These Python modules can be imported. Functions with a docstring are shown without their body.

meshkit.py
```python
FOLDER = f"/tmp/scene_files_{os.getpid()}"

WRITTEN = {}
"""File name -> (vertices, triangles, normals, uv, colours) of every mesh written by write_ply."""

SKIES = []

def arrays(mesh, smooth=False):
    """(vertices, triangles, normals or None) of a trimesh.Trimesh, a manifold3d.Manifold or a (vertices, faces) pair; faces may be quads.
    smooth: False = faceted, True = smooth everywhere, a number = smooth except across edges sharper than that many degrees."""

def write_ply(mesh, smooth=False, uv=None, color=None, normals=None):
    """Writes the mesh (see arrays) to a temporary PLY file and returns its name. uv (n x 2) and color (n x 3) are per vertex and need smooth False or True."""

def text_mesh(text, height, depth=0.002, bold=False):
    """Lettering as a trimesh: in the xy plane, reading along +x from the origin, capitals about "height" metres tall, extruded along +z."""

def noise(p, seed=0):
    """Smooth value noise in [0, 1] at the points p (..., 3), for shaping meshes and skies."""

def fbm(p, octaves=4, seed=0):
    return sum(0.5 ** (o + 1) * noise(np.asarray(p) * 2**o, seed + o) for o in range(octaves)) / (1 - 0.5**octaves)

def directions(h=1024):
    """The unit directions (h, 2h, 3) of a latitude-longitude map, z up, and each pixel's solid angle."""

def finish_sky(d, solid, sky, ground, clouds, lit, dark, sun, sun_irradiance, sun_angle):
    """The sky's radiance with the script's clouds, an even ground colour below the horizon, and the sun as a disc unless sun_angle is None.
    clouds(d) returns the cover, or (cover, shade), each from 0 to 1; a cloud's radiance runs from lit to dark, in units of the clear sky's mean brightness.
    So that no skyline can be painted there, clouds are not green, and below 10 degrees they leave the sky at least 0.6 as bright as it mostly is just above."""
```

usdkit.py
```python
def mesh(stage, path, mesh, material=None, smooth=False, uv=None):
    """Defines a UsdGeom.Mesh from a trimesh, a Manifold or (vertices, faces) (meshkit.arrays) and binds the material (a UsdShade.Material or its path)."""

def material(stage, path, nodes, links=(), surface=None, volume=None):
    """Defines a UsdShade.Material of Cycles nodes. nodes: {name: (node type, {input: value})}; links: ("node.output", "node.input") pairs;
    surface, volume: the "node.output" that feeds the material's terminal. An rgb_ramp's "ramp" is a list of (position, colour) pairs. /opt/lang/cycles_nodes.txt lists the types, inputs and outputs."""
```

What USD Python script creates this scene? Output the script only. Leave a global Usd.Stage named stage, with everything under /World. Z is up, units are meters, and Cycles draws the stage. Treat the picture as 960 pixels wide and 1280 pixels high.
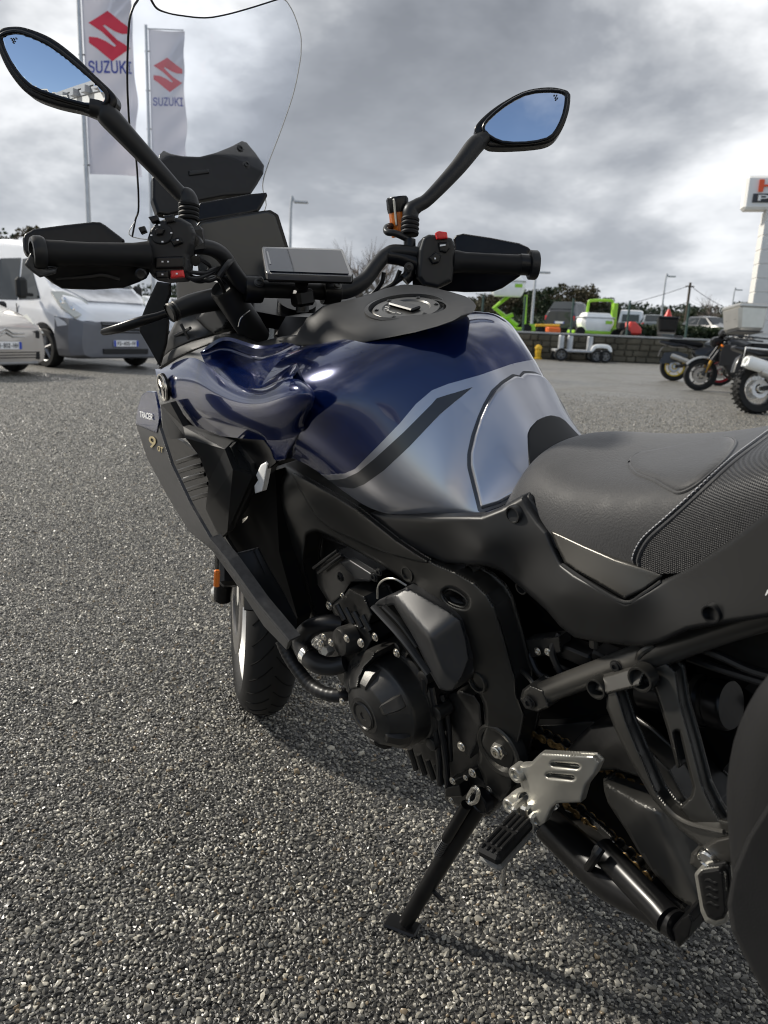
import math, random
import numpy as np, trimesh, shapely, usdkit, meshkit
from shapely.geometry import Polygon, Point, LineString
from scipy.spatial import Delaunay
from scipy.interpolate import RBFInterpolator, RectBivariateSpline, LinearNDInterpolator
from pxr import Usd, UsdGeom, UsdLux, UsdShade, Gf, Sdf, Vt

random.seed(7)
RNG = np.random.default_rng(7)
stage = Usd.Stage.CreateInMemory()
UsdGeom.SetStageUpAxis(stage, 'Z'); UsdGeom.SetStageMetersPerUnit(stage, 1.0)
UsdGeom.Xform.Define(stage, '/World')
LOOKS = '/World/Looks'
UsdGeom.Scope.Define(stage, LOOKS)

# ------------------------------------------------------------------ camera, sky, sun
CAM_H, PITCH, ROLL = .970, math.radians(13.6), math.radians(2.4)
EXPOSURE = 0.70
SUN_EL, SUN_XY = math.radians(36), np.array([-.86, .32])
SUN_I, SUN_ANGLE = .85, 5.0
SKY_STRENGTH = .104
SHOW_YAW, SHOW_AT, SHOW_SIGN = 41.0, (.9, -21.3, 0), 0.0        # the dealer's building behind the photographer
F = 961.0                                   # focal length in pixels of the 960 x 1280 photograph
_fw = np.array([0, math.cos(PITCH), -math.sin(PITCH)]); _r0 = np.array([1., 0, 0]); _u0 = np.cross(_r0, _fw)
_rt = _r0*math.cos(ROLL) + _u0*math.sin(ROLL); _up = -_r0*math.sin(ROLL) + _u0*math.cos(ROLL)
CAM = np.array([0, 0, CAM_H])
cam = UsdGeom.Camera.Define(stage, '/World/camera')
mtx = np.eye(4); mtx[0, :3], mtx[1, :3], mtx[2, :3], mtx[3, :3] = _rt, _up, -_fw, CAM
cam.AddTransformOp().Set(Gf.Matrix4d(mtx.tolist()))
cam.CreateFocalLengthAttr(24.0); cam.CreateHorizontalApertureAttr(24.0*960/F)
cam.CreateFStopAttr(8.0); cam.CreateFocusDistanceAttr(1.12); cam.CreateExposureAttr(EXPOSURE)
cam.CreateClippingRangeAttr(Gf.Vec2f(.02, 5000))

sund = np.array([*(SUN_XY/np.linalg.norm(SUN_XY)*math.cos(SUN_EL)), math.sin(SUN_EL)])
sun = UsdLux.DistantLight.Define(stage, '/World/sun')
sun.CreateIntensityAttr(SUN_I); sun.CreateAngleAttr(SUN_ANGLE); sun.CreateNormalizeAttr(True); sun.CreateColorAttr(Gf.Vec3f(1, .94, .84))
z = sund; x = np.cross([0, 0, 1.], z); x /= np.linalg.norm(x); y = np.cross(z, x)
mt = np.eye(4); mt[0, :3], mt[1, :3], mt[2, :3] = x, y, z
sun.AddTransformOp().Set(Gf.Matrix4d(mt.tolist()))

skym = usdkit.material(stage, LOOKS+'/sky_look', {
    'tc': ('texture_coordinate', {}),
    'sky': ('sky_texture', {'sky_type': 'single_scattering', 'sun_disc': False, 'sun_elevation': SUN_EL, 'sun_rotation': math.atan2(sund[0], sund[1]), 'aerosol_density': 1.0}),
    'sx': ('separate_xyz', {}),
    'zc': ('math', {'math_type': 'maximum', 'value2': 0.0}),
    'za': ('math', {'math_type': 'add', 'value2': .36}),
    'dx': ('math', {'math_type': 'divide'}), 'dy': ('math', {'math_type': 'divide'}),
    'co': ('combine_xyz', {'z': .40}),
    'n1': ('noise_texture', {'scale': 1.75, 'detail': 9.0, 'roughness': .53, 'distortion': .12}),
    'off': ('vector_math', {'math_type': 'add', 'vector2': (7.3, 2.1, 4.4)}),
    'n2': ('noise_texture', {'scale': .8, 'detail': 7.0, 'roughness': .55, 'distortion': .3}),
    # cloud shade (dark bellies to bright tops)
    'sh': ('rgb_ramp', {'ramp': [(0, (1.0, 1.08, 1.25)), (.36, (1.5, 1.62, 1.85)), (.45, (2.1, 2.24, 2.5)), (.53, (3.7, 3.84, 4.05)), (.60, (6.0, 6.1, 6.25)), (.70, (8.2, 8.25, 8.3)), (1, (9.5, 9.5, 9.5))]}),
    # cover: thick ahead of the camera, broken and blue behind it
    'yb': ('math', {'math_type': 'multiply_add', 'value2': .55, 'value3': .49}),
    'cv0': ('math', {'math_type': 'add'}),
    'cv': ('rgb_ramp', {'ramp': [(0, (0, 0, 0)), (.46, (.04, .04, .04)), (.60, (.35, .35, .35)), (.80, (1, 1, 1)), (1, (1, 1, 1))]}),
    'hz': ('rgb_ramp', {'ramp': [(0, (1, 1, 1)), (.12, (.8, .8, .8)), (.35, (0, 0, 0)), (1, (0, 0, 0))]}),
    'shb': ('mix', {'color2': (3.6, 3.85, 4.2)}),
    'hf': ('math', {'math_type': 'multiply', 'value2': .45}),
    'mx': ('mix', {}),
    'bg': ('background_shader', {'strength': SKY_STRENGTH}),
}, [('tc.generated', 'sx.vector'), ('sx.z', 'zc.value1'), ('zc.value', 'za.value1'), ('sx.x', 'dx.value1'), ('za.value', 'dx.value2'),
    ('sx.y', 'dy.value1'), ('za.value', 'dy.value2'), ('dx.value', 'co.x'), ('dy.value', 'co.y'),
    ('co.vector', 'n1.vector'), ('co.vector', 'off.vector1'), ('off.vector', 'n2.vector'), ('n1.fac', 'sh.fac'),
    ('sx.y', 'yb.value1'), ('yb.value', 'cv0.value1'), ('n2.fac', 'cv0.value2'), ('cv0.value', 'cv.fac'),
    ('zc.value', 'hz.fac'), ('hz.color', 'hf.value1'), ('hf.value', 'shb.fac'), ('sh.color', 'shb.color1'),
    ('sky.color', 'mx.color1'), ('shb.color', 'mx.color2'), ('cv.color', 'mx.fac'), ('mx.color', 'bg.color')], surface='bg.background')
dome = UsdLux.DomeLight.Define(stage, '/World/sky')
UsdShade.MaterialBindingAPI.Apply(dome.GetPrim()).Bind(skym)
dome.GetPrim().SetCustomDataByKey('kind', 'structure')

# ------------------------------------------------------------------ helpers: points
def rotm(ax, a):
    c, s = math.cos(a), math.sin(a)
    return np.array({'x': [[1, 0, 0], [0, c, -s], [0, s, c]], 'y': [[c, 0, s], [0, 1, 0], [-s, 0, c]], 'z': [[c, -s, 0], [s, c, 0], [0, 0, 1]]}[ax])
BM = rotm('z', math.radians(130.3)) @ rotm('x', -math.radians(10.6)); BT = np.array([.710, .665, 0])   # the leaning bike's frame: x ahead of the rear axle, y left, z up
CB = BM.T @ (CAM - BT)
def ray(p):
    p = np.atleast_2d(np.asarray(p, float))
    return _fw + np.outer((p[:, 0]-480)/F, _rt) + np.outer((640-p[:, 1])/F, _up)
def B(px, py, y=0.):
    """where the sight line of a photo point meets the bike's own lateral plane y"""
    d = ray(np.column_stack([np.ravel(px), np.ravel(py)])) @ BM
    t = (np.asarray(y, float)-CB[1])/d[:, 1]
    r = CB + d*t[:, None]
    return r if np.ndim(px) else r[0]
def D(px, py, dep): return BM.T @ (CAM + ray((px, py))[0]*dep - BT)
def PX(b):
    b = np.atleast_2d(np.asarray(b, float)); p = b @ BM.T + BT - CAM; zz = p @ _fw
    return np.column_stack([480+F*(p @ _rt)/zz, 640-F*(p @ _up)/zz])
def G(px, py, z=0.):
    d = ray((px, py))[0]; return CAM + d*((z-CAM_H)/d[2])
def W(px, py, Y):
    d = ray((px, py))[0]; return CAM + d*(Y/d[1])
def unit(v):
    v = np.asarray(v, float); return v/np.linalg.norm(v)

# ------------------------------------------------------------------ helpers: prims
USED = {}
def path_for(name, parent):
    base = f'{parent}/{name}'; n = USED.get(base, 0); USED[base] = n+1
    return base if n == 0 else f'{base}_{n:03d}'
def ppath(parent): return '/World' if parent is None else (parent if isinstance(parent, str) else str(parent.GetPath()))
def tag(prim, label=None, cat=None, group=None, kind=None):
    for k, v in (('label', label), ('category', cat), ('group', group), ('kind', kind)):
        if v: prim.SetCustomDataByKey(k, v)
    return prim
def thing(name, label, cat, group=None, m=None):
    x = UsdGeom.Xform.Define(stage, path_for(name, '/World'))
    if m is not None: x.AddTransformOp().Set(Gf.Matrix4d(np.asarray(m, float).T.tolist()))
    return tag(x.GetPrim(), label, cat, group)
def mat4(R=np.eye(3), t=(0, 0, 0)):
    m = np.eye(4); m[:3, :3] = R; m[:3, 3] = t; return m
def obj(name, mesh, mat, parent=None, smooth=35, label=None, kind=None):
    if isinstance(mesh, list): mesh = trimesh.util.concatenate(mesh)
    p = usdkit.mesh(stage, path_for(name, ppath(parent)), mesh, M[mat], smooth=smooth).GetPrim()
    return tag(p, label, None, None, kind)
def copy_of(src, m, label, group=None):
    x = UsdGeom.Xform.Define(stage, path_for(src.GetName().rstrip('0123456789_'), '/World'))
    x.AddTransformOp().Set(Gf.Matrix4d(np.asarray(m, float).T.tolist()))
    p = x.GetPrim(); p.GetReferences().AddInternalReference(src.GetPath()); p.SetInstanceable(True)
    return tag(p, label, src.GetCustomDataByKey('category'), group or src.GetCustomDataByKey('group'))

# ------------------------------------------------------------------ helpers: meshes
def catmull(P, n=8, closed=False):
    P = np.asarray(P, float)
    if len(P) < 3: return P
    Q = np.vstack([P[-1], P, P[0], P[1]]) if closed else np.vstack([2*P[0]-P[1], P, 2*P[-1]-P[-2]])
    out = []
    for i in range(1, len(Q)-2):
        a, b, c, d = Q[i-1:i+3]
        for t in np.linspace(0, 1, n, endpoint=False):
            out.append(.5*((2*b)+(c-a)*t+(2*a-5*b+4*c-d)*t*t+(3*b-a-3*c+d)*t**3))
    if not closed: out.append(Q[-2])
    return np.array(out)
def tube(P, r, n=14, sm=6, cap=True, flat=1.0, up=None):
    """a round bar along P; r one radius or one per point; flat squeezes it along the side direction"""
    P = np.asarray(P, float); r = np.broadcast_to(np.asarray(r, float), (len(P),)).astype(float)
    if sm > 1 and len(P) > 2:
        q = catmull(np.column_stack([P, r]), sm); P, r = q[:, :3], q[:, 3]
    T = np.gradient(P, axis=0); T /= np.linalg.norm(T, axis=1)[:, None]
    u = np.asarray(up, float) if up is not None else np.array([0, 0, 1.]) if abs(T[0][2]) < .9 else np.array([1., 0, 0])
    rings = []; a = np.linspace(0, 2*np.pi, n, endpoint=False)
    for i in range(len(P)):
        u = u - T[i]*(u @ T[i]); u = u/np.linalg.norm(u); w = np.cross(T[i], u)
        rings.append(P[i] + r[i]*(np.outer(np.cos(a), u) + flat*np.outer(np.sin(a), w)))
    v = np.vstack(rings); f = []
    k = np.arange(n); k2 = (k+1) % n
    for i in range(len(P)-1):
        o = i*n
        f.append(np.column_stack([o+k, o+k2, o+n+k2])); f.append(np.column_stack([o+k, o+n+k2, o+n+k]))
    f = np.vstack(f)
    if cap:
        c0, c1 = len(v), len(v)+1; v = np.vstack([v, P[0], P[-1]]); o = (len(P)-1)*n
        f = np.vstack([f, np.column_stack([np.full(n, c0), k2, k]), np.column_stack([np.full(n, c1), o+k, o+k2])])
    m = trimesh.Trimesh(v, f, process=False); 
    return m
def frame_of(axis, hint=(0, 0, 1.)):
    z = unit(axis); h = np.asarray(hint, float)
    if abs(z @ unit(h)) > .95: h = np.array([1., 0, 0]) if abs(z[0]) < .9 else np.array([0, 1., 0])
    x = unit(np.cross(h, z)); return np.column_stack([x, np.cross(z, x), z])
def lathe(c, axis, prof, n=28, hint=(0, 0, 1.), sy=1.0):
    """profile [(radius, height along axis), ...] turned about axis at c"""
    prof = np.asarray(prof, float); R = frame_of(axis, hint); a = np.linspace(0, 2*np.pi, n, endpoint=False)
    v = np.vstack([np.column_stack([r*np.cos(a), sy*r*np.sin(a), np.full(n, h)]) for r, h in prof]) @ R.T + np.asarray(c, float)
    k = np.arange(n); k2 = (k+1) % n; f = []
    for i in range(len(prof)-1):
        o = i*n; f.append(np.column_stack([o+k, o+k2, o+n+k2])); f.append(np.column_stack([o+k, o+n+k2, o+n+k]))
    m = trimesh.Trimesh(v, np.vstack(f), process=False); m.merge_vertices(); m.update_faces(m.nondegenerate_faces()); return m
def bolt_mesh(c, axis, r, head=.6, sock=True):
    h = r*head
    pr = [(0, 0), (r*1.35, 0), (r*1.35, h*.25), (r, h*.3), (r, h*.9), (r*.9, h)]
    pr += [(r*.55, h), (r*.5, h*.45), (0, h*.45)] if sock else [(r*.6, h*1.15), (0, h*1.2)]
    return lathe(c, axis, pr, 18)
def rbox(size, bev=.004, c=(0, 0, 0), R=np.eye(3), taper=None):
    """box with chamfered edges"""
    s = np.asarray(size, float)/2; b = min(bev, s.min()*.9); pts = []
    for sx in (-1, 1):
        for sy in (-1, 1):
            for sz in (-1, 1):
                for k in range(3):
                    q = s-b; q[k] = s[k]; pts.append(q*[sx, sy, sz])
    pts = np.array(pts)
    if taper is not None: pts[:, :2] *= np.where(pts[:, 2] > 0, taper, 1.)[:, None]
    return trimesh.convex.convex_hull(pts @ np.asarray(R).T + np.asarray(c, float))
def tri2d(poly, g, er=0, bg=None):
    """fills a shapely polygon with triangles: dense border, rings near it, a grid inside"""
    bg = bg or g; pts = []
    def border(p, step):
        for ring in [p.exterior, *p.interiors]:
            n = max(int(ring.length/step), 8); c = np.array(ring.coords)[:-1]
            pts.append(c); pts.append(np.array([ring.interpolate(i/n, normalized=True).coords[0] for i in range(n)]))
    border(poly, bg)
    if er:
        for k in (.12, .4, .75, 1.0):
            q = poly.buffer(-er*k)
            for h in getattr(q, 'geoms', [q]):
                if not h.is_empty: border(h, bg)
    inner = poly.buffer(-max(er, .45*bg)*1.15)
    x0, y0, x1, y1 = poly.bounds
    gx, gy = np.meshgrid(np.arange(x0, x1+g, g), np.arange(y0, y1+g, g)); gx = gx + (np.arange(len(gy)) % 2)[:, None]*g/2
    q = np.column_stack([gx.ravel(), gy.ravel()]); q = q[shapely.contains_xy(inner, q[:, 0], q[:, 1])]
    P = np.vstack([*pts, q]); P = P[np.unique(np.round(P, 3), axis=0, return_index=True)[1]]
    f = Delaunay(P).simplices; c = P[f].mean(1); f = f[shapely.contains_xy(poly.buffer(.01*g), c[:, 0], c[:, 1])]
    a = P[f]; area = np.cross(a[:, 1]-a[:, 0], a[:, 2]-a[:, 0]); f = f[np.abs(area) > 1e-6*g*g]; area = area[np.abs(area) > 1e-6*g*g]
    f[area < 0] = f[area < 0][:, ::-1]
    return P, f
def poly_of(outline, rnd=0, holes=(), curve=False):
    o = catmull(outline, 6, True) if curve else np.asarray(outline, float)
    p = Polygon(o, [np.asarray(h, float) for h in holes])
    if not p.is_valid: p = p.buffer(0)
    if p.geom_type != 'Polygon': p = max(p.geoms, key=lambda g: g.area)
    if rnd:
        q = p.buffer(-rnd).buffer(rnd*2, quad_segs=6).buffer(-rnd, quad_segs=6)
        if q.geom_type == 'Polygon' and not q.is_empty: p = q
    return p
def yfield(ctrl):
    """lateral position over the photo plane, from (px, py, y) control points"""
    if callable(ctrl): return ctrl
    if np.ndim(ctrl) == 0: return lambda P: np.full(len(P), float(ctrl))
    c = np.asarray(ctrl, float)
    if len(c) == 3 or len(c) == 2:
        if len(c) == 2:
            d = c[1, :2]-c[0, :2]; c = np.vstack([c, [c[0, 0]-d[1], c[0, 1]+d[0], c[0, 2]]])
        k = np.linalg.solve(np.column_stack([c[:, :2], np.ones(3)]), c[:, 2]); return lambda P: P @ k[:2] + k[2]
    r = RBFInterpolator(c[:, :2], c[:, 2], kernel='thin_plate_spline', smoothing=0); return lambda P: r(P)
def plane_min(*tris, soft=.0015):
    """convex faceted relief: the softened minimum of planes, each through three (px, py, y)"""
    fs = [yfield(t) for t in tris]
    def g(P):
        s = np.stack([f(P) for f in fs]); m = s.min(0); return m - soft*np.log(np.exp(-(s-m)/soft).sum(0))
    return g
def close(P3, f, off):
    """adds a back face shifted by off and the walls between"""
    n = len(P3); e = np.sort(np.vstack([f[:, [0, 1]], f[:, [1, 2]], f[:, [2, 0]]]), axis=1)
    d = np.vstack([f[:, [0, 1]], f[:, [1, 2]], f[:, [2, 0]]])
    u, inv, cnt = np.unique(e, axis=0, return_inverse=True, return_counts=True); b = d[cnt[inv.ravel()] == 1]
    walls = np.vstack([np.column_stack([b[:, 1], b[:, 0], b[:, 0]+n]), np.column_stack([b[:, 1], b[:, 0]+n, b[:, 1]+n])])
    m = trimesh.Trimesh(np.vstack([P3, P3+off]), np.vstack([f, f[:, ::-1]+n, walls]), process=False)
    return m
def shell_mesh(outline, yc=0., t=.004, er=3., ed=.002, g=7., rnd=0, holes=(), curve=False, plane=None):
    """a moulded panel: outline in photo points, its own lateral depth yc (or a plane (point, normal)), thickness t, edges rolled over er points / ed metres"""
    p = poly_of(outline, rnd, holes, curve)
    P, f = tri2d(p, g, er, min(g, 3.5))
    if plane is None:
        y = yfield(yc)(P); nrm = np.array([0, 1., 0])
    if er:
        d = shapely.distance(shapely.points(P), p.boundary); tt = np.clip(d/er, 0, 1); drop = ed*(1-np.sqrt(np.maximum(0, 1-(1-tt)**2)))
    else: drop = np.zeros(len(P))
    if plane is None:
        V = B(P[:, 0], P[:, 1], y - drop)
    else:
        p0, nrm = np.asarray(plane[0], float), unit(plane[1]); dd = ray(P) @ BM
        tq = ((p0-CB) @ nrm)/(dd @ nrm); V = CB + dd*tq[:, None] - drop[:, None]*nrm
    toward = CB - V.mean(0); 
    m = close(V, f, -nrm*t if (nrm @ toward) > 0 else nrm*t)
    if m.volume < 0: m.invert()
    return m
def shell(name, mat, outline, yc=0., parent=None, smooth=32, label=None, **k):
    return obj(name, shell_mesh(outline, yc, **k), mat, parent if parent is not None else bike, smooth, label)
class Surf:
    """a smooth surface through a net of control points [row][column], mirrored across the bike's centre plane"""
    def __init__(s, net, mirror=True, vs=None):
        net = np.asarray(net, float)                                  # rows v (0 = centre) x columns u
        s.rows, s.cols = net.shape[:2]
        if mirror: net = np.concatenate([net[:0:-1]*[1, -1, 1], net])
        s.v0 = -(s.rows-1) if mirror else 0
        v = np.arange(len(net))+s.v0; u = np.arange(s.cols); s.vmax = s.rows-1
        if vs is not None: v = np.r_[-np.array(vs)[:0:-1], vs] if mirror else np.array(vs, float); s.v0, s.vmax = v[0], v[-1]
        s.sp = [RectBivariateSpline(v, u, net[..., k], kx=3, ky=3, s=0) for k in range(3)]
        s.fit()
    def at(s, u, v): return np.stack([q(v, u, grid=False) for q in s.sp], -1)
    def nrm(s, u, v):
        du = np.stack([q(v, u, dy=1, grid=False) for q in s.sp], -1); dv = np.stack([q(v, u, dx=1, grid=False) for q in s.sp], -1)
        n = np.cross(du, dv); return n/np.maximum(np.linalg.norm(n, axis=-1, keepdims=True), 1e-9)
    def fit(s):
        u, v = np.meshgrid(np.linspace(0, s.cols-1, 160), np.linspace(max(s.v0, -1.2), s.vmax, 200)); u, v = u.ravel(), v.ravel()
        p, n = s.at(u, v), s.nrm(u, v)
        if (n[:, 1]*np.sign(p[:, 1])).sum() < 0: s.sg = -1
        else: s.sg = 1
        front = ((CB-p)*n*s.sg).sum(1) > 0
        s.inv = LinearNDInterpolator(PX(p[front]), np.column_stack([u, v])[front])
        from scipy.spatial import cKDTree
        s.tree = cKDTree(PX(p[front])); s.uvf = np.column_stack([u, v])[front]
    def uv(s, P):
        P = np.asarray(P, float); r = s.inv(P); bad = np.isnan(r[:, 0]); r[bad] = s.uvf[s.tree.query(P[bad])[1]]; return r
    def grid(s, nu=60, nv=80, off=0.):
        u, v = np.meshgrid(np.linspace(0, s.cols-1, nu), np.linspace(s.v0, s.vmax, nv)); u, v = u.ravel(), v.ravel()
        P = s.at(u, v) + s.nrm(u, v)*s.sg*off
        i = np.arange(nu*nv).reshape(nv, nu); q = np.stack([i[:-1, :-1], i[:-1, 1:], i[1:, 1:], i[1:, :-1]], -1).reshape(-1, 4)
        f = np.vstack([q[:, [0, 1, 2]], q[:, [0, 2, 3]]]); m = trimesh.Trimesh(P, f if s.sg > 0 else f[:, ::-1], process=False)
        return m
    def patch(s, outline, off=.0006, t=.0012, er=0., ed=0., g=.09, rnd=0, mirror=False, curve=False, holes=()):
        """a sheet lying on the surface; outline of photo points, or ('uv', u, v)"""
        q = []
        ol = list(outline)
        for o, nx in zip(ol, ol[1:]+ol[:1]):
            if o[0] == 'uv': q.append(np.array(o[1:], float)); continue
            k = max(1, int(math.hypot(nx[0]-o[0], nx[1]-o[1])/5)) if nx[0] != 'uv' else 1
            q += list(s.uv([(o[0]+(nx[0]-o[0])*i/k, o[1]+(nx[1]-o[1])*i/k) if k > 1 else o for i in range(k)]))
        hs = [s.uv(h) for h in holes]
        p = poly_of(q, rnd, hs, curve); P, f = tri2d(p, g, er, g*.5)
        d = shapely.distance(shapely.points(P), p.boundary) if er else 0
        drop = ed*(1-np.sqrt(np.maximum(0, 1-(1-np.clip(d/er, 0, 1))**2))) if er else np.zeros(len(P))
        n = s.nrm(P[:, 0], P[:, 1])*s.sg; V = s.at(P[:, 0], P[:, 1])
        m = close(V + n*(off-drop)[:, None], f, 0)
        m.vertices[len(V):] = V + n*(off-ed-t)
        if m.volume < 0: m.invert()
        if mirror:
            c = m.copy(); c.vertices = c.vertices*[1, -1, 1]; c.invert(); m = trimesh.util.concatenate([m, c])
        return m

# ------------------------------------------------------------------ materials
M = {}
def pb(name, base, rough=.5, metal=0., coat=0., coat_rough=.03, bump=None, vary=None, spec=.5, **kw):
    """principled material; bump = (scale, strength, distance), vary = (scale, amount) mottles the colour, both in the thing's own coordinates"""
    n = {'p': ('principled_bsdf', {'base_color': base, 'roughness': rough, 'metallic': metal, 'coat_weight': coat, 'coat_roughness': coat_rough, 'specular_ior_level': spec, **kw}),
         'tc': ('texture_coordinate', {})}
    l = []
    if vary:
        n['vn'] = ('noise_texture', {'scale': vary[0], 'detail': 5.0, 'roughness': .6}); l.append(('tc.object', 'vn.vector'))
        n['vr'] = ('rgb_ramp', {'ramp': [(.3, tuple(c*(1-vary[1]) for c in base)), (.7, tuple(min(1, c*(1+vary[1])) for c in base))]})
        l += [('vn.fac', 'vr.fac'), ('vr.color', 'p.base_color')]
        n['rr'] = ('map_range', {'from_min': .3, 'from_max': .7, 'to_min': max(.02, rough*(1-vary[1]*.5)), 'to_max': min(1, rough*(1+vary[1]*.5))})
        l += [('vn.fac', 'rr.value'), ('rr.result', 'p.roughness')]
    if bump:
        n['bn'] = ('noise_texture', {'scale': bump[0], 'detail': 2.0, 'roughness': .5}); n['bu'] = ('bump', {'strength': bump[1], 'distance': bump[2]})
        l += [('tc.object', 'bn.vector'), ('bn.fac', 'bu.height'), ('bu.normal', 'p.normal')]
    M[name] = usdkit.material(stage, f'{LOOKS}/{name}', n, l, surface='p.BSDF')
pb('blue_paint', (.0018, .0085, .056), .17, .42, 1., .012)
pb('silver_paint', (.40, .40, .425), .25, .85, .7, .05, bump=(2500, .02, .001))
pb('grey_stripe', (.028, .029, .032), .3, .3, .5, .1)
pb('matte_plastic', (.0100, .0102, .0105), .43, spec=0.30, bump=(1400, .10, .0004), vary=(14, .18))
pb('grey_plastic', (.0125, .013, .0138), .55, spec=0.28, bump=(1600, .12, .0004), vary=(10, .12))
pb('swing_grey', (.075, .0735, .069), .40, .5, bump=(1500, .1, .0003), vary=(14, .2))
pb('cast_grey', (.15, .148, .14), .6, .2, bump=(900, .2, .0004))
pb('blade_grey', (.060, .060, .061), .48, .3, bump=(900, .3, .0004), vary=(120, .25))
pb('panel_grey', (.030, .0305, .0315), .42, .25, bump=(1500, .08, .0003), vary=(9, .15))
pb('smooth_black', (.004, .004, .0043), .30, spec=0.28, vary=(20, .25))
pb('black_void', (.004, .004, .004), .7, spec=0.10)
pb('frame_paint', (.036, .0352, .0325), .37, .65, bump=(1800, .08, .0003), vary=(12, .15))
pb('trim_satin', (.075, .072, .066), .34, .7, bump=(1800, .08, .0003))
pb('engine_black', (.032, .0312, .0295), .36, .55, bump=(700, .35, .0006), vary=(25, .25))
pb('rubber', (.006, .006, .0062), .55, spec=0.22, bump=(700, .12, .0006), vary=(30, .2))
pb('tyre_rubber', (.009, .009, .009), .62, spec=0.25, bump=(300, .15, .0008), vary=(18, .3))
pb('hose_rubber', (.009, .009, .0095), .40, spec=0.35, vary=(30, .2))
pb('seat_cover', (.0155, .0157, .0172), .60, spec=0.30, bump=(420, .45, .0010), vary=(38, .22), sheen_weight=.25)
pb('thread', (.45, .45, .46), .8)
pb('bare_alloy', (.46, .45, .41), .42, .9, bump=(1500, .06, .0002), vary=(16, .1))
pb('worn_alloy', (.085, .083, .078), .40, .8, bump=(900, .1, .0003), vary=(9, .25))
pb('chrome', (.78, .77, .74), .14, 1.)
pb('zinc_bolt', (.62, .6, .55), .28, 1.)
pb('black_bolt', (.03, .03, .03), .35, .6)
pb('gold_chain', (.17, .11, .045), .5, .9, vary=(90, .5))
pb('chain_steel', (.03, .028, .025), .4, .8, vary=(90, .4))
pb('rim_white', (.62, .61, .58), .35, .2)
pb('white_plastic', (.75, .75, .74), .5)
pb('red_plastic', (.55, .02, .02), .35)
pb('amber_plastic', (.8, .2, .02), .25, spec=.6)
pb('brake_fluid', (.65, .17, .02), .15, transmission_weight=.3)
pb('screen_glass', (.018, .020, .021), .22, coat=.0, spec=.45)
pb('phone_glass', (.006, .008, .013), .05, spec=.28)
pb('phone_edge', (.2, .2, .2), .3, .9)
pb('mirror_glass', (.80, .84, .90), .015, 1.)
pb('white_print', (.7, .7, .7), .5)
pb('gold_print', (.55, .46, .26), .4, .5)
pb('dim_print', (.06, .06, .06), .45)
pb('brake_disc', (.5, .48, .46), .3, .95)
pb('case_black', (.013, .013, .0135), .52, spec=0.28, bump=(700, .25, .0007), vary=(7, .2))
M['screen_clear'] = usdkit.material(stage, LOOKS+'/screen_clear', {'t': ('transparent_bsdf', {'color': (.91, .925, .95)}), 'g': ('glossy_bsdf', {'roughness': .03, 'color': (1, 1, 1)}),
    'df': ('translucent_bsdf', {'color': (.9, .92, .95)}), 'm2': ('mix_closure', {'fac': .015}), 'fr': ('layer_weight', {'blend': .5}), 'pw': ('math', {'math_type': 'power', 'value2': 5.0}), 'ma': ('math', {'math_type': 'multiply_add', 'value2': .45, 'value3': .018}), 'm': ('mix_closure', {})}, [('fr.facing', 'pw.value1'), ('pw.value', 'ma.value1'), ('ma.value', 'm.fac'), ('t.BSDF', 'm.closure1'), ('g.BSDF', 'm.closure2'), ('m.closure', 'm2.closure1'), ('df.BSDF', 'm2.closure2')], surface='m2.closure')
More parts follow.
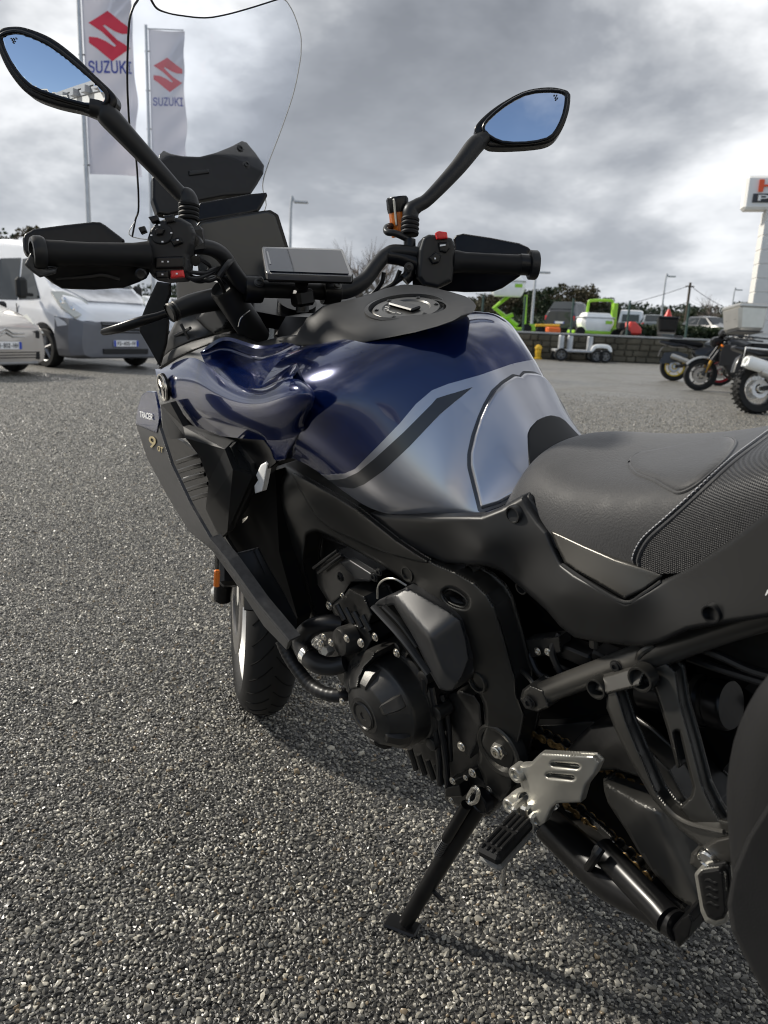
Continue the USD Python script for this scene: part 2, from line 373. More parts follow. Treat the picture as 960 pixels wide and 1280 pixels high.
# seat side: a fine woven grid pressed into the vinyl
M['seat_weave'] = usdkit.material(stage, LOOKS+'/seat_weave', {'tc': ('texture_coordinate', {}), 'w1': ('wave_texture', {'bands_direction': 'x', 'scale': 150.}), 'w2': ('wave_texture', {'bands_direction': 'z', 'scale': 150.}),
    'm': ('math', {'math_type': 'multiply'}), 'b': ('bump', {'strength': .9, 'distance': .0014}), 'p': ('principled_bsdf', {'base_color': (.016, .016, .017), 'roughness': .42})},
    [('tc.object', 'w1.vector'), ('tc.object', 'w2.vector'), ('w1.fac', 'm.value1'), ('w2.fac', 'm.value2'), ('m.value', 'b.height'), ('b.normal', 'p.normal')], surface='p.BSDF')
# ------------------------------------------------------------------ ground
M['asphalt'] = usdkit.material(stage, LOOKS+'/asphalt', {'g': ('geometry', {}), 'v': ('voronoi_texture', {'scale': 115., 'randomness': 1.}), 've': ('voronoi_texture', {'scale': 115., 'randomness': 1., 'feature': 'distance_to_edge'}),
    'vr': ('rgb_ramp', {'ramp': [(0, (.07, .068, .062)), (.3, (.16, .155, .142)), (.65, (.27, .26, .238)), (.9, (.40, .385, .35)), (1, (.52, .50, .455))]}), 'sx': ('separate_color', {}),
    'er': ('rgb_ramp', {'ramp': [(0, (.10, .10, .10)), (.06, (.25, .25, .25)), (.22, (1, 1, 1)), (1, (1, 1, 1))]}), 'ln': ('vector_math', {'math_type': 'length'}), 'lm': ('map_range', {'range_type': 'smoothstep', 'from_min': 3.2, 'from_max': 6.4}), 'nb': ('mix', {'color1': (.030, .029, .027)}), 'me': ('mix', {'mix_type': 'multiply', 'fac': .8}),
    'n': ('noise_texture', {'scale': .30, 'detail': 7., 'roughness': .62}), 'nr': ('rgb_ramp', {'ramp': [(.28, (.84, .84, .85)), (.5, (.98, .98, .97)), (.72, (1.08, 1.07, 1.05))]}), 'mx': ('mix', {'mix_type': 'multiply', 'fac': 1.}), 'n3': ('noise_texture', {'scale': 34., 'detail': 6., 'roughness': .85}), 'r3': ('rgb_ramp', {'ramp': [(.38, (.50, .50, .50)), (.5, (1., 1., 1.)), (.62, (1.6, 1.58, 1.54))]}), 'm3': ('mix', {'mix_type': 'multiply', 'fac': 1.}),
    'bu': ('bump', {'strength': .8, 'distance': .009}), 'p': ('principled_bsdf', {'roughness': .4, 'specular_ior_level': .5}),
    'nf': ('noise_texture', {'scale': .9, 'detail': 5.}), 'rr': ('map_range', {'from_min': .35, 'from_max': .65, 'to_min': .30, 'to_max': .55})},
    [('g.position', 'v.vector'), ('g.position', 've.vector'), ('v.color', 'sx.color'), ('sx.r', 'vr.fac'), ('ve.distance', 'er.fac'), ('vr.color', 'me.color1'), ('er.color', 'me.color2'), ('g.position', 'n.vector'), ('n.fac', 'nr.fac'), ('g.position', 'ln.vector1'), ('ln.value', 'lm.value'), ('lm.result', 'nb.fac'), ('me.color', 'nb.color2'), ('nb.color', 'mx.color1'), ('nr.color', 'mx.color2'), ('g.position', 'n3.vector'), ('n3.fac', 'r3.fac'), ('mx.color', 'm3.color1'), ('r3.color', 'm3.color2'), ('m3.color', 'p.base_color'),
     ('ve.distance', 'bu.height'), ('bu.normal', 'p.normal'), ('g.position', 'nf.vector'), ('nf.fac', 'rr.value'), ('rr.result', 'p.roughness')], surface='p.BSDF')
# the binder between the stones of the near surface, its own sheet a few millimetres up
pb('bitumen', (.022, .021, .0195), .42, spec=.5, bump=(260, .5, .003), vary=(3, .35))
gm = obj('ground', trimesh.Trimesh([[-1500, -1500, 0], [1500, -1500, 0], [1500, 1500, 0], [-1500, 1500, 0]], [[0, 1, 2], [0, 2, 3]], process=False), 'asphalt', None, False); tag(gm, 'grey coarse asphalt of the parking lot', None, None, 'structure')
# loose-looking stone chips of the near surface: real stones where they can be told apart
def chips():
    cols = [(.066, .063, .055), (.125, .119, .103), (.22, .208, .176), (.40, .375, .31), (.18, .14, .09), (.035, .034, .031)]
    wts = [.20, .30, .28, .10, .04, .08]
    root = UsdGeom.PointInstancer.Define(stage, '/World/stone_chips'); tag(root.GetPrim(), 'coarse grey and beige stone chips bedded in the near asphalt', None, None, 'stuff')
    protos = []; r = np.random.default_rng(3)
    for i, c in enumerate(cols):
        pb(f'chip_look_{i+1:03d}', c, .36, spec=.5)
        for j in range(3):
            q = r.normal(size=(15, 3)); q /= np.linalg.norm(q, axis=1)[:, None]; q *= r.uniform(.85, 1.12, (15, 1)); q *= [1.15, .86, .80]
            protos.append(usdkit.mesh(stage, f'/World/stone_chips/chip_{i*3+j+1:03d}', trimesh.convex.convex_hull(q), M[f'chip_look_{i+1:03d}'], smooth=48).GetPath())
    PP, SS = [], []
    for y0, y1, st, sz, fin, fout in ((.62, 3.4, .0079, .0037, 0, .7), (2.7, 6.6, .0094, .0041, .7, 2.6), (4.2, 13.5, .0160, .0054, 2.2, 8.0)):
        Y, X = np.mgrid[y0:y1:st, -(.55*y1+.4):(.55*y1+.4):st]; P = np.column_stack([X.ravel(), Y.ravel()]); P += r.uniform(-.5, .5, P.shape)*st*.95
        d = np.column_stack([P, np.zeros(len(P))])-CAM; zz = d@_fw; u = 480+F*(d@_rt)/zz; v = 640-F*(d@_up)/zz
        ok = np.clip((y1-P[:, 1])/fout, 0, 1)*(np.clip((P[:, 1]-y0)/fin, 0, 1) if fin else 1)
        keep = (u > -130) & (u < 1090) & (v < 1420) & (r.random(len(P)) < ok); P = P[keep]; PP.append(P); SS.append(sz*r.lognormal(0, .26, len(P)))
    P = np.vstack(PP); s = np.concatenate(SS); n = len(P); pos = np.column_stack([P, s*r.uniform(-.28, .30, n)])
    ang = r.uniform(0, 2*np.pi, n); tx = r.normal(0, .28, (n, 2))
    q = np.column_stack([np.cos(ang/2), tx[:, 0]/2, tx[:, 1]/2, np.sin(ang/2)]); q /= np.linalg.norm(q, axis=1)[:, None]
    kind = r.choice(len(cols), n, p=np.array(wts)/sum(wts))*3+r.integers(0, 3, n)
    root.CreatePrototypesRel().SetTargets(protos); root.CreateProtoIndicesAttr(Vt.IntArray.FromNumpy(kind.astype(np.int32)))
    root.CreatePositionsAttr(Vt.Vec3fArray.FromNumpy(pos.astype(np.float32))); root.CreateScalesAttr(Vt.Vec3fArray.FromNumpy(np.repeat(s[:, None], 3, 1).astype(np.float32)))
    root.CreateOrientationsAttr(Vt.QuathArray([Gf.Quath(float(a), float(b), float(c), float(e)) for a, b, c, e in q]))
    return n
NCHIP = chips()
# ------------------------------------------------------------------ background
pb('white_van_paint', (.80, .81, .83), .3, coat=.6, vary=(1.5, .06)); pb('worn_primer', (.50, .51, .53), .5, vary=(3.5, .35)); pb('bumper_grey', (.13, .135, .15), .55, vary=(3, .1))
pb('champagne_paint', (.44, .41, .375), .28, .6, .8); pb('car_glass', (.012, .016, .018), .06, spec=.7); pb('arch_black', (.01, .01, .01), .8); pb('lamp_lens', (.55, .55, .5), .15, spec=.7)
pb('plate_white', (.8, .8, .8), .5); pb('plate_blue', (.02, .06, .4), .5); pb('plate_ink', (.02, .02, .02), .6); pb('plate_yellow', (.75, .38, .03), .5); pb('wheel_grey', (.30, .30, .30), .4, .6)
pb('galvanised', (.42, .43, .44), .45, .6, vary=(4, .15)); pb('banner_cloth', (.66, .65, .69), .75); pb('banner_red', (.60, .03, .06), .7); pb('banner_blue', (.05, .07, .30), .7)
pb('post_green', (.03, .06, .05), .5); pb('lime_paint', (.27, .52, .03), .4); pb('bucket_white', (.80, .80, .77), .45, vary=(3, .06)); pb('dark_car', (.02, .022, .025), .25, coat=.8); pb('grey_car', (.16, .18, .19), .25, .5, .8)
pb('red_machine', (.55, .03, .02), .4); pb('orange_paint', (.75, .14, .02), .45); pb('yellow_paint', (.70, .42, .02), .45); pb('gold_fork', (.40, .22, .035), .35, .8); pb('yellow_rim', (.75, .55, .05), .4); pb('red_rim', (.35, .01, .02), .4)
pb('case_alloy', (.50, .49, .46), .35, .85, vary=(6, .06)); pb('bike_black', (.014, .014, .015), .35, coat=.3); pb('bike_grey', (.14, .15, .16), .35, .4); pb('bark', (.07, .055, .04), .9); pb('twig', (.14, .115, .10), .9)
pb('sign_white', (.72, .71, .68), .5); pb('sign_red', (.70, .09, .02), .5); pb('sign_black', (.03, .03, .035), .5); pb('cladding', (.62, .61, .58), .5, vary=(.8, .05)); pb('concrete_pole', (.33, .33, .32), .8); pb('roof_grey', (.30, .31, .32), .5)
M['wall_stone'] = usdkit.material(stage, LOOKS+'/wall_stone', {'g': ('geometry', {}), 'n': ('noise_texture', {'scale': 1.6, 'detail': 8., 'roughness': .7}), 'r': ('rgb_ramp', {'ramp': [(.25, (.030, .026, .016)), (.5, (.085, .072, .048)), (.75, (.16, .135, .095))]}),
    'b': ('bump', {'strength': .6, 'distance': .05}), 'p': ('principled_bsdf', {'roughness': .9})}, [('g.position', 'n.vector'), ('n.fac', 'r.fac'), ('r.color', 'p.base_color'), ('n.fac', 'b.height'), ('b.normal', 'p.normal')], surface='p.BSDF')
M['grass'] = usdkit.material(stage, LOOKS+'/grass', {'g': ('geometry', {}), 'n': ('noise_texture', {'scale': .8, 'detail': 8., 'roughness': .7}), 'r': ('rgb_ramp', {'ramp': [(.3, (.035, .05, .018)), (.7, (.09, .10, .045))]}), 'p': ('principled_bsdf', {'roughness': .95})},
    [('g.position', 'n.vector'), ('n.fac', 'r.fac'), ('r.color', 'p.base_color')], surface='p.BSDF')
M['banner_cloth'] = usdkit.material(stage, LOOKS+'/banner_cloth_lit', {'d': ('principled_bsdf', {'base_color': (.70, .69, .73), 'roughness': .8}), 't': ('translucent_bsdf', {'color': (.80, .79, .83)}), 'm': ('mix_closure', {'fac': .5})}, [('d.BSDF', 'm.closure1'), ('t.BSDF', 'm.closure2')], surface='m.closure')
def leaf_mat(name, a, b):
    M[name] = usdkit.material(stage, f'{LOOKS}/{name}', {'i': ('geometry', {}), 'r': ('rgb_ramp', {'ramp': [(0, a), (1, b)]}), 'd': ('principled_bsdf', {'roughness': .75}), 't': ('translucent_bsdf', {}), 'm': ('mix_closure', {'fac': .22})},
        [('i.random_per_island', 'r.fac'), ('r.color', 'd.base_color'), ('r.color', 't.color'), ('d.BSDF', 'm.closure1'), ('t.BSDF', 'm.closure2')], surface='m.closure')
leaf_mat('oak_leaves', (.045, .038, .018), (.10, .075, .035)); leaf_mat('green_leaves', (.022, .035, .014), (.06, .075, .03)); leaf_mat('pine_leaves', (.014, .024, .013), (.035, .048, .022))

def rotz(d): return rotm('z', math.radians(d))
def box(sx, sy, sz, x=0, y=0, z=0, b=.02): return rbox((sx, sy, sz), b, (x, y, z))
def words(text, h, mat, parent, o, ex, ez, name='lettering', depth=.004, bold=True, centre=True, width=None):
    """raised lettering: o its middle (or left end), ex the reading direction, ez up"""
    m = meshkit.text_mesh(text, h, depth, bold); ex, ez = unit(ex), unit(ez); n = np.cross(ex, ez)
    w = m.bounds[1][0]-m.bounds[0][0]; v = m.vertices.copy()
    if width: v[:, 0] *= width/w; w = width
    if centre: v[:, 0] -= w/2
    m.vertices = np.asarray(o)+np.outer(v[:, 0], ex)+np.outer(v[:, 1], ez)+np.outer(v[:, 2], -n if False else n)
    return obj(name, m, mat, parent, False)

# --- cars: a body lofted through stations (x, half width, sill, belt, top, half width at the top)
def body_mesh(st):
    rings = []
    for x, w, zb, zm, zt, wt in st:
        h = [(0, zb), (w*.8, zb), (w*.96, zb+.05), (w, zb+.16), (w, zm-.05), (w*.985, zm), (wt+(w*.985-wt)*.12, zt-(zt-zm)*.12), (wt, zt-.03), (wt*.85, zt), (0, zt+.015)]
        rings.append([(x, y, z) for y, z in h]+[(x, -y, z) for y, z in h[-2:0:-1]])
    v = np.array(rings); n = v.shape[1]; v = v.reshape(-1, 3); k = np.arange(n); k2 = (k+1) % n; f = []
    for i in range(len(st)-1):
        o = i*n; f += [np.column_stack([o+k, o+k2, o+n+k2]), np.column_stack([o+k, o+n+k2, o+n+k])]
    c = len(v); v = np.vstack([v, v[:n].mean(0), v[-n:].mean(0)]); o = (len(st)-1)*n
    f += [np.column_stack([np.full(n, c), k2, k]), np.column_stack([np.full(n, c+1), o+k, o+k2])]
    m = trimesh.Trimesh(v, np.vstack(f), process=False); m.merge_vertices(); m.fix_normals(); return m
def cut_arches(m, axles, w, r, zc):
    for x in axles:
        for s in (-1, 1):
            c = trimesh.creation.cylinder(r, .5, sections=32); c.apply_transform(trimesh.transformations.rotation_matrix(np.pi/2, [1, 0, 0])); c.apply_translation([x, s*(w+.02), zc])
            m = trimesh.boolean.difference([m, c], engine='manifold')
    return m
def wheel(parent, x, y, R, w, rim, side, spokes=5, name='wheel', disc=None, knob=False, tyre='tyre_rubber', thick=.05):
    """a road wheel standing on the ground, its outer face towards side; sub-part rim"""
    pr = [(rim*R, -w*.4), (rim*R+.01, -w*.5)]+[(R-.12*w*(abs(t)**3), t*w*.5) for t in np.linspace(-1, 1, 9)]+[(rim*R+.01, w*.5), (rim*R, w*.4)]
    t = [lathe((x, y, R), (0, 1, 0), pr, 48)]
    if knob:
        for i in range(30):
            for j, yy in enumerate((-.38, 0, .38)):
                a = (i+.5*(j == 1))*2*np.pi/30; Rk = rotm('y', -a); t.append(rbox((.016, w*.26, .026), .004, np.array([x, y+yy*w, R])+Rk@np.array([R+.002, 0, 0]), Rk))
    o = obj(name, t, tyre, parent, 40)
    rm = [lathe((x, y, R), (0, side, 0), [(rim*R+.003, -w*.4), (rim*R-.01, -w*.38), (rim*R-.03, -.01), (rim*R-.03, w*.2), (rim*R-.008, w*.38), (rim*R+.003, w*.4)], 36)]
    for i in range(spokes):
        a = i*2*np.pi/spokes+.3; d = np.array([math.cos(a), 0, math.sin(a)])
        rm.append(tube([np.array([x, y+side*w*.22, R])+d*.02, np.array([x, y+side*w*.18, R])+d*(rim*R-.01)], [thick*1.2, thick], 8, 1, flat=.5, up=(0, 1, 0)))
    rm.append(lathe((x, y, R), (0, side, 0), [(0, w*.05), (.06, w*.05), (.06, w*.26), (.04, w*.32), (0, w*.32)], 20))
    return o, rm
def car_wheels(t, axles, y, R, w, mat, rim=.66):
    for x in axles:
        for s in (-1, 1):
            o, rm = wheel(t, x, s*y, R, w, rim, s); obj('rim', rm, mat, o, 40)
            obj('brake_shadow', lathe((x, s*(y-.02), R), (0, s, 0), [(0, 0), (rim*R-.02, 0), (rim*R-.02, .01), (0, .01)], 24), 'arch_black', o)
def side_pane(name, t, st, pts, mat, s, off=.006, parent=None):
    """a pane on the body's side: pts (x, z)"""
    xs = [a[0] for a in st][::-1]
    def yy(x, z):
        w, zm, zt, wt = (np.interp(x, xs, [a[k] for a in st][::-1]) for k in (1, 3, 4, 5)); return w*.985+(wt-w*.985)*np.clip((z-zm)/(zt-zm), 0, 1)
    P, f = tri2d(Polygon(pts), .25); V = np.array([(x, s*(yy(x, z)+off), z) for x, z in P]); return obj(name, close(V, f, np.array([0, -s*.012, 0])), mat, parent or t, False)
def quad(name, t, c, mat, th=.01, smooth=False):
    c = np.asarray(c, float); n = unit(np.cross(c[1]-c[0], c[2]-c[0])); m = close(c, np.array([[0, 1, 2], [0, 2, 3]]), -n*th); return obj(name, m, mat, t, smooth)
def plate(t, x, z, text, w=.52, h=.11, yel=False, sgn=1, y=0):
    p = obj('number_plate', box(.012, w, h, x, y, z, .003), 'plate_yellow' if yel else 'plate_white', t)
    for s in (-1, 1): obj('plate_band', box(.003, .045, h*.96, x+sgn*.007, y+s*(w/2-.025), z, .001), 'plate_blue', p)
    if text: words(text, h*.58, 'plate_ink', p, (x+sgn*.0065, y, z-h*.29), (0, sgn, 0), (0, 0, 1), depth=.003, width=w*.74)

# white panel van
th = -36.0; wh = G(62, 459); T = rotz(th); org = np.array([wh[0], wh[1], 0])-T@np.array([1.75, -.92, 0])
van = thing('panel_van', 'white panel van with grey bumper and peeling bonnet parked behind the beige car', 'van', m=mat4(T, org))
vst = [(2.70, .66, .30, .55, .95, .55), (2.64, .86, .24, .66, 1.06, .72), (2.45, .97, .20, .82, 1.19, .84), (2.2, 1.0, .20, .92, 1.30, .87), (1.88, 1.01, .20, 1.00, 1.42, .88), (1.10, 1.02, .22, 1.06, 2.12, .80), (.85, 1.02, .22, 1.06, 2.22, .81), (.3, 1.02, .22, 1.08, 2.26, .83), (-2.5, 1.02, .25, 1.10, 2.26, .85), (-2.68, .99, .32, 1.10, 2.20, .84)]
vb = cut_arches(body_mesh(vst), (1.75, -1.6), 1.0, .43, .36)
obj('body', vb, 'white_van_paint', van, 28)
bst = [(2.73, .60, .26, .52, .80, .58), (2.69, .84, .22, .60, .84, .80), (2.50, .99, .19, .66, .90, .95), (2.14, 1.025, .19, .70, .93, 1.0)]
bm_ = trimesh.boolean.difference([body_mesh(bst), trimesh.creation.cylinder(.44, 3, sections=32, transform=trimesh.transformations.translation_matrix((1.75, 0, .36))@trimesh.transformations.rotation_matrix(np.pi/2, [1, 0, 0]))], engine='manifold')
bump = obj('bumper', bm_, 'bumper_grey', van, 30)
obj('lower_grille', box(.05, .95, .09, 2.73, 0, .33, .01), 'arch_black', bump); obj('fog_lamp_recess', box(.05, .30, .09, 2.64, -.66, .52, .01), 'arch_black', bump); obj('fog_lamp_recess', box(.05, .30, .09, 2.64, .66, .52, .01), 'arch_black', bump)
gr = obj('grille', box(.05, .98, .20, 2.715, 0, .74, .02), 'arch_black', van)
for z_ in (.68, .74, .80): obj('grille_bar', box(.03, .94, .018, 2.74, 0, z_, .005), 'bumper_grey', gr)
plate(van, 2.75, .47, 'FS-405-FF')
for s in (-1, 1):
    q = np.array([(2.62, s*.58, .98), (2.56, s*.88, .88), (2.30, s*.975, 1.06), (2.02, s*.975, 1.30), (2.12, s*.80, 1.31), (2.47, s*.58, 1.16)]); ll = np.vstack([q, q+[-.06, -s*.04, -.05]])+[.035, s*.02, .02]
    h = obj('headlight', trimesh.convex.convex_hull(ll), 'lamp_lens', van, 30)
    for k_ in (0, 1): obj('lamp_bowl', lathe((2.45-.18*k_, s*(.80+.09*k_), 1.05+.10*k_), (.75, s*.3, .5), [(0, -.02), (.075, .045), (.06, .055), (0, .03)], 16), 'chrome', h)
    side_pane('side_window', van, vst, [(1.62, 1.20), (.98, 1.16), (.98, 1.88), (1.16, 1.90)], 'car_glass', s); side_pane('side_window', van, vst, [(.92, 1.16), (.10, 1.16), (.10, 1.86), (.30, 1.90), (.92, 1.90)], 'car_glass', s)
    obj('mirror', [box(.14, .20, .36, 1.48, s*1.20, 1.36, .05), box(.06, .16, .06, 1.5, s*1.08, 1.25, .02)], 'arch_black', van)
    side_pane('rub_strip', van, vst, [(1.2, .60), (-2.4, .60), (-2.4, .72), (1.2, .72)], 'bumper_grey', s, .01)
    [obj('door_seam', tube([(x_, s*1.024, .45), (x_, s*1.026, 1.1)], .008, 6, 1), 'arch_black', van) for x_ in (.96, -.05)]
    obj('door_handle', box(.18, .04, .04, .12, s*1.03, 1.02, .01), 'arch_black', van)
quad('windscreen', van, [(1.83, -.84, 1.46), (1.83, .84, 1.46), (1.14, .76, 2.10), (1.14, -.76, 2.10)] + np.array([.02, 0, .012]), 'car_glass')
quad('bonnet', van, [(2.50, -.58, 1.175), (2.50, .58, 1.175), (1.93, .74, 1.415), (1.93, -.74, 1.415)] + np.array([.012, 0, .014]), 'worn_primer', .012)
[obj('wiper', tube([(1.80, a_, 1.50), (1.70, b_, 1.59)], .012, 6, 1), 'arch_black', van) for a_, b_ in ((.5, .05), (-.35, -.72))]
car_wheels(van, (1.75, -1.6), .90, .345, .22, 'wheel_grey')

# beige car, only its nose in the picture
th = -27.0; T = rotz(th); cn_ = W(58, 442, 12.4); org = np.array([cn_[0], cn_[1], 0])-T@np.array([2.05, .84, 0])
cst = [(2.22, .50, .22, .48, .66, .48), (2.18, .70, .18, .50, .72, .66), (2.02, .84, .17, .56, .80, .72), (1.7, .89, .17, .66, .92, .76), (1.15, .90, .18, .84, 1.06, .76), (.35, .90, .2, .95, 1.55, .62), (0, .90, .2, .96, 1.62, .64), (-1.4, .89, .22, .98, 1.58, .62), (-2.0, .86, .28, .95, 1.15, .66), (-2.15, .74, .34, .80, 1.0, .6)]
bc = thing('beige_car', 'champagne beige family car with double chevron grille, its nose entering from the left edge', 'car', m=mat4(T, org))
obj('body', cut_arches(body_mesh(cst), (1.32, -1.35), .88, .36, .32), 'champagne_paint', bc, 28)
obj('bumper_lip', box(.08, 1.10, .05, 2.19, 0, .20, .02), 'wheel_grey', bc); obj('lower_grille', [box(.05, 1.20, .14, 2.19, 0, .31, .02), *[box(.06, 1.16, .012, 2.20, 0, z_, .003) for z_ in (.28, .32, .36)]], 'arch_black', bc)
g_ = obj('grille', box(.05, 1.24, .13, 2.185, 0, .62, .02), 'arch_black', bc)
for dz in (0, .05):
    obj('chevron_bar', tube([(2.13, -.66, .585+dz), (2.215, -.30, .585+dz), (2.222, -.13, .585+dz), (2.235, 0, .655+dz), (2.222, .13, .585+dz), (2.215, .30, .585+dz), (2.13, .66, .585+dz)], .014, 8, 1), 'chrome', g_)
plate(bc, 2.23, .46, 'CH-802-HH')
for s in (-1, 1):
    q = np.array([(2.12, s*.66, .62), (2.02, s*.80, .62), (1.62, s*.875, .84), (1.75, s*.72, .90), (2.05, s*.60, .76)]); obj('headlight', trimesh.convex.convex_hull(np.vstack([q, q+[-.06, -s*.04, -.03]])+[.03, s*.02, .02]), 'lamp_lens', bc, 30)
    side_pane('side_window', bc, cst, [(.80, 1.02), (-.3, 1.02), (-.3, 1.5), (.25, 1.5)], 'car_glass', s); side_pane('side_window', bc, cst, [(-.36, 1.02), (-1.4, 1.04), (-1.2, 1.46), (-.36, 1.5)], 'car_glass', s)
    obj('mirror', box(.10, .18, .14, .82, s*1.02, 1.04, .04), 'arch_black', bc)
quad('windscreen', bc, np.array([(1.08, -.72, 1.09), (1.08, .72, 1.09), (.38, .60, 1.55), (.38, -.60, 1.55)])+[.015, 0, .012], 'car_glass')
car_wheels(bc, (1.32, -1.35), .80, .325, .2, 'wheel_grey')

# further cars: one small and one tall shape, copied with their own paint
def hatch(name, label, paint, m, group=None, tall=0., text=None, yel=False):
    t = thing(name, label, 'car', group, m)
    st = [(2.0, .50, .24, .5, .68, .46), (1.95, .72, .2, .55, .76, .64), (1.6, .84, .18, .7, .92, .72), (1.05, .86, .18, .86, 1.02, .74), (.30, .86, .2, .93, 1.44+tall, .60), (-.2, .86, .2, .94, 1.50+tall, .60), (-1.3, .85, .22, .95, 1.46+tall, .58), (-1.85, .82, .3, .93, 1.05+tall, .62), (-1.95, .72, .36, .8, .95+tall, .56)]
    obj('body', cut_arches(body_mesh(st), (1.25, -1.25), .84, .35, .31), paint, t, 28)
    for s in (-1, 1):
        side_pane('side_window', t, st, [(.85, .99), (-.25, .99), (-.25, 1.40+tall), (.22, 1.38+tall)], 'car_glass', s); side_pane('side_window', t, st, [(-.32, .99), (-1.45, 1.01), (-1.2, 1.36+tall), (-.32, 1.40+tall)], 'car_glass', s)
        obj('tail_lamp', box(.08, .14, .22, -1.90, s*.70, .84, .02), 'red_plastic', t); obj('headlight', box(.16, .22, .12, 1.86, s*.66, .72, .03), 'lamp_lens', t); obj('mirror', box(.1, .16, .12, .8, s*.98, 1.0, .03), paint, t)
    quad('windscreen', t, np.array([(.98, -.70, 1.05), (.98, .70, 1.05), (.34, .57, 1.43+tall), (.34, -.57, 1.43+tall)])+[.015, 0, .012], 'car_glass')
    quad('rear_window', t, np.array([(-1.83, .60, 1.08+tall), (-1.83, -.60, 1.08+tall), (-1.34, -.56, 1.44+tall), (-1.34, .56, 1.44+tall)])+[-.015, 0, .012], 'car_glass')
    plate(t, -1.97, .62, text, yel=yel, sgn=-1); car_wheels(t, (1.25, -1.25), .77, .31, .19, 'wheel_grey'); return t
c0 = W(172, 430, 22.0); hatch('white_hatchback', 'small white hatchback behind the van, half hidden by the handlebar', 'white_van_paint', mat4(rotz(172), (c0[0]-.1, c0[1], 0)))

# --- flags
def flag_thing(px_pole, px_fly, py_top, py_bot, Y, label):
    base = W(px_pole, 300, Y); R = Y/F*1.04
    H = W(px_pole, py_top, Y)[2]; zb = W((px_pole+px_fly)/2, py_bot, Y)[2]; wd = W(px_fly, py_top, Y)[0]-W(px_pole+3, py_top, Y)[0]
    t = thing('flag_pole', label, 'flag', 'advertising flags left of the motorcycle screen', mat4(np.eye(3), (base[0], base[1], 0)))
    obj('pole', tube([(0, 0, 0), (0, 0, H+.12)], [.065, .045], 16, 1), 'galvanised', t)
    obj('top_arm', tube([(0, 0, H+.02), (wd+.05, 0, H+.02)], .018, 8, 1), 'galvanised', t)
    wave = lambda x, z: .05*math.sin(z*2.3+x*2)*min(1, x/wd*1.5) + .10*math.sin(x/wd*3.5+z*.9)*(x/wd) + .03*math.sin(z*7+x*6)*(x/wd)
    nu, nv = 16, 60; g = np.array([[(.075+wd*u/(nu-1)-.05*(v/(nv-1))*(u/(nu-1))*math.sin(v*.3), wave(wd*u/(nu-1), (H-zb)*v/(nv-1)), H-(H-zb)*v/(nv-1)) for u in range(nu)] for v in range(nv)]).reshape(-1, 3)
    ii = np.arange(nu*nv).reshape(nv, nu); q = np.stack([ii[:-1, :-1], ii[:-1, 1:], ii[1:, 1:], ii[1:, :-1]], -1).reshape(-1, 4); f = np.vstack([q[:, [0, 2, 1]], q[:, [0, 3, 2]]])
    cl = obj('cloth', close(g, f, np.array([0, .004, 0])), 'banner_cloth', t, True)
    for i in range(4): obj('fastener', tube([(-.06, 0, H-.6-i*(H-zb-.8)/3), (.09, -.01, H-.6-i*(H-zb-.8)/3)], .018, 6, 1), 'arch_black', t)
    def print_on(name, polys, mat):
        ms = []
        for p in polys:
            P, ff = tri2d(Polygon(p), .07); V = np.array([(.075+x, wave(x, H-z)-.012, z) for x, z in P]); ms.append(close(V, ff, np.array([0, .006, 0])))
        obj(name, ms, mat, cl, True)
    return t, H, zb, wd, wave, print_on, cl
def s_mark(cx, cz, s):
    """the angular S of the banners, in two halves"""
    a = [(-.03, .52), (-.50, .26), (-.02, -.20), (.16, -.30), (.02, .0), (-.18, .20), (.05, .34), (.14, .20), (.46, .0), (.52, .20)]
    top = [(-.08, .50), (-.50, .23), (.30, -.27), (.52, -.12), (.04, .25), (.08, .28), (.50, .0), (.50, .15)]
    bot = [(-x, -z) for x, z in top]
    a1 = [(-.06, .50), (-.50, .24), (.02, -.10), (.40, -.30), (.50, -.16), (.12, .10), (-.20, .24), (-.10, .30), (.14, .14), (.50, .02), (.46, .20), (.10, .40)]
    up = [(-.05, .50), (-.50, .25), (.02, -.03), (.20, -.13), (.34, -.20), (.02, .05), (-.16, .20), (-.12, .22), (.10, .10), (.30, .03), (.50, .02), (.50, .14), (.30, .26)]
    lo = [(-x, -z) for x, z in up]
    return [[(cx+x*s, cz+z*s*1.08) for x, z in p] for p in (up, lo)]
for args, cy_px, ty_px, lab in (((112, 180, -40, 219, 20.0), 46, 88, 'larger white advertising flag, nearer of the two, red emblem over blue word'), ((190, 238, 37, 218, 26.0), 94, 130, 'smaller white advertising flag seen through the clear screen, red emblem over blue word')):
    t, H, zb, wd, wave, pr_, cl = flag_thing(*args, lab); Y = args[4]; zc = W((args[0]+args[1])/2, cy_px, Y)[2]; zt_ = W((args[0]+args[1])/2, ty_px, Y)[2]
    pr_('emblem', s_mark(wd*.53, zc, wd*.84), 'banner_red')
    m = meshkit.text_mesh('SUZUKI', 1.0, .01, True); v = m.vertices; k_ = wd*.88/v[:, 0].max(); m.vertices = np.array([(.075+wd*.06+x*k_, wave(wd*.06+x*k_, H-zt_-z_*k_)-.012+z2*.3, zt_-wd*.06+z_*k_*1.25) for x, z_, z2 in v]); obj('lettering', m, 'banner_blue', cl, False)

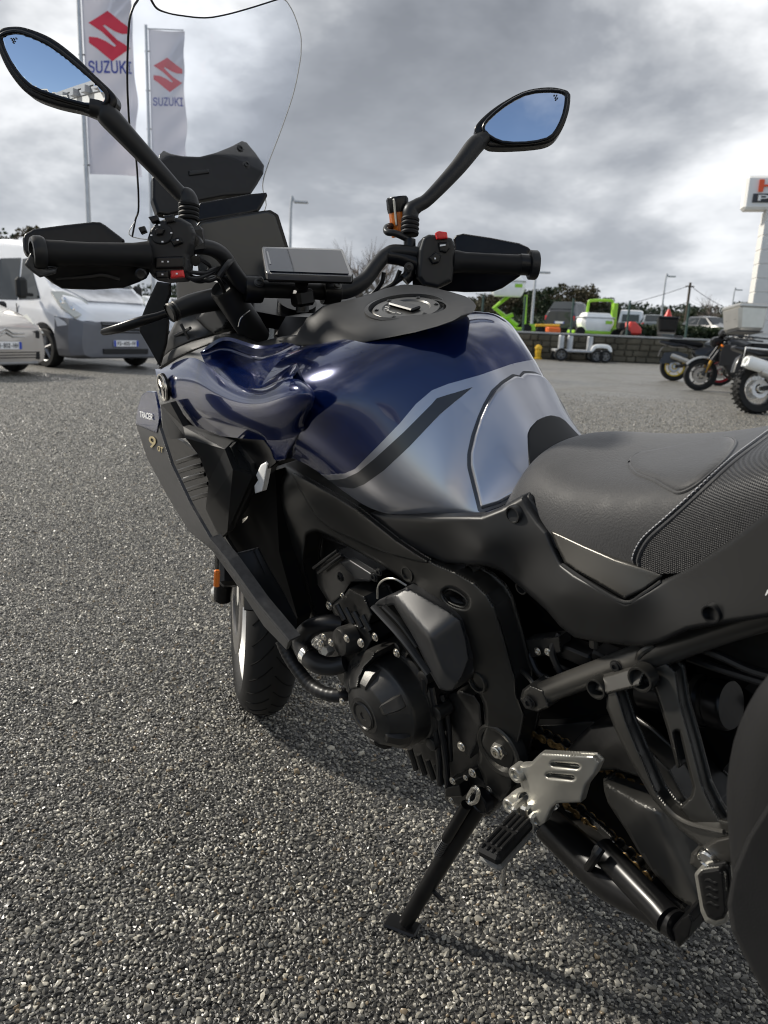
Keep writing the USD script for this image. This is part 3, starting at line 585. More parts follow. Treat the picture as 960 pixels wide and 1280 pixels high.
# --- terrace, wall, fence posts
WY = 29.6
obj_w = thing('boundary_wall', 'low weathered stone boundary wall along the far side of the lot', 'wall')
obj('wall_face', box(24, .35, .92, 9.5, WY+.18, .46, .03), 'wall_stone', obj_w); obj('coping', box(24, .42, .07, 9.5, WY+.18, .955, .02), 'concrete_pole', obj_w)
rw_ = np.random.default_rng(11)
for r_ in range(4):
    x = 3.0
    while x < 16:
        w_ = rw_.uniform(.28, .62); h_ = .215+rw_.uniform(-.012, .008)
        obj('stone', rbox((w_-.015, .08+rw_.uniform(0, .04), h_), .035, (x+w_/2, WY-.012, .115+r_*.222)), 'wall_stone', obj_w, 40); x += w_
tg = obj('terrace', trimesh.Trimesh([[-300, WY+.3, .88], [300, WY+.3, .88], [300, 400, .88], [-300, 400, .88], [-300, WY+.3, -.2], [300, WY+.3, -.2]], [[0, 1, 2], [0, 2, 3], [4, 5, 1], [4, 1, 0]], process=False), 'asphalt', None, False); tag(tg, 'raised yard behind the boundary wall', None, None, 'structure')
vg = obj('verge', trimesh.Trimesh([[-260, 44, .89], [260, 44, .89], [260, 390, .89], [-260, 390, .89]], [[0, 1, 2], [0, 2, 3]], process=False), 'grass', None, False); tag(vg, 'grass verge under the trees', None, None, 'structure')
for i, (px, lab) in enumerate(((653, 'dark green fence post left of the dark off-road car'), (713, 'dark green fence post in front of the dark off-road car'), (783, 'dark green fence post between white bucket and red machine'), (857, 'dark green fence post beside the black top box'), (601, 'dark green fence post nearest the tank'))):
    p = W(px, 418, WY+.25); t = thing('fence_post', lab, 'fence post', 'green fence posts along the wall', mat4(np.eye(3), (p[0], WY+.25, .98)))
    obj('post', box(.07, .07, 1.25, 0, 0, .62, .01), 'post_green', t); obj('post_cap', box(.085, .085, .03, 0, 0, 1.26, .008), 'post_green', t)

def on_terrace(px, Y, z=.88): p = W(px, 420, Y); return np.array([p[0], Y, z])
# access platforms with white buckets
def platform(px, Y, label, arch, s=1.0, yaw=0., high=0.):
    t = thing('access_platform', label, 'lifting platform', None, mat4(rotz(yaw)*s, on_terrace(px, Y)))
    bk = trimesh.convex.convex_hull(np.vstack([rbox((1.42, .9, .45), .14, (0, 0, .62+high)).vertices, rbox((1.2, .8, .2), .08, (0, 0, .30+high)).vertices, rbox((1.15, .75, .2), .08, (0, 0, .90+high)).vertices]))
    b = obj('bucket', bk, 'bucket_white', t, 35); obj('bucket_band', rbox((1.44, .92, .05), .02, (0, 0, .80+high)), 'galvanised', b); obj('maker_mark', box(.30, .02, .14, .45, -.45, .62+high, .005), 'lime_paint', b)
    if arch: obj('guard_arch', tube([(.75, .4, .1), (.86, .4, .8), (.86, .4, 1.45), (.7, .4, 1.56), (-.1, .4, 1.52), (-.22, .4, 1.40), (-.26, .4, .8)], .06, 8, 3), 'lime_paint', t); obj('mast', box(.2, .2, 1.4, .88, .15, .75, .03), 'lime_paint', t)
    else: obj('boom', [tube([(.5, .3, .3), (-.5, .3, high*.8), (.35, .3, high+.5)], .10, 8, 1), tube([(.8, .3, .2), (.75, .3, high+.3)], .07, 8, 1), tube([(-.9, .2, .25), (.3, .2, high*.6)], .09, 8, 1)], 'lime_paint', t)
    obj('chassis', [box(2.3, .9, .14, .1, 0, .18, .03), box(.5, 1.1, .3, 1.0, 0, .25, .04)], 'lime_paint', t)
    for x in (-.8, .9):
        for y_ in (-.5, .5): obj('wheel', lathe((x, y_, .2), (0, 1, 0), [(0, -.08), (.2, -.08), (.2, .08), (0, .08)], 20), 'tyre_rubber', t)
platform(742, 33.5, 'lime green lifting machine with tall arch and rounded white bucket', True, .98, 6)
platform(630, 36, 'lime green platform with raised white bucket just right of the tank', False, 1.1, -10, 1.25)
# dark off-road car, other parked cars
p = on_terrace(712, 42); t = hatch('off_road_car', 'boxy black off-road car behind the wall, left of the white bucket', 'dark_car', mat4(rotz(60), p), None, .2)
hatch('silver_car', 'grey estate car with orange plate parked behind the wall, near the red machine', 'grey_car', mat4(rotz(75), on_terrace(814, 52)), None, .0, None, True)
hatch('blue_grey_car', 'dark blue grey car on the yard behind the parked motorcycles', 'dark_car', mat4(rotz(-70), on_terrace(886, 52)), None, .05)
t = thing('yard_van', 'far white van parked in the yard above the red machine', 'van', None, mat4(rotz(70)*.8, on_terrace(788, 56)))
obj('body', body_mesh(vst), 'white_van_paint', t, 28); car_wheels(t, (1.75, -1.6), .9, .345, .22, 'wheel_grey')
quad('windscreen', t, [(1.83, -.84, 1.46), (1.83, .84, 1.46), (1.14, .76, 2.10), (1.14, -.76, 2.10)] + np.array([.02, 0, .012]), 'car_glass'); quad('rear_window', t, [(-2.74, .7, 1.3), (-2.74, -.7, 1.3), (-2.72, -.68, 1.9), (-2.72, .68, 1.9)], 'car_glass')
t = thing('red_machine', 'small red garden tractor standing behind the wall', 'tractor', None, mat4(rotz(20)*.8, on_terrace(787, 33, .75)))
obj('hood', trimesh.convex.convex_hull(np.vstack([rbox((.9, .6, .4), .1, (.1, 0, .55)).vertices, rbox((.4, .5, .2), .06, (.0, 0, .9)).vertices])), 'red_machine', t); obj('seat', box(.35, .4, .4, -.6, 0, .75, .08), 'arch_black', t)
for x, R in ((.4, .2), (-.55, .3)):
    for y_ in (-.4, .4): obj('wheel', lathe((x, y_, R), (0, 1, 0), [(0, -.08), (R, -.08), (R, .08), (0, .08)], 20), 'tyre_rubber', t)
t = thing('orange_implement', 'low orange and yellow farm implement behind the wall', 'implement', None, mat4(rotz(0), on_terrace(684, 31)))
obj('beam', [tube([(-.5, 0, .35), (.45, 0, .38)], .05, 8, 1)], 'yellow_paint', t); obj('drum', [box(.5, .5, .22, .2, 0, .2, .04)], 'orange_paint', t); obj('wheel', lathe((-.3, 0, .15), (0, 1, 0), [(0, -.05), (.15, -.05), (.15, .05), (0, .05)], 16), 'tyre_rubber', t)
t = thing('red_beacon', 'small red beacon cone rising behind the black top box', 'beacon', None, mat4(np.eye(3), on_terrace(832, 31)))
obj('base', box(.5, .5, .9, 0, 0, .45, .04), 'grey_car', t); obj('cone', lathe((0, 0, .9), (0, 0, 1), [(0, 0), (.15, 0), (.11, .08), (.04, .26), (0, .28)], 16), 'red_machine', t)
# trailer with white drums
t = thing('flat_trailer', 'low galvanised twin-axle trailer parked against the wall', 'trailer', None, mat4(rotz(-4)*.88, (W(724, 450, 28.6)[0], 28.6, 0)))
obj('bed', [box(2.0, 1.2, .10, -.1, 0, .42, .02), tube([(-1.0, -.62, .42), (.9, -.62, .42)], .04, 8, 1)], 'galvanised', t)
for x in (-.85, -.5, .3): obj('stanchion', lathe((x, -.35, .46), (0, 0, 1), [(0, 0), (.12, 0), (.12, .52), (.10, .56), (0, .56)], 18), 'galvanised', t)
obj('mudguard', tube([(.38, -.62, .44), (.46, -.62, .62), (.75, -.62, .66), (1.02, -.62, .62), (1.1, -.62, .44)], .08, 8, 4, flat=.5), 'bucket_white', t)
for x in (.58, .92, -.85):
    for s in (-1, 1):
        o, rm = wheel(t, x, s*.62, .26, .17, .62, s); obj('rim', rm, 'wheel_grey', o, 40)
t = thing('yellow_hydrant', 'small yellow hydrant at the foot of the wall', 'hydrant', None, mat4(np.eye(3), (W(672, 448, 29.2)[0], 29.2, 0)))
obj('barrel', lathe((0, 0, 0), (0, 0, 1), [(0, 0), (.16, 0), (.16, .05), (.11, .07), (.11, .36), (.14, .38), (.12, .46), (.05, .52), (0, .53)], 18), 'yellow_paint', t); obj('outlet', lathe((0, -.1, .28), (0, -1, 0), [(0, 0), (.06, 0), (.06, .07), (0, .07)], 12), 'yellow_paint', t)

# --- lamps, poles, wires
def lamp_post(px, py, Y, label, arm=1, group='street lamps beyond the lot'):
    p = W(px, 400, Y); top = W(px, py, Y)[2]; t = thing('street_lamp', label, 'street lamp', group, mat4(np.eye(3), (p[0], Y, 0)))
    obj('pole', tube([(0, 0, 0), (0, 0, top-.25), (arm*.15, 0, top)], [.085, .055, .045], 12, 3), 'galvanised', t); obj('lamp_head', rbox((.60, .22, .10), .03, (arm*.42, 0, top)), 'galvanised', t)
lamp_post(362, 252, 34, 'street lamp with short arm right of the instrument display'); lamp_post(826, 345, 60, 'street lamp behind the yellow-rimmed motorcycle'); lamp_post(913, 362, 75, 'thin far street lamp left of the totem sign'); lamp_post(665, 340, 40, 'pale lamp post rising behind the right hand guard')
PT = []
for px, py, Y, lab in ((857, 353, 55, 'wooden utility pole carrying wires behind the motorcycles'), (1010, 395, 62, 'far utility pole just past the right edge'), (560, 395, 62, 'far utility pole behind the right hand guard')):
    p = W(px, 400, Y); top = W(px, py, Y)[2]; PT.append(np.array([p[0], Y, top]))
    t = thing('utility_pole', lab, 'utility pole', None, mat4(np.eye(3), (p[0], Y, 0))); obj('pole', tube([(0, 0, 0), (0, 0, top)], [.11, .08], 12, 1), 'bark', t); obj('crossarm', box(.6, .08, .08, 0, 0, top-.25, .01), 'bark', t)
for dz, lab in ((-.2, 'upper overhead wire across the sky'), (-1.3, 'lower overhead wire across the sky')):
    q = []
    for a, b in ((PT[2], PT[0]), (PT[0], PT[1])):
        for u in np.linspace(0, 1, 12): q.append(a*(1-u)+b*u+[0, 0, dz-1.0*4*u*(1-u)])
    tag(obj('overhead_wire', tube(q, .018, 6, 1), 'arch_black', None), lab, 'wire')

# --- totem sign
sx0 = W(926, 262, 17.0); t = thing('totem_sign', 'tall dealer totem sign with red and black lettering on a pale column', 'sign', None, mat4(rotz(-14), (sx0[0], 17.0, 0)))
zt0 = W(930, 222, 17.0)[2]; zb0 = W(926, 264, 17.0)[2]; hh = zt0-zb0
obj('column', box(1.9, .5, zb0+.02, 1.40, .0, (zb0)/2, .03), 'cladding', t)
for i in range(int(zb0/.28)): obj('cladding_sheet', box(1.92, .52, .262, 1.40, 0, .14+i*.28, .008), 'cladding', t)
pnl = obj('panel', box(2.9, .42, hh, 1.45, -.05, (zt0+zb0)/2, .05), 'sign_white', t)
obj('black_band', box(2.70, .03, hh*.26, 1.50, -.265, zb0+hh*.33, .004), 'sign_black', pnl)
words('HONDA', hh*.34, 'sign_red', pnl, (.18, -.262, zb0+hh*.52), (1, 0, 0), (0, 0, 1), depth=.03, centre=False, width=2.4); words('PRODUITS', hh*.16, 'sign_white', pnl, (.22, -.282, zb0+hh*.25), (1, 0, 0), (0, 0, 1), depth=.02, centre=False, width=1.9)

# --- trees
def tree(px, Y, py_top, label, kind, wr=.8, bare=False, group='trees beyond the yard', n=1500, trunk_f=.35):
    r = np.random.default_rng(int(abs(px)*13+Y+(5 if px < 0 else 0))); p = W(px, 410, Y); H = W(px, py_top, Y)[2]-.88
    t = thing('tree', label, 'tree', group, mat4(np.eye(3), (p[0], Y, .88)))
    br = [tube([(0, 0, -.3), (.05*H*.1, 0, H*.4), (0, .02*H, H*.8)], [.035*H, .022*H, .008*H], 8, 3)]
    tips = []
    for i in range(26 if bare else 12):
        a = r.uniform(0, 6.28); z0 = H*r.uniform(.2, .7); L = H*r.uniform(.22, .42)*wr; q = np.array([0, 0, z0]); e = q+[math.cos(a)*L, math.sin(a)*L, L*r.uniform(.5, 1.3)]
        e[2] = min(e[2], H*.98); mid = (q+e)/2+r.normal(0, .03*H, 3); br.append(tube([q, mid, e], [.012*H, .007*H, .003*H], 6, 2)); tips.append(e)
        if bare:
            for k in range(9):
                s0 = q*.4+e*.6; d = (e-q)*r.uniform(.3, .6)+r.normal(0, .08*H, 3)+[0, 0, .06*H]; br.append(tube([s0, s0+d], [.0035*H, .0012*H], 4, 1))
    obj('trunk', br, 'twig' if bare else 'bark', t, True)
    if bare: return t
    cl = [np.array([r.normal(0, .22)*H*wr, r.normal(0, .22)*H*wr, H*r.uniform(.16, .86)]) for _ in range(30)]+tips
    V = []; 
    for c in cl:
        rad = H*r.uniform(.09, .17); m = n//len(cl); d = r.normal(size=(m, 3)); d /= np.linalg.norm(d, axis=1)[:, None]; V.append(c+d*rad*r.uniform(.45, 1.05, (m, 1))*[1.1, 1.1, .8])
    V = np.vstack(V); V = V[(V[:, 2] < H) & (V[:, 2] > .03*H)]; m = len(V); s = H*r.uniform(.018, .038, (m, 1)); a = r.normal(size=(m, 3)); a /= np.linalg.norm(a, axis=1)[:, None]; b = np.cross(a, r.normal(size=(m, 3))); b /= np.linalg.norm(b, axis=1)[:, None]
    vv = np.stack([V-a*s, V+b*s*.8, V+a*s, V-b*s*.8], 1).reshape(-1, 3); i = np.arange(m)*4; f = np.vstack([np.column_stack([i, i+1, i+2]), np.column_stack([i, i+2, i+3])])
    obj('crown', trimesh.Trimesh(vv, f, process=False), kind, t, False); return t
TL = [(600, 62, 372, 'oak_leaves', 'brownish tree peeping over the tank'), (632, 60, 362, 'oak_leaves', 'broad brownish tree behind the raised white bucket'), (668, 58, 358, 'green_leaves', 'green brown tree left of the dark off-road car'), (690, 62, 366, 'oak_leaves', 'thin topped brown tree over the dark off-road car'), (722, 60, 355, 'oak_leaves', 'tallest rounded brown tree above the dark off-road car'), (758, 75, 380, 'green_leaves', 'low green tree behind the lime arch'),
      (785, 78, 382, 'green_leaves', 'dark green tree above the white yard van'), (808, 80, 384, 'pine_leaves', 'dark conifer group above the grey estate car'), (832, 76, 388, 'green_leaves', 'green tree above the black top box'), (872, 58, 381, 'green_leaves', 'round dark green tree right of the utility pole'), (893, 62, 392, 'oak_leaves', 'small brown tree left of the aluminium box'), (930, 55, 378, 'green_leaves', 'green tree top beside the totem column'), (960, 70, 388, 'oak_leaves', 'brown tree behind the totem column'),
      (545, 64, 372, 'oak_leaves', 'brown tree behind the right grip'), (8, 46, 282, 'oak_leaves', 'brown tree above the white van roof'), (-25, 50, 270, 'green_leaves', 'green tree at the far left edge'), (40, 52, 300, 'oak_leaves', 'low brown tree behind the van'), (900, 90, 398, 'pine_leaves', 'far dark pine row behind the parked motorcycles'), (770, 95, 392, 'pine_leaves', 'far dark pines behind the lime arch'), (650, 90, 380, 'pine_leaves', 'far dark pines behind the fence post')]
for k_, (px, py) in enumerate(((615, 368), (648, 362), (680, 364), (704, 362), (740, 372), (750, 384), (772, 386), (796, 387), (818, 387), (845, 391), (858, 390), (908, 398), (920, 396), (945, 392), (578, 374), (560, 378))):
    TL.append((px, 66+7*(k_ % 4), py, ('oak_leaves', 'green_leaves', 'pine_leaves')[k_ % 3], ('brown', 'green', 'dark')[k_ % 3]+' crown in the tree line, '+['first', 'second', 'third', 'fourth', 'fifth', 'sixth', 'seventh', 'eighth', 'ninth', 'tenth', 'eleventh', 'twelfth', 'thirteenth', 'fourteenth', 'fifteenth', 'sixteenth'][sorted([615, 648, 680, 704, 740, 750, 772, 796, 818, 845, 858, 908, 920, 945, 578, 560]).index(px)]+' of the lower trees counted from the tank'))
for px, Y, py, kd, lab in TL: tree(px, Y*(2.5 if px > 100 else 1.), py, lab, kd, wr=1.0 if px != 722 else 1.1, n=3000)
for px, Y, py, lab in ((445, 60, 312, 'bare winter tree left of the fluid reservoir'), (470, 64, 316, 'bare winter tree right behind the handlebar bend'), (885, 66, 376, 'bare tree top beside the round dark green tree'), (428, 70, 322, 'thin bare tree beside the phone')): tree(px, Y, py, lab, None, .8, True)
def hedge(x0, x1, Y, z0, h, label):
    r = np.random.default_rng(int(abs(x0)*7+Y)); n = int((x1-x0)*420); V = np.column_stack([r.uniform(x0, x1, n), r.uniform(-1.2, 1.2, n)+Y, z0+h*r.random(n)**.6*(.75+.25*meshkit.noise(np.column_stack([r.uniform(x0, x1, n)*.5, np.zeros(n), np.zeros(n)])))])
    s = r.uniform(.08, .2, (n, 1)); a = r.normal(size=(n, 3)); a /= np.linalg.norm(a, axis=1)[:, None]; b = np.cross(a, r.normal(size=(n, 3))); b /= np.linalg.norm(b, axis=1)[:, None]
    vv = np.stack([V-a*s, V+b*s*.8, V+a*s, V-b*s*.8], 1).reshape(-1, 3); i = np.arange(n)*4; f = np.vstack([np.column_stack([i, i+1, i+2]), np.column_stack([i, i+2, i+3])])
    tag(obj('hedge', trimesh.Trimesh(vv, f, process=False), 'green_leaves', None, False), label, 'hedge')
hedge(-24, 2, 47, .88, 1.3, 'dark hedge behind the white hatchback and van'); hedge(2, 30, 50, .88, .85, 'dark hedge below the tree line on the right'); hedge(10, 90, 88, .88, 1.9, 'far overgrown hedge behind the motorcycles')
def far_wood():
    r = np.random.default_rng(5); n = 22000; X = r.uniform(-70, 230, n); Yw = 225+r.uniform(-9, 9, n)
    top = 8.9+3.4*meshkit.fbm(np.column_stack([X*.06, Yw*.0, np.zeros(n)]), 4)-1.2
    V = np.column_stack([X, Yw, .5+top*r.random(n)**.7]); s = r.uniform(.22, .62, (n, 1)); a = r.normal(size=(n, 3)); a /= np.linalg.norm(a, axis=1)[:, None]; b = np.cross(a, r.normal(size=(n, 3))); b /= np.linalg.norm(b, axis=1)[:, None]
    vv = np.stack([V-a*s, V+b*s*.8, V+a*s, V-b*s*.8], 1).reshape(-1, 3); k = np.arange(n)*4; f = np.vstack([np.column_stack([k, k+1, k+2]), np.column_stack([k, k+2, k+3])])
    tag(obj('far_wood', trimesh.Trimesh(vv, f, process=False), 'pine_leaves', None, False), 'far dark wood closing the horizon behind the yard', 'wood', None, 'stuff')
far_wood()
# --- the dealer's building behind the photographer, seen in the left mirror
bl = thing('showroom', 'pale showroom building reflected in the left mirror', 'building', None, mat4(rotz(SHOW_YAW), SHOW_AT))
obj('wall', box(40, 10, 7.1, 0, 0, 3.55, .02), 'cladding', bl); obj('parapet', box(40.4, 10.4, .35, 0, 0, 7.8, .02), 'roof_grey', bl)
for i in range(26): obj('bracket', box(.5, .7, .55, -19+i*1.5, 5.3, 7.35, .03), 'roof_grey', bl)
obj('fascia', box(40.2, 10.2, .5, 0, 0, 7.35, .02), 'galvanised', bl); obj('red_sign', box(3.2, .1, 1.0, SHOW_SIGN, 5.12, 5.0, .02), 'sign_red', bl)
for i in range(6): obj('window', box(4.5, .08, 2.6, -16+i*6.3, 5.03, 1.6, .01), 'car_glass', bl)
# --- the other parked motorcycles
def moto(name, label, m, o):
    t = thing(name, label, 'motorcycle', 'motorcycles parked at the right', m); wb = 1.50; Rf, Rr = o.get('Rf', .31), o.get('Rr', .32)
    for nm, x, R, w, rim, key in (('front_wheel', wb, Rf, .12, .74, 'front_rim'), ('rear_wheel', 0, Rr, .17, .70, 'rear_rim')):
        wire = o.get('wire'); q, rm = wheel(t, x, 0, R, w, rim, -1, 5 if not wire else 1, nm, knob=o.get('knob', False) , thick=.022); obj('rim', rm, o.get(key, 'bike_black'), q, 40)
        if wire:
            sp = []
            for i in range(28):
                a = i*2*np.pi/28; b = a+.5*(1 if i % 2 else -1); s = 1 if i % 4 < 2 else -1; sp.append(tube([np.array([x+.045*math.cos(b), s*.03, R+.045*math.sin(b)]), np.array([x+(rim*R-.02)*math.cos(a), s*.02, R+(rim*R-.02)*math.sin(a)])], .0028, 5, 1))
            obj('spokes', sp, 'zinc_bolt', q)
        for s in (-1, 1): obj('brake_disc', lathe((x, s*.075, R), (0, 1, 0), [(.075, -.003), (.145 if x else .125, -.003), (.145 if x else .125, .003), (.075, .003), (.075, -.003)], 36), o.get('disc', 'brake_disc'), q)
        obj('hub', lathe((x, 0, R), (0, 1, 0), [(0, -.09), (.045, -.09), (.05, 0), (.045, .09), (0, .09)], 18), 'zinc_bolt', q)
    for s in (-1, 1):
        lg_ = obj('fork_leg', tube([(wb-.02, s*.10, Rf), (wb-.12, s*.10, Rf+.26), (wb-.33, s*.10, .96)], [.034, .03, .028], 12, 2), 'bike_black', t)
        obj('fork_tube', tube([(wb-.05, s*.10, Rf+.07), (wb-.135, s*.10, Rf+.29)], .0335, 12, 1), o.get('fork', 'bike_black'), lg_); obj('upper_tube', tube([(wb-.27, s*.10, .80), (wb-.31, s*.10, .90)], .032, 12, 1), o.get('fork', 'bike_black'), lg_)
        obj('brake_caliper', rbox((.06, .05, .11), .012, (wb-.13, s*.10, Rf+.02)), 'smooth_black', lg_)
    obj('body_fairing', trimesh.convex.convex_hull(np.vstack([rbox((.36, .40, .30), .06, (.98, 0, .62)).vertices, rbox((.30, .30, .20), .05, (.80, 0, .34)).vertices, rbox((.5, .28, .2), .05, (.60, 0, .66)).vertices, rbox((.1, .3, .2), .04, (1.16, 0, .82)).vertices])), 'bike_black', t, 35)
    obj('instrument', rbox((.12, .2, .14), .03, (1.22, 0, 1.10), rotm('y', -.5)), 'smooth_black', t, 35)
    obj('front_mudguard', trimesh.convex.convex_hull(np.array([(wb+(Rf+.04)*math.cos(a), y, Rf+(Rf+.04-.02*(abs(y) > .05))*math.sin(a)) for a in np.linspace(.6, 2.2, 8) for y in (-.07, -.03, .03, .07)])).difference(trimesh.creation.cylinder(Rf+.012, .4, sections=48, transform=trimesh.transformations.translation_matrix((wb, 0, Rf))@trimesh.transformations.rotation_matrix(np.pi/2, [1, 0, 0])), engine='manifold'), o.get('guard', 'bike_black'), t)
    obj('engine', [rbox((.46, .34, .30), .06, (.80, 0, .46)), rbox((.30, .30, .34), .05, (.92, 0, .62), rotm('y', .35)), lathe((.70, -.17, .42), (0, -1, 0), [(0, 0), (.12, 0), (.11, .05), (0, .07)], 24), lathe((.72, .17, .42), (0, 1, 0), [(0, 0), (.12, 0), (.11, .05), (0, .07)], 24)]+([tube([(.86, -.3, .5), (.86, .3, .5)], .11, 16, 1)] if o.get('boxer') else []), 'engine_black', t)
    obj('frame', [tube([(1.12, s*.03, .86), (.85, s*.17, .78), (.55, s*.16, .55), (.52, s*.13, .36)], .03, 8, 4) for s in (-1, 1)]+[tube([(.60, s*.13, .70), (.2, s*.12, .80), (-.2, s*.08, .86)], .018, 8, 3) for s in (-1, 1)], 'bike_black', t)
    obj('swing_arm', [tube([(.52, s*.12, .42), (0, s*.12, Rr)], .032, 8, 1) for s in (-1, 1)], 'bike_black', t)
    obj('fuel_tank', trimesh.convex.convex_hull(np.vstack([rbox((.28, .30, .2), .07, (1.02, 0, .95)).vertices, rbox((.30, .26, .16), .06, (.74, 0, .86)).vertices, rbox((.1, .3, .12), .04, (1.10, 0, .86)).vertices])).subdivide(), o.get('tank', 'bike_black'), t, 40)
    obj('seat', trimesh.convex.convex_hull(np.vstack([rbox((.3, .24, .10), .04, (.42, 0, .84)).vertices, rbox((.42, .22, .09), .04, (.02, 0, .90)).vertices])), 'rubber', t, 35)
    obj('tail', trimesh.convex.convex_hull(np.vstack([rbox((.3, .2, .10), .03, (.05, 0, .82)).vertices, rbox((.16, .14, .06), .02, (-.32, 0, .88)).vertices])), o.get('tail', 'bike_black'), t, 35)
    for s in (-1, 1): obj('radiator_shroud', trimesh.convex.convex_hull(np.vstack([rbox((.22, .03, .34), .01, (1.14, s*.20, .70)).vertices, rbox((.3, .03, .10), .01, (1.05, s*.22, .88)).vertices])), o.get('shroud', 'bike_black'), t, 35)
    obj('headlight', trimesh.convex.convex_hull(np.vstack([rbox((.10, .22, .18), .05, (1.36, 0, .93)).vertices, rbox((.14, .18, .12), .04, (1.24, 0, .98)).vertices])), 'smooth_black', t, 35)
    obj('handlebar', tube([(1.02, -.40, 1.07), (1.10, -.25, 1.08), (1.14, -.06, 1.0), (1.14, .06, 1.0), (1.10, .25, 1.08), (1.02, .40, 1.07)], .014, 8, 4), 'bike_black', t)
    for s in (-1, 1):
        obj('grip', tube([(1.07, s*.29, 1.077), (1.02, s*.42, 1.07)], .019, 10, 1), 'rubber', t)
        mr = obj('mirror', rbox((.02, .15, .09), .008, (1.08, s*.44, 1.27)), 'smooth_black', t); obj('mirror_stem', tube([(1.10, s*.28, 1.09), (1.12, s*.36, 1.2), (1.09, s*.42, 1.25)], .007, 6, 3), 'bike_black', mr)
        obj('turn_signal', tube([(1.24, s*.10, .90), (1.24, s*.22, .90)], .018, 8, 1), 'amber_plastic', t)
    ex = obj('silencer', lathe((.30, -.19, .42), (-.95, -.08, .30), [(0, 0), (.03, 0), (.058, .06), (.06, .40), (.045, .44), (0, .43)], 24), o.get('exhaust', 'bike_black'), t); obj('downpipe', tube([(1.02, -.05, .55), (1.05, -.08, .32), (.75, -.12, .22), (.40, -.17, .36), (.30, -.19, .42)], .024, 10, 4), 'worn_alloy', t)
    obj('rear_mudguard', tube([(-.15, 0, .82), (-.32, 0, .74), (-.38, 0, .55)], .05, 8, 2, flat=.25, up=(0, 1, 0)), 'bike_black', t)
    if o.get('screen'): obj('screen', trimesh.convex.convex_hull(np.array([(1.36, y, .98) for y in (-.12, .12)]+[(1.18, y, 1.30) for y in (-.15, .15)]+[(1.375, 0, 1.0), (1.21, 0, 1.34)])), 'smooth_black', t, False)
    if o.get('topbox'):
        mt_, sz = o['topbox']; tb_ = obj('top_box', rbox(sz, .035, (-.26, 0, 1.10+sz[2]/2), taper=1.12), mt_, t, 30); obj('box_lid', rbox((sz[0]*1.14, sz[1]*1.14, .06), .02, (-.26, 0, 1.10+sz[2])), mt_, tb_, 30); obj('luggage_rack', [tube([(.12, s*.12, 1.0), (-.45, s*.12, 1.03)], .012, 6, 1) for s in (-1, 1)]+[rbox((.4, .3, .015), .004, (-.26, 0, 1.09))], 'bike_black', t)
        for y_ in (-.1, .1): obj('latch', rbox((.012, .05, .035), .004, (-.26-sz[0]/2-.004, y_, .97+sz[2]*.9)), 'smooth_black', tb_); obj('latch', rbox((.05, .012, .035), .004, (-.26+y_, -sz[1]/2-.004, .97+sz[2]*.9)), 'smooth_black', tb_)
    if o.get('rack'):
        for s in (-1,):
            obj('case_rack', tube([(.10, s*.22, .84), (-.36, s*.24, .86), (-.40, s*.24, .62), (-.05, s*.24, .58), (.08, s*.23, .70), (.10, s*.22, .84)], .011, 8, 1), 'white_plastic', t)
        obj('muffler_can', lathe((.10, -.20, .58), (-.95, -.06, .22), [(0, 0), (.05, 0), (.085, .05), (.088, .40), (.07, .45), (.045, .45), (.04, .42), (0, .42)], 28), 'bucket_white', t)
    if o.get('side_bag'): obj('mud_flap', trimesh.convex.convex_hull(np.array([(x, y, z) for y in (-.13, -.10) for x, z in ((.26, .60), (.02, .66), (-.26, .62), (-.36, .40), (-.30, .36), (.0, .44), (.22, .46))])), 'bike_black', t, 30)
    return t
def stand_at(px, py, th, local, lean=8.0):
    g = G(px, py); T = rotz(th)@rotm('x', -math.radians(lean)); q = T@np.array([*local, 0.]); return mat4(T, np.array([g[0]-q[0], g[1]-q[1], 0]))
moto('parked_adventure_bike', 'large adventure motorcycle with knobbly tyres and aluminium top box at the right edge', stand_at(944, 517, 8, (0, 0)), dict(knob=True, wire=True, topbox=('case_alloy', (.37, .40, .32)), rack=True, exhaust='case_alloy', tank='bike_grey', screen=True, Rr=.335, Rf=.345, boxer=True, disc='white_plastic'))
moto('parked_naked_bike', 'black naked motorcycle with gold fork and grey front mudguard, facing left', stand_at(872, 488, 172, (1.5, 0), 8), dict(fork='gold_fork', guard='bike_grey', tank='dark_car', front_rim='bike_black'))
moto('parked_red_rim_bike', 'dark motorcycle with red rear rim, mostly behind the naked one', stand_at(897, 482, 168, (1.5, 0), 8), dict(front_rim='red_rim', rear_rim='red_rim', tank='dark_car'))
moto('parked_touring_bike', 'touring motorcycle with yellow wheel rims and black top box', stand_at(841, 476, -14, (0, 0), 8), dict(rear_rim='yellow_rim', front_rim='yellow_rim', topbox=('smooth_black', (.40, .42, .30)), side_bag=True, exhaust='case_alloy', tank='bike_grey', screen=True))
# ------------------------------------------------------------------ the motorcycle
bike = thing('motorcycle', 'large dark blue and silver touring motorcycle leaning on its side stand, filling the foreground', 'motorcycle', m=mat4(BM, BT))
def bolt(px, py, y, r, mat='black_bolt', axis=(0, 1, 0), parent=None, name='bolt', **k):
    return obj(name, bolt_mesh(B(px, py, y), axis, r, **k), mat, parent if parent is not None else bike, 40)
def boss(name, px, py, y, r, mat, depth=.012, parent=None, bm='black_bolt', br=.0065):
    """a round collar standing proud with a bolt sunk in it"""
    c = B(px, py, y)
    o = obj(name, lathe(c, (0, 1, 0), [(r*.99, -.008), (r, .004), (r*.95, .006), (r*.8, .006), (r*.74, .003), (r*.7, -depth), (0, -depth)], 30), mat, parent if parent is not None else bike, 40)
    obj('bolt', bolt_mesh(c-[0, depth, 0], (0, 1, 0), br), bm, o, 40); return o

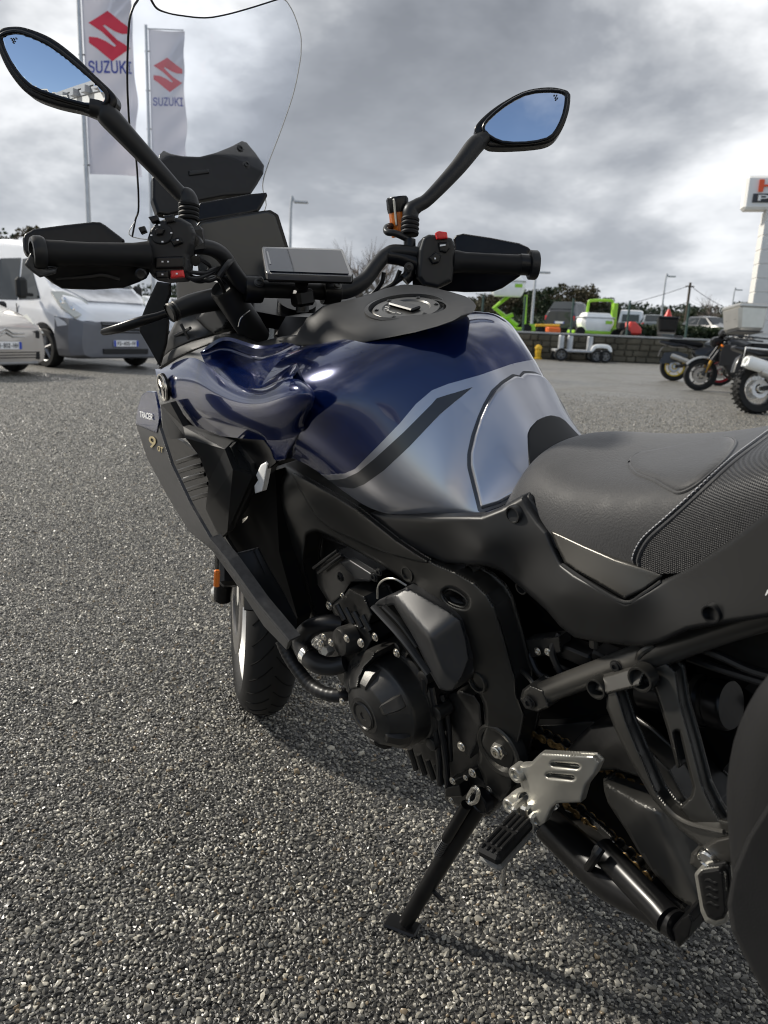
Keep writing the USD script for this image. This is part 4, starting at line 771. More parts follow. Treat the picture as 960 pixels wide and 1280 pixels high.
# --- tank
_tank = [  # x, then height on the centre line, (half width, height) at the crown, shoulder, flank and lower edge
 (.97, .955, .115, .97, .207, .928, .200, .865, .175, .805), (.88, .99, .112, .984, .206, .934, .199, .86, .174, .80), (.80, 1.002, .105, .990, .188, .941, .187, .85, .162, .765),
 (.74, 1.004, .085, .993, .143, .945, .168, .850, .154, .757), (.69, .990, .060, .978, .099, .934, .141, .850, .140, .757), (.65, .955, .048, .942, .080, .902, .122, .838, .130, .763),
 (.615, .902, .042, .890, .072, .860, .106, .812, .12, .77), (.58, .852, .040, .843, .070, .825, .096, .797, .108, .778), (.545, .812, .040, .810, .068, .806, .090, .80, .10, .795)]
tank_net = [[(t[0], 0, t[1]) for t in _tank]]+[[(t[0], t[2+2*k], t[3+2*k]) for t in _tank] for k in range(4)]
_n = np.array(tank_net, float); _c = .16*np.clip((_n[2, :, 0]-.60)/.15, .35, 1)[:, None]; _m = _n[2]+(.25*(_n[1]+_n[3]-2*_n[2]))*.25      # a tight shoulder crease: two rows close together
tank_net = [_n[0], _n[1], _m+(_n[1]-_m)*_c, _m+(_n[3]-_m)*_c, _n[3], _n[4]]
TK = Surf(tank_net, vs=[0, 1, 1.84, 2.16, 3, 4])
tank = obj('fuel_tank', TK.grid(90, 200), 'blue_paint', bike, True)
# silver flank with its dark stripe, knee panel in a groove, matte pad at the seat
sil = [('uv', 5.3, -.02), (640, 455), (600, 469), (560, 480), (540, 488), (520, 505), (500, 529), (470, 560), (444, 586), (430, 592), (396, 594), (440, 634), (460, 641), (540, 644), (602, 642), (652, 618),
       ('uv', 8, 3.6), ('uv', 8, -.02)]
obj('silver_flank', TK.patch(sil, .0005, .002, g=.05, mirror=True), 'silver_paint', tank, 25)
stripe = [(591, 484), (546, 498), (540, 505), (505, 540), (470, 572), (448, 590), (430, 598), (405, 600), (425, 608), (442, 610), (456, 605), (480, 588), (512, 558), (550, 518)]
obj('stripe', TK.patch(stripe, .0009, .001, g=.05, mirror=True), 'grey_stripe', tank, 25)
knee = [('uv', 5.6, -.18), (642, 471), (628, 480), (617, 490), (607, 507), (600, 523), (593, 545), (588, 567), (588, 583), (594, 607), (602, 637), (625, 630), (652, 615), (660, 605), ('uv', 8, 3.2), ('uv', 8, -.18)]
kp = np.array([o for o in knee if o[0] != 'uv'])
gro = [('uv', 5.52, -.02), (640, 468), (626, 477), (614, 488), (604, 505), (597, 521), (589, 544), (584, 567), (584, 584), (590, 608), (598, 639), (603, 641), (627, 633), (655, 618), (664, 606), ('uv', 8, 3.3), ('uv', 8, -.02)]
obj('groove', TK.patch(gro, .0013, .001, g=.05, rnd=.10, mirror=True), 'grey_stripe', tank, 25)
obj('knee_panel', TK.patch(knee, .0060, .002, er=.10, ed=.0048, g=.05, rnd=.10, mirror=True), 'silver_paint', tank, 60)
obj('tank_pad', TK.patch([(660, 588), (657, 545), (660, 537), (668, 528), (692, 516), ('uv', 6.75, -.1), ('uv', 8, -.1), ('uv', 8, 3.0)], .0075, .002, er=.05, ed=.0012, g=.05, rnd=.16, mirror=True), 'matte_plastic', tank, 60)
# --- cover round the filler cap
cov_l = [(340, 425), (371, 419), (383, 398), (404, 382), (428, 377), (452, 371), (480, 361), (496, 357), (516, 358), (536, 362), (556, 367), (572, 372), (582, 379), (585, 385), (581, 392), (566, 401), (546, 408), (520, 415), (492, 421), (460, 427), (429, 431), (371, 432)]
cy = [(340, 432, .115), (371, 432, .118), (371, 419, .112), (383, 398, .09), (404, 382, .065), (430, 377, .04), (452, 371, .01), (496, 357, -.075), (533, 361, -.09), (575, 372, -.05), (585, 385, .035), (581, 392, .075), (546, 408, .10), (492, 421, .112), (429, 431, .117), (470, 398, .07), (430, 405, .092), (520, 395, .045)]
tcov = shell('tank_cover', 'grey_plastic', cov_l, cy, t=.016, er=5, ed=.003, g=6, rnd=2, parent=tank, holes=[catmull([(508+50*math.cos(a), 384+11.5*math.sin(a)-1.2*math.cos(a)) for a in np.linspace(0, 2*np.pi, 16, endpoint=False)], 3, True)])
cc = B(508, 387, .012); cn = unit([-.18, .12, .98])
obj('cap_ring', lathe(cc, cn, [(.062, -.012), (.062, .004), (.056, .006), (.053, -.004), (.053, -.012)], 48), 'matte_plastic', tcov)
cap = obj('filler_cap', lathe(cc, cn, [(.052, -.012), (.052, .000), (.049, .003), (.036, .004), (.034, .002), (.0, .002)], 48), 'worn_alloy', tcov)
Rc = frame_of(cn, (1, 0, 0))
obj('cap_flap', rbox((.020, .052, .005), .002, cc+Rc@np.array([0, .004, .005]), Rc), 'smooth_black', cap)
for k in range(6):
    a = k*np.pi/3+.4; obj('bolt', bolt_mesh(cc+Rc@np.array([.044*math.cos(a), .044*math.sin(a), .003]), cn, .0032), 'black_bolt', cap)
for i in range(5):
    obj('cap_mark', rbox((.003, .010, .0012), .0004, cc+Rc@np.array([.028*math.cos(2.2+i*.35), .028*math.sin(2.2+i*.35), .0042]), Rc), 'dim_print', cap)

# --- blue front fairing
fy = [(194, 461, .165), (200, 500, .165), (219, 513, .19), (240, 446, .17), (285, 427, .165), (225, 475, .195), (260, 492, .226), (300, 507, .244), (340, 505, .246), (362, 471, .215), (394, 494, .213), (394, 519, .216), (362, 556, .214), (342, 577, .200), (335, 545, .212), (267, 544, .190), (240, 536, .186), (300, 546, .198), (300, 530, .224), (340, 527, .234), (254, 444, .168), (275, 473, .192), (312, 490, .218)]
fair_o = [(194, 461), (215, 455), (240, 446), (256, 440), (262, 456), (275, 471), (292, 482), (312, 488), (335, 483), (352, 475), (363, 471), (376, 477), (389, 486), (395, 495), (394.5, 507), (391, 521), (378, 538), (364, 556), (357, 575), (342, 577), (337, 563), (335, 546), (300, 546), (267, 544), (240, 536), (219, 514), (206, 503), (198, 480)]
_top = [(194, 461, .150), (215, 455, .165), (240, 447, .179), (262, 459, .195), (288, 477, .208), (320, 486, .216), (350, 477, .216), (372, 474, .213), (389, 485, .206)]
_rid = [(197, 477, .166), (218, 479, .188), (243, 485, .208), (268, 497, .224), (297, 505, .235), (328, 504, .241), (357, 495, .239), (379, 492, .231), (394.5, 498, .214)]
_low = [(206, 503, .160), (222, 515, .173), (248, 538, .188), (275, 545, .200), (302, 548, .210), (330, 550, .216), (352, 550, .215), (368, 546, .210), (381, 535, .205)]
_t, _r, _l = (np.array([B(*q) for q in k]) for k in (_top, _rid, _low)); _mid = (_r+_l)/2+[0, .004, 0]
fair_net = [_t, _r+(_t-_r)*.20, _r+(_mid-_r)*.22, _mid, _l]
FS = Surf(fair_net, mirror=False, vs=[0, .8, 1.22, 2, 3])
def sheet(S, t, nu=70, nv=44):
    m = S.grid(nu, nv); n = np.array(m.vertex_normals); k = close(np.array(m.vertices), np.array(m.faces), 0); k.vertices[len(n):] = m.vertices-n*t; k.fix_normals(); return k
fair = obj('front_fairing', sheet(FS, .007), 'blue_paint', bike, 40)
shell('fairing_leg', 'blue_paint', [(326, 546), (352, 547), (372, 541), (380, 534), (370, 551), (360, 566), (357, 575), (343, 577), (338, 562)], [(326, 546, .210), (380, 534, .203), (343, 577, .196)], t=.012, er=2, ed=.002, g=4, rnd=1, parent=fair)
SCP = Surf([[B(*q) for q in r] for r in (
 [(250, 440, .168), (268, 431, .150), (287, 426, .135), (318, 435, .120), (346, 433, .118), (377, 431, .112)],
 [(254, 449, .168), (270, 446, .150), (292, 448, .132), (320, 456, .122), (346, 453, .128), (374, 446, .140)],
 [(258, 458, .172), (275, 465, .172), (299, 472, .170), (322, 474, .168), (347, 467, .178), (369, 461, .182)],
 [(262, 464, .176), (282, 479, .192), (304, 487, .202), (326, 488, .205), (350, 478, .210), (366, 474, .210)])], mirror=False)
bowl = obj('fairing_scoop', sheet(SCP, .006, 50, 40), 'blue_paint', fair, 40)
# rim of grey plastic above it
shell('fairing_rim', 'grey_plastic', [(198, 461), (202, 448), (215, 437), (240, 427), (270, 419), (288, 418), (300, 423), (316, 430), (322, 428), (345, 422), (372, 419), (376, 431), (346, 435), (318, 437), (300, 431), (286, 426), (262, 430), (240, 438), (215, 450)],
      [(198, 461, .16), (215, 440, .155), (245, 428, .145), (286, 420, .125), (318, 432, .105), (345, 425, .105), (374, 424, .112), (286, 426, .133), (240, 438, .16)], t=.012, er=3, ed=.003, g=5, parent=fair)
shell('inner_cowl', 'panel_grey', [(196, 456), (199, 440), (210, 420), (222, 396), (232, 384), (262, 378), (290, 374), (300, 380), (290, 396), (272, 418), (240, 427), (215, 438)],
      [(196, 456, .155), (222, 396, .13), (262, 378, .10), (300, 380, .06), (288, 400, .07), (240, 427, .135), (240, 400, .115), (262, 400, .10)], t=.008, er=3, ed=.003, g=6, parent=fair)
shell('cowl_upright', 'matte_plastic', [(244, 398), (262, 380), (290, 374), (296, 384), (286, 398), (280, 412), (268, 418), (256, 410)], [(244, 398, .12), (290, 374, .085), (268, 418, .115)], t=.03, er=4, ed=.004, parent=fair)
for a, b in (((219, 420), (238, 410)), ((226, 405), (236, 424))):
    obj('cowl_rib', tube([B(*a, .142), B(*b, .135)], .003, 8, 1), 'panel_grey', fair)
# emblem: a round badge with three crossed tines
ec, en = B(205, 484, .185), unit([.12, .98, .05])
emb = obj('round_badge', lathe(ec, en, [(.0265, -.003), (.0265, .002), (.0235, .0045), (.0215, .002), (0, .002)], 36), 'smooth_black', fair)
Re = frame_of(en)
obj('badge_ring', lathe(ec, en, [(.0265, .0020), (.0260, .0052), (.0230, .0052), (.0222, .0022)], 36), 'zinc_bolt', emb)
for k in range(3):
    a = k*2*np.pi/3+.5; dr = Re@np.array([math.cos(a), math.sin(a), 0]); sd = np.cross(en, dr)
    obj('badge_tine', [tube([ec+en*.003-dr*.002, ec+en*.003+dr*.021], .0017, 6, 1), tube([ec+en*.003+sd*.0045+dr*.006, ec+en*.003+sd*.0045+dr*.020], .0014, 6, 1), tube([ec+en*.003-sd*.0045+dr*.006, ec+en*.003-sd*.0045+dr*.020], .0014, 6, 1)], 'zinc_bolt', emb)
# side blade with the model name
bl_y = [(177, 496, .255), (197, 510, .272), (169, 530, .262), (200, 536, .280), (184, 572, .262), (214, 580, .284), (207, 616, .262), (264, 676, .286), (265, 702, .262), (330, 782, .258), (361, 802, .272), (358, 812, .262), (310, 730, .278)]
blade_o = [(177, 495), (184, 490), (193, 491), (197, 511), (199.5, 535), (214, 580), (238, 630), (264.5, 676), (285, 702), (322, 753), (361, 802), (358, 812), (330, 783), (294, 728), (265, 688), (236, 664), (207, 616), (184, 573), (170, 531), (172, 510)]
blade = shell('side_blade', 'blade_grey', blade_o, bl_y, t=.005, er=1.5, ed=.001, g=5)
shell('blade_cap', 'blue_paint', [(177, 494), (184, 489), (193.5, 490), (198, 511), (199, 524), (196, 541), (184, 536), (169.3, 530), (172, 510)], lambda P: yfield(bl_y)(P)+.003, t=.004, er=2, ed=.001, g=4, parent=blade)
shell('blade_edge', 'blade_grey', [(262, 672), (285, 700), (322, 752), (362, 800), (361, 803), (318, 752), (281, 702)], [(262, 672, .288), (322, 752, .28), (362, 802, .274)], t=.02, er=0, g=5, parent=blade)
def lettering(name, text, p0, p1, yc, hpx, mat, parent, lift=.002, bold=True):
    """raised words along the sight of p0 -> p1 on the surface of depth yc"""
    f = yfield(yc); q = np.array([p0, p1], float); a, b = B(q[:, 0], q[:, 1], f(q)+lift)
    up_p = np.array([[p0[0], p0[1]-hpx]]); c = B(up_p[:, 0], up_p[:, 1], f(up_p)+lift)[0]
    m = meshkit.text_mesh(text, 1.0, .02, bold); w = m.bounds[1][0]; ex, ez = b-a, c-a; n = unit(np.cross(ex, ez)); n = n if n@(CB-a) > 0 else -n
    v = m.vertices; m.vertices = a + np.outer(v[:, 0]/w, ex) + np.outer(v[:, 1], ez) + np.outer(v[:, 2]*.04, n); 
    return obj(name, m, mat, parent, False)
lettering('lettering', 'TRACER', (175, 521), (191, 525), bl_y, 7, 'white_print', blade, .005)
lettering('lettering', '9', (185, 557), (195, 561), bl_y, 13, 'gold_print', blade)
lettering('lettering', 'GT', (197, 563), (204, 566), bl_y, 6, 'gold_print', blade)
# radiator shroud with its louvres
def facets(name, mat, V, faces, t, parent=None):
    """a panel of flat facets: V {key: (px, py, y)}, faces strings of keys, edges softened by a small bevel of the shading"""
    keys = list(V); P = np.array([B(*V[k]) for k in keys]); f = []
    for q in faces:
        ix = [keys.index(c) for c in q]; f += [[ix[0], ix[m], ix[m+1]] for m in range(1, len(ix)-1)]
    f = np.array(f); n = np.cross(P[f[:, 1]]-P[f[:, 0]], P[f[:, 2]]-P[f[:, 0]]); f[n[:, 1] < 0] = f[n[:, 1] < 0][:, ::-1]
    m = close(P, f, np.array([0, -t, 0])); return obj(name, m, mat, parent if parent is not None else bike, False)
SV = {'a': (201, 506, .203), 'b': (212.5, 503, .208), 'c': (229, 533, .210), 'e': (290, 552, .206), 'f': (213, 549, .218), 'g': (232, 547.5, .226), 'h': (281, 561.5, .230), 'i': (291, 587, .233), 'j': (284, 665, .216),
      'k': (275, 673, .211), 'l': (257, 636, .215), 'm': (261, 602, .219), 'n': (249, 570, .223), 'o': (313, 580, .204), 'p': (316, 594, .201), 'q': (303, 636, .196), 'r': (204, 542, .208)}
shroud = facets('radiator_shroud', 'grey_plastic', SV, ['abcgfr', 'cehg', 'ghn', 'him', 'hmn', 'ijlm', 'jkl', 'ehi', 'eopi', 'pqji'], .012)
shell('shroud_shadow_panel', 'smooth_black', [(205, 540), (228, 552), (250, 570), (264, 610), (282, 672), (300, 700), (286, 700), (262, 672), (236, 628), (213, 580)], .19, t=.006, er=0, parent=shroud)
for i, (x0, y0) in enumerate([(221, 578), (222, 590), (226, 602), (230, 614), (233, 626)]):
    obj('louvre', tube([B(x0, y0, .213), B(x0+18, y0-6, .209), B(x0+30, y0-9, .204)], .0042, 8, 3, flat=.6), 'smooth_black', shroud)
obj('side_lamp_strip', shell_mesh([(229, 597), (250, 590), (249, 594), (230, 602)], .205, t=.003, er=0), 'white_plastic', shroud)
shell('lower_radiator_panel', 'matte_plastic', [(287, 694), (317, 686), (330, 712), (348, 742), (365, 777), (364, 792), (357, 797), (340, 776), (314, 738)], [(287, 694, .25), (317, 686, .215), (365, 777, .215), (357, 797, .255)], t=.01, er=2, ed=.002, g=6)
shell('fairing_underside', 'smooth_black', [(219, 512), (240, 535), (267, 543), (300, 546), (335, 546), (345, 578), (330, 590), (318, 586), (300, 566), (285, 552), (262, 546), (232, 534), (224, 524)], .196, t=.006, er=0, g=8, parent=fair)
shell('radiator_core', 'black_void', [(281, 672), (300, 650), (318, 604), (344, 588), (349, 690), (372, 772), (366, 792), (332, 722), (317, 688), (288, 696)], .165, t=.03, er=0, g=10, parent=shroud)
shell('coolant_bottle', 'white_plastic', [(326, 581), (333, 577), (335, 580), (330, 606), (328, 614), (319, 617), (318, 607), (323, 600), (320, 594)], .199, t=.008, er=2, ed=.002, g=4)
obj('bracket', shell_mesh([(303, 649), (310, 645), (309, 648), (303, 654)], .20, t=.003, er=0), 'zinc_bolt', bike)

# --- frame
fr_y = [(345, 585, .13), (360, 600, .165), (440, 640, .165), (520, 692, .16), (600, 727, .15), (350, 690, .13), (400, 650, .155), (460, 690, .152), (520, 720, .152), (590, 760, .158), (630, 780, .148), (600, 850, .150), (645, 846, .140), (623, 937, .136), (655, 897, .13), (640, 1000, .125), (605, 960, .132)]
frame_o = [(346, 583), (358, 579), (372, 588), (394, 603), (420, 617), (444, 632), (470, 652), (495, 672), (520, 690), (543, 703), (570, 714), (594, 727), (610, 742), (619, 758), (632, 800), (642, 838), (646, 848), (647, 868), (657, 895), (652, 920), (645, 945), (640, 985), (626, 1002), (610, 990), (597, 955), (600, 925), (606, 905), (604, 880), (598, 866), (588, 850), (587, 826), (582, 800), (572, 776), (552, 755), (525, 738), (500, 722), (470, 702), (440, 686), (415, 672), (396, 664), (384, 668), (380, 700), (388, 745), (396, 775), (380, 782), (362, 756), (346, 712), (338, 668), (338, 620)]
slot = catmull([(554, 741), (562, 736), (575, 741), (584, 750), (582, 759), (572, 758), (560, 752)], 4, True)
frame = shell('main_frame', 'frame_paint', frame_o, fr_y, t=.035, er=5, ed=.007, g=6, rnd=3, holes=[slot], smooth=40)
shell('spar_facet', 'frame_paint', [(362, 588), (394, 605), (420, 620), (444, 635), (470, 655), (495, 675), (520, 692), (543, 706), (520, 702), (490, 694), (450, 678), (415, 663), (396, 648), (380, 622)], lambda P: yfield(fr_y)(P)+.004, t=.008, er=3, ed=.004, g=5, rnd=2, parent=frame)
obj('slot_rim', tube(B(np.array(slot)[:, 0], np.array(slot)[:, 1], yfield(fr_y)(slot)-.007), .0022, 8, 1), 'frame_paint', frame)
boss('frame_boss', 512, 716, .148, .0125, 'frame_paint', .006, frame)
boss('frame_boss', 599, 851, .147, .0165, 'frame_paint', .006, frame)
pc = B(625, 937, .134)
pv = obj('pivot_recess', lathe(pc, (0, 1, 0), [(.040, -.012), (.040, .004), (.037, .006), (.032, .005), (.029, -.004), (0, -.006)], 40), 'frame_paint', frame, 40)
obj('pivot_nut', [lathe(pc-[0, .006, 0], (0, 1, 0), [(0, 0), (.0155, 0), (.0155, .003), (.0135, .004), (.0125, .012), (.0085, .0125)], 6), lathe(pc-[0, .006, 0], (0, 1, 0), [(.009, .0), (.009, .016), (.0075, .017), (.004, .017), (.004, .010), (0, .010)], 20)], 'zinc_bolt', pv, 30)
shell('frame_lug', 'frame_paint', [(628, 965), (640, 945), (655, 948), (664, 962), (660, 985), (648, 1000), (634, 1000)], .112, t=.03, er=4, ed=.005, parent=frame)
shell('heel_plate', 'engine_black', [(556, 870), (575, 862), (594, 868), (602, 880), (604, 905), (597, 930), (588, 948), (574, 930), (560, 905)], [(556, 870, .12), (604, 890, .125), (574, 930, .12)], t=.03, er=5, ed=.006, parent=frame)

# --- cover under the seat and tank
sc_y = [(460, 640, .158), (540, 655, .166), (600, 650, .162), (652, 620, .140), (664, 634, .142), (685, 660, .15), (704, 707, .162), (781, 750, .178), (827, 724, .166), (900, 684, .178), (960, 640, .19), (960, 770, .20), (860, 788, .185), (790, 806, .168), (718, 797, .158), (643, 726, .15), (560, 700, .15), (700, 740, .17), (600, 690, .168)]
side_o = [(459, 640), (480, 643), (540, 645.5), (602, 643.5), (628, 633), (654, 618), (659, 626), (664, 636), (675, 652), (685, 664), (693, 684), (703, 704), (720, 717), (750, 734), (781, 752), (800, 742), (827, 725), (870, 703), (915, 674), (965, 636), (990, 620), (990, 764), (960, 772), (905, 780), (860, 788), (827, 803), (805, 808), (785, 807), (750, 803), (718, 797), (700, 783), (684, 764), (662, 744), (643, 728), (628, 715), (610, 708), (585, 706), (555, 704), (520, 690), (488, 668)]
cover = shell('side_cover', 'matte_plastic', side_o, sc_y, t=.012, er=7, ed=.007, g=6, rnd=2, smooth=40)
shell('seat_trim', 'trim_satin', [(687, 662), (700, 667), (730, 681), (770, 698), (827, 716), (829, 721), (805, 738), (781, 749), (750, 731), (720, 714), (706, 704), (696, 684)], lambda P: yfield(sc_y)(P)-.0015, t=.012, er=4, ed=.004, g=4, rnd=2, parent=cover)
shell('trim_gap', 'black_void', [(683, 658), (702, 663), (770, 692), (834, 714), (836, 722), (826, 728), (781, 755), (703, 708), (692, 685)], lambda P: yfield(sc_y)(P)-.008, t=.004, er=0, g=6, parent=cover)
# upper-edge lip that catches light, from the trim back
obj('cover_lip', tube([B(x, y, yfield(sc_y)(np.array([[x, y]]))[0]-.002) for x, y in [(703, 706), (740, 731), (781, 753), (805, 742), (827, 727)]], .0022, 8, 4), 'matte_plastic', cover)
for x, y, r in ((644, 642, .0072), (892, 765, .006)):
    boss('cover_socket', x, y, yfield(sc_y)(np.array([[x, y]]))[0]-.001, r*1.5, 'matte_plastic', .004, cover, br=r*.75)
lettering('lettering', 'ABS', (957, 744), (980, 738), lambda P: yfield(sc_y)(P)+.001, 6, 'white_print', cover, 0)

# --- seat
_seat = [
 (.590, .790, .045, .787, .072, .779, .090, .770, .098, .765), (.573, .838, .05, .828, .082, .808, .102, .790, .110, .776), (.54, .856, .058, .850, .097, .831, .118, .803, .124, .780),
 (.48, .857, .072, .852, .118, .836, .139, .802, .143, .774), (.41, .863, .082, .859, .131, .844, .152, .808, .154, .777), (.33, .884, .09, .880, .141, .863, .160, .824, .161, .788), (.25, .916, .10, .912, .152, .896, .169, .857, .170, .820), (.14, .955, .105, .951, .160, .936, .178, .896, .178, .86)]
seat_net = [[(t[0], 0, t[1]) for t in _seat]]+[[(t[0], t[2+2*k], t[3+2*k]) for t in _seat] for k in range(4)]
ST = Surf(seat_net)
seat = obj('seat', ST.grid(80, 110), 'seat_cover', bike, True)
stl = [(800, 706), (799, 699), (804, 686), (815, 671), (843, 647), (877, 617), (918, 580), (945, 559), (975, 537)]
obj('side_panel', ST.patch([*stl, (1000, 540), (1012, 560), ('uv', 7, 2.2), ('uv', 7, 3.97), ('uv', 5.6, 3.98), ('uv', 4.6, 3.98), ('uv', 4.1, 3.98)], .0018, .002, er=.05, ed=.0015, g=.06, mirror=True), 'seat_weave', seat, 50)
for off in (0, 1):
    q = catmull(np.array(stl)+np.array([(0, 0), (-7, -2)][off]), 14)
    uvq = ST.uv(q); P3 = ST.at(uvq[:, 0], uvq[:, 1])+ST.nrm(uvq[:, 0], uvq[:, 1])*ST.sg*.0022
    L = np.r_[0, np.cumsum(np.linalg.norm(np.diff(P3, axis=0), axis=1))]
    ms = []
    for s0 in np.arange(.004, L[-1]-.004, .0048):
        a, b = (np.array([np.interp(s, L, P3[:, k]) for k in range(3)]) for s in (s0, s0+.0032)); ms.append(tube([a, (a+b)/2+[0, .0002, .0003], b], .00055, 5, 1))
    obj('stitching', ms, 'thread', seat, True, kind='stuff')
    ps = ST.at(uvq[:, 0], uvq[:, 1])+ST.nrm(uvq[:, 0], uvq[:, 1])*ST.sg*(.0004 if off else .0011)
    obj('seam', tube(ps, .0014 if off else .0022, 8, 1), 'seat_cover', seat)
# raised pad on top with a welt round it
padq = catmull([(787, 578), (797, 568), (820, 564), (860, 556), (905, 548), (919, 552), (916, 563), (900, 582), (872, 606), (851, 616), (838, 612), (818, 601), (795, 592)], 6, True)
uvq = ST.uv(padq); obj('welt', tube(np.vstack([ST.at(uvq[:, 0], uvq[:, 1])+ST.nrm(uvq[:, 0], uvq[:, 1])*ST.sg*.0003]*1), .0019, 8, 1), 'seat_cover', seat)
obj('raised_pad', ST.patch([tuple(o) for o in padq[::2]], .0042, .001, er=.14, ed=.004, g=.05), 'seat_cover', seat, 60)

# --- subframe, hanger, foot pegs
obj('subframe_tube', tube([B(666, 872, .135), B(700, 858, .135), B(760, 836, .138), B(800, 823, .14), B(830, 813, .14), B(900, 789, .135), B(1000, 757, .13)], [.0135, .0145, .0145, .016, .0155, .0135, .0135], 20, 6), 'trim_satin', bike)
shell('subframe_lug', 'trim_satin', [(653, 862), (662, 855), (680, 862), (688, 884), (672, 890), (657, 886), (650, 874)], .15, t=.03, er=4, ed=.006, rnd=3)
obj('subframe_brace', tube([B(652, 838, .12), B(664, 850, .13), B(672, 864, .135)], .0035, 8, 3), 'trim_satin', bike)
bolt(662, 878, .152, .0068)
bolt(770, 833, .155, .0055); obj('subframe_clamp', tube([B(796, 830, .15), B(802, 815, .155), B(818, 806, .15)], .004, 8), 'trim_satin', bike)
hang_y = [(748, 858, .168), (803, 846, .17), (830, 830, .16), (800, 960, .19), (850, 1030, .205), (900, 1050, .215)]
hanger_o = [(757, 862), (770, 857), (785, 905), (800, 940), (822, 990), (838, 1010), (858, 1026), (900, 1036), (930, 1040), (930, 1070), (900, 1078), (872, 1055), (850, 1038), (836, 1022), (815, 998), (790, 955), (768, 910), (758, 885)]
hanger = shell('passenger_peg_hanger', 'frame_paint', hanger_o, hang_y, t=.016, er=4, ed=.006, g=6, rnd=3, smooth=40)
shell('hanger_arm', 'frame_paint', [(808, 838), (832, 826), (846, 838), (852, 880), (866, 930), (880, 985), (892, 1010), (905, 1030), (890, 1042), (862, 1028), (848, 1010), (858, 1000), (846, 960), (834, 912), (820, 868)], [(808, 838, .155), (846, 838, .15), (890, 1042, .2)], t=.016, er=4, ed=.006, g=6, rnd=3, parent=hanger, holes=[[(836, 880), (843, 890), (866, 985), (862, 998), (856, 980)]])
shell('hanger_bar', 'trim_satin', [(748, 846), (795, 832), (808, 838), (800, 858), (760, 868), (744, 862)], [(748, 858, .17), (803, 846, .17), (790, 830, .16)], t=.016, er=4, ed=.006, parent=hanger)
boss('hanger_boss', 748, 859, .168, .0125, 'frame_paint', .007, hanger, br=.0055)
boss('hanger_boss', 803, 847, .168, .0145, 'frame_paint', .007, hanger, br=.006)
obj('hanger_edge', tube([B(832, 1008, .206), B(846, 1021, .208), B(866, 1031, .212), B(905, 1040, .216)], .0025, 8, 4), 'trim_satin', hanger)
shell('peg_mount', 'trim_satin', [(864, 1066), (895, 1048), (930, 1040), (935, 1075), (900, 1086), (876, 1090), (862, 1080)], .222, t=.02, er=5, ed=.007, rnd=3, parent=hanger)
obj('mount_pin', lathe(B(885, 1073, .224), (0, 1, 0), [(.0105, -.004), (.0105, .001), (.0085, .004), (.0075, .0025), (0, .0025)], 24, sy=.8), 'chrome', hanger)
peg2 = shell('passenger_peg', 'bare_alloy', [(868, 1092), (874, 1085), (900, 1082), (908, 1090), (912, 1145), (908, 1154), (896, 1158), (882, 1153), (876, 1140)], .235, t=.024, er=5, ed=.006, rnd=5)
pr = shell('peg_rubber', 'rubber', [(872, 1094), (877, 1088), (899, 1085), (905, 1092), (909, 1140), (905, 1148), (894, 1151), (884, 1146), (879, 1134)], .241, t=.012, er=4, ed=.006, rnd=4, parent=peg2)
for k in range(4):
    y0 = 1100+k*9.5; obj('peg_ridge', tube([B(878+k*.9, y0+2, .2385), B(886+k*.7, y0-1, .2405), B(893+k*.7, y0+3, .2405), B(902+k*.7, y0, .2385)], .0016, 7, 4), 'rubber', pr)
# rider's heel guard, peg and its hinge
guard_o = [(676, 941), (742, 944.5), (751, 953), (744, 968), (733, 982), (727, 1003), (697, 1004), (690, 1010), (682, 1028), (672, 1034), (664, 1025), (657, 1016), (646, 1018), (633, 1014), (631, 1000), (640, 990), (652, 985), (650, 976), (641, 975), (640, 966), (650, 956), (662, 955)]
hole = lambda x0, y0, x1, y1, h: [(x0, y0-h), (x1, y1-h), (x1+3, y1), (x1, y1+h), (x0, y0+h), (x0-3, y0)]
gy = [(640, 966, .165), (662, 955, .175), (676, 941, .185), (751, 953, .182), (727, 1003, .186), (690, 1010, .182), (672, 1034, .18), (633, 1010, .166), (700, 970, .188)]
guard = shell('heel_guard', 'bare_alloy', guard_o, gy, t=.008, er=4, ed=.004, g=5, rnd=2, holes=[hole(691, 955, 722, 958, 2.6), hole(685, 969, 716, 972, 2.6), catmull([(650, 993), (657, 990), (661, 996), (657, 1002), (650, 1001)], 3, True)], smooth=40)
for x, y in ((647, 967), (639, 1006)):
    obj('guard_boss', lathe(B(x, y, .172), (0, 1, 0), [(.0115, -.012), (.0115, .003), (.010, .006), (.0068, .006), (.006, .002), (0, .002)], 24), 'bare_alloy', guard)
    bolt(x, y, .172, .0045, 'zinc_bolt', parent=guard)
# rider peg
p0, p1 = B(654, 1026, .185), B(609, 1074, .268); ax = unit(p1-p0); Rp = np.column_stack([unit(np.cross(ax, [0, 0, 1.]))*-1, unit(np.cross(ax, np.cross(ax, [0, 0, 1.])))*-1, ax])
if Rp[2, 1] < 0: Rp[:, :2] *= -1
L = np.linalg.norm(p1-p0); mid = (p0+p1)/2
pegt = obj('rider_peg', rbox((.033, .013, L-.002), .005, mid-Rp[:, 1]*.011-ax*.002, Rp), 'cast_grey', bike)
rb = obj('peg_rubber', rbox((.033, .016, L), .005, mid+Rp[:, 1]*.002, Rp), 'rubber', pegt)
for k in (-1.5, -.5, .5, 1.5):
    for (a, b) in ((-.46, -.10), (-.05, .33), (.37, .46)):
        obj('rib', rbox((.0052, .004, (b-a)*L), .0016, mid+Rp[:, 1]*.0105+Rp[:, 0]*k*.0072+ax*(a+b)/2*L, Rp), 'rubber', rb)
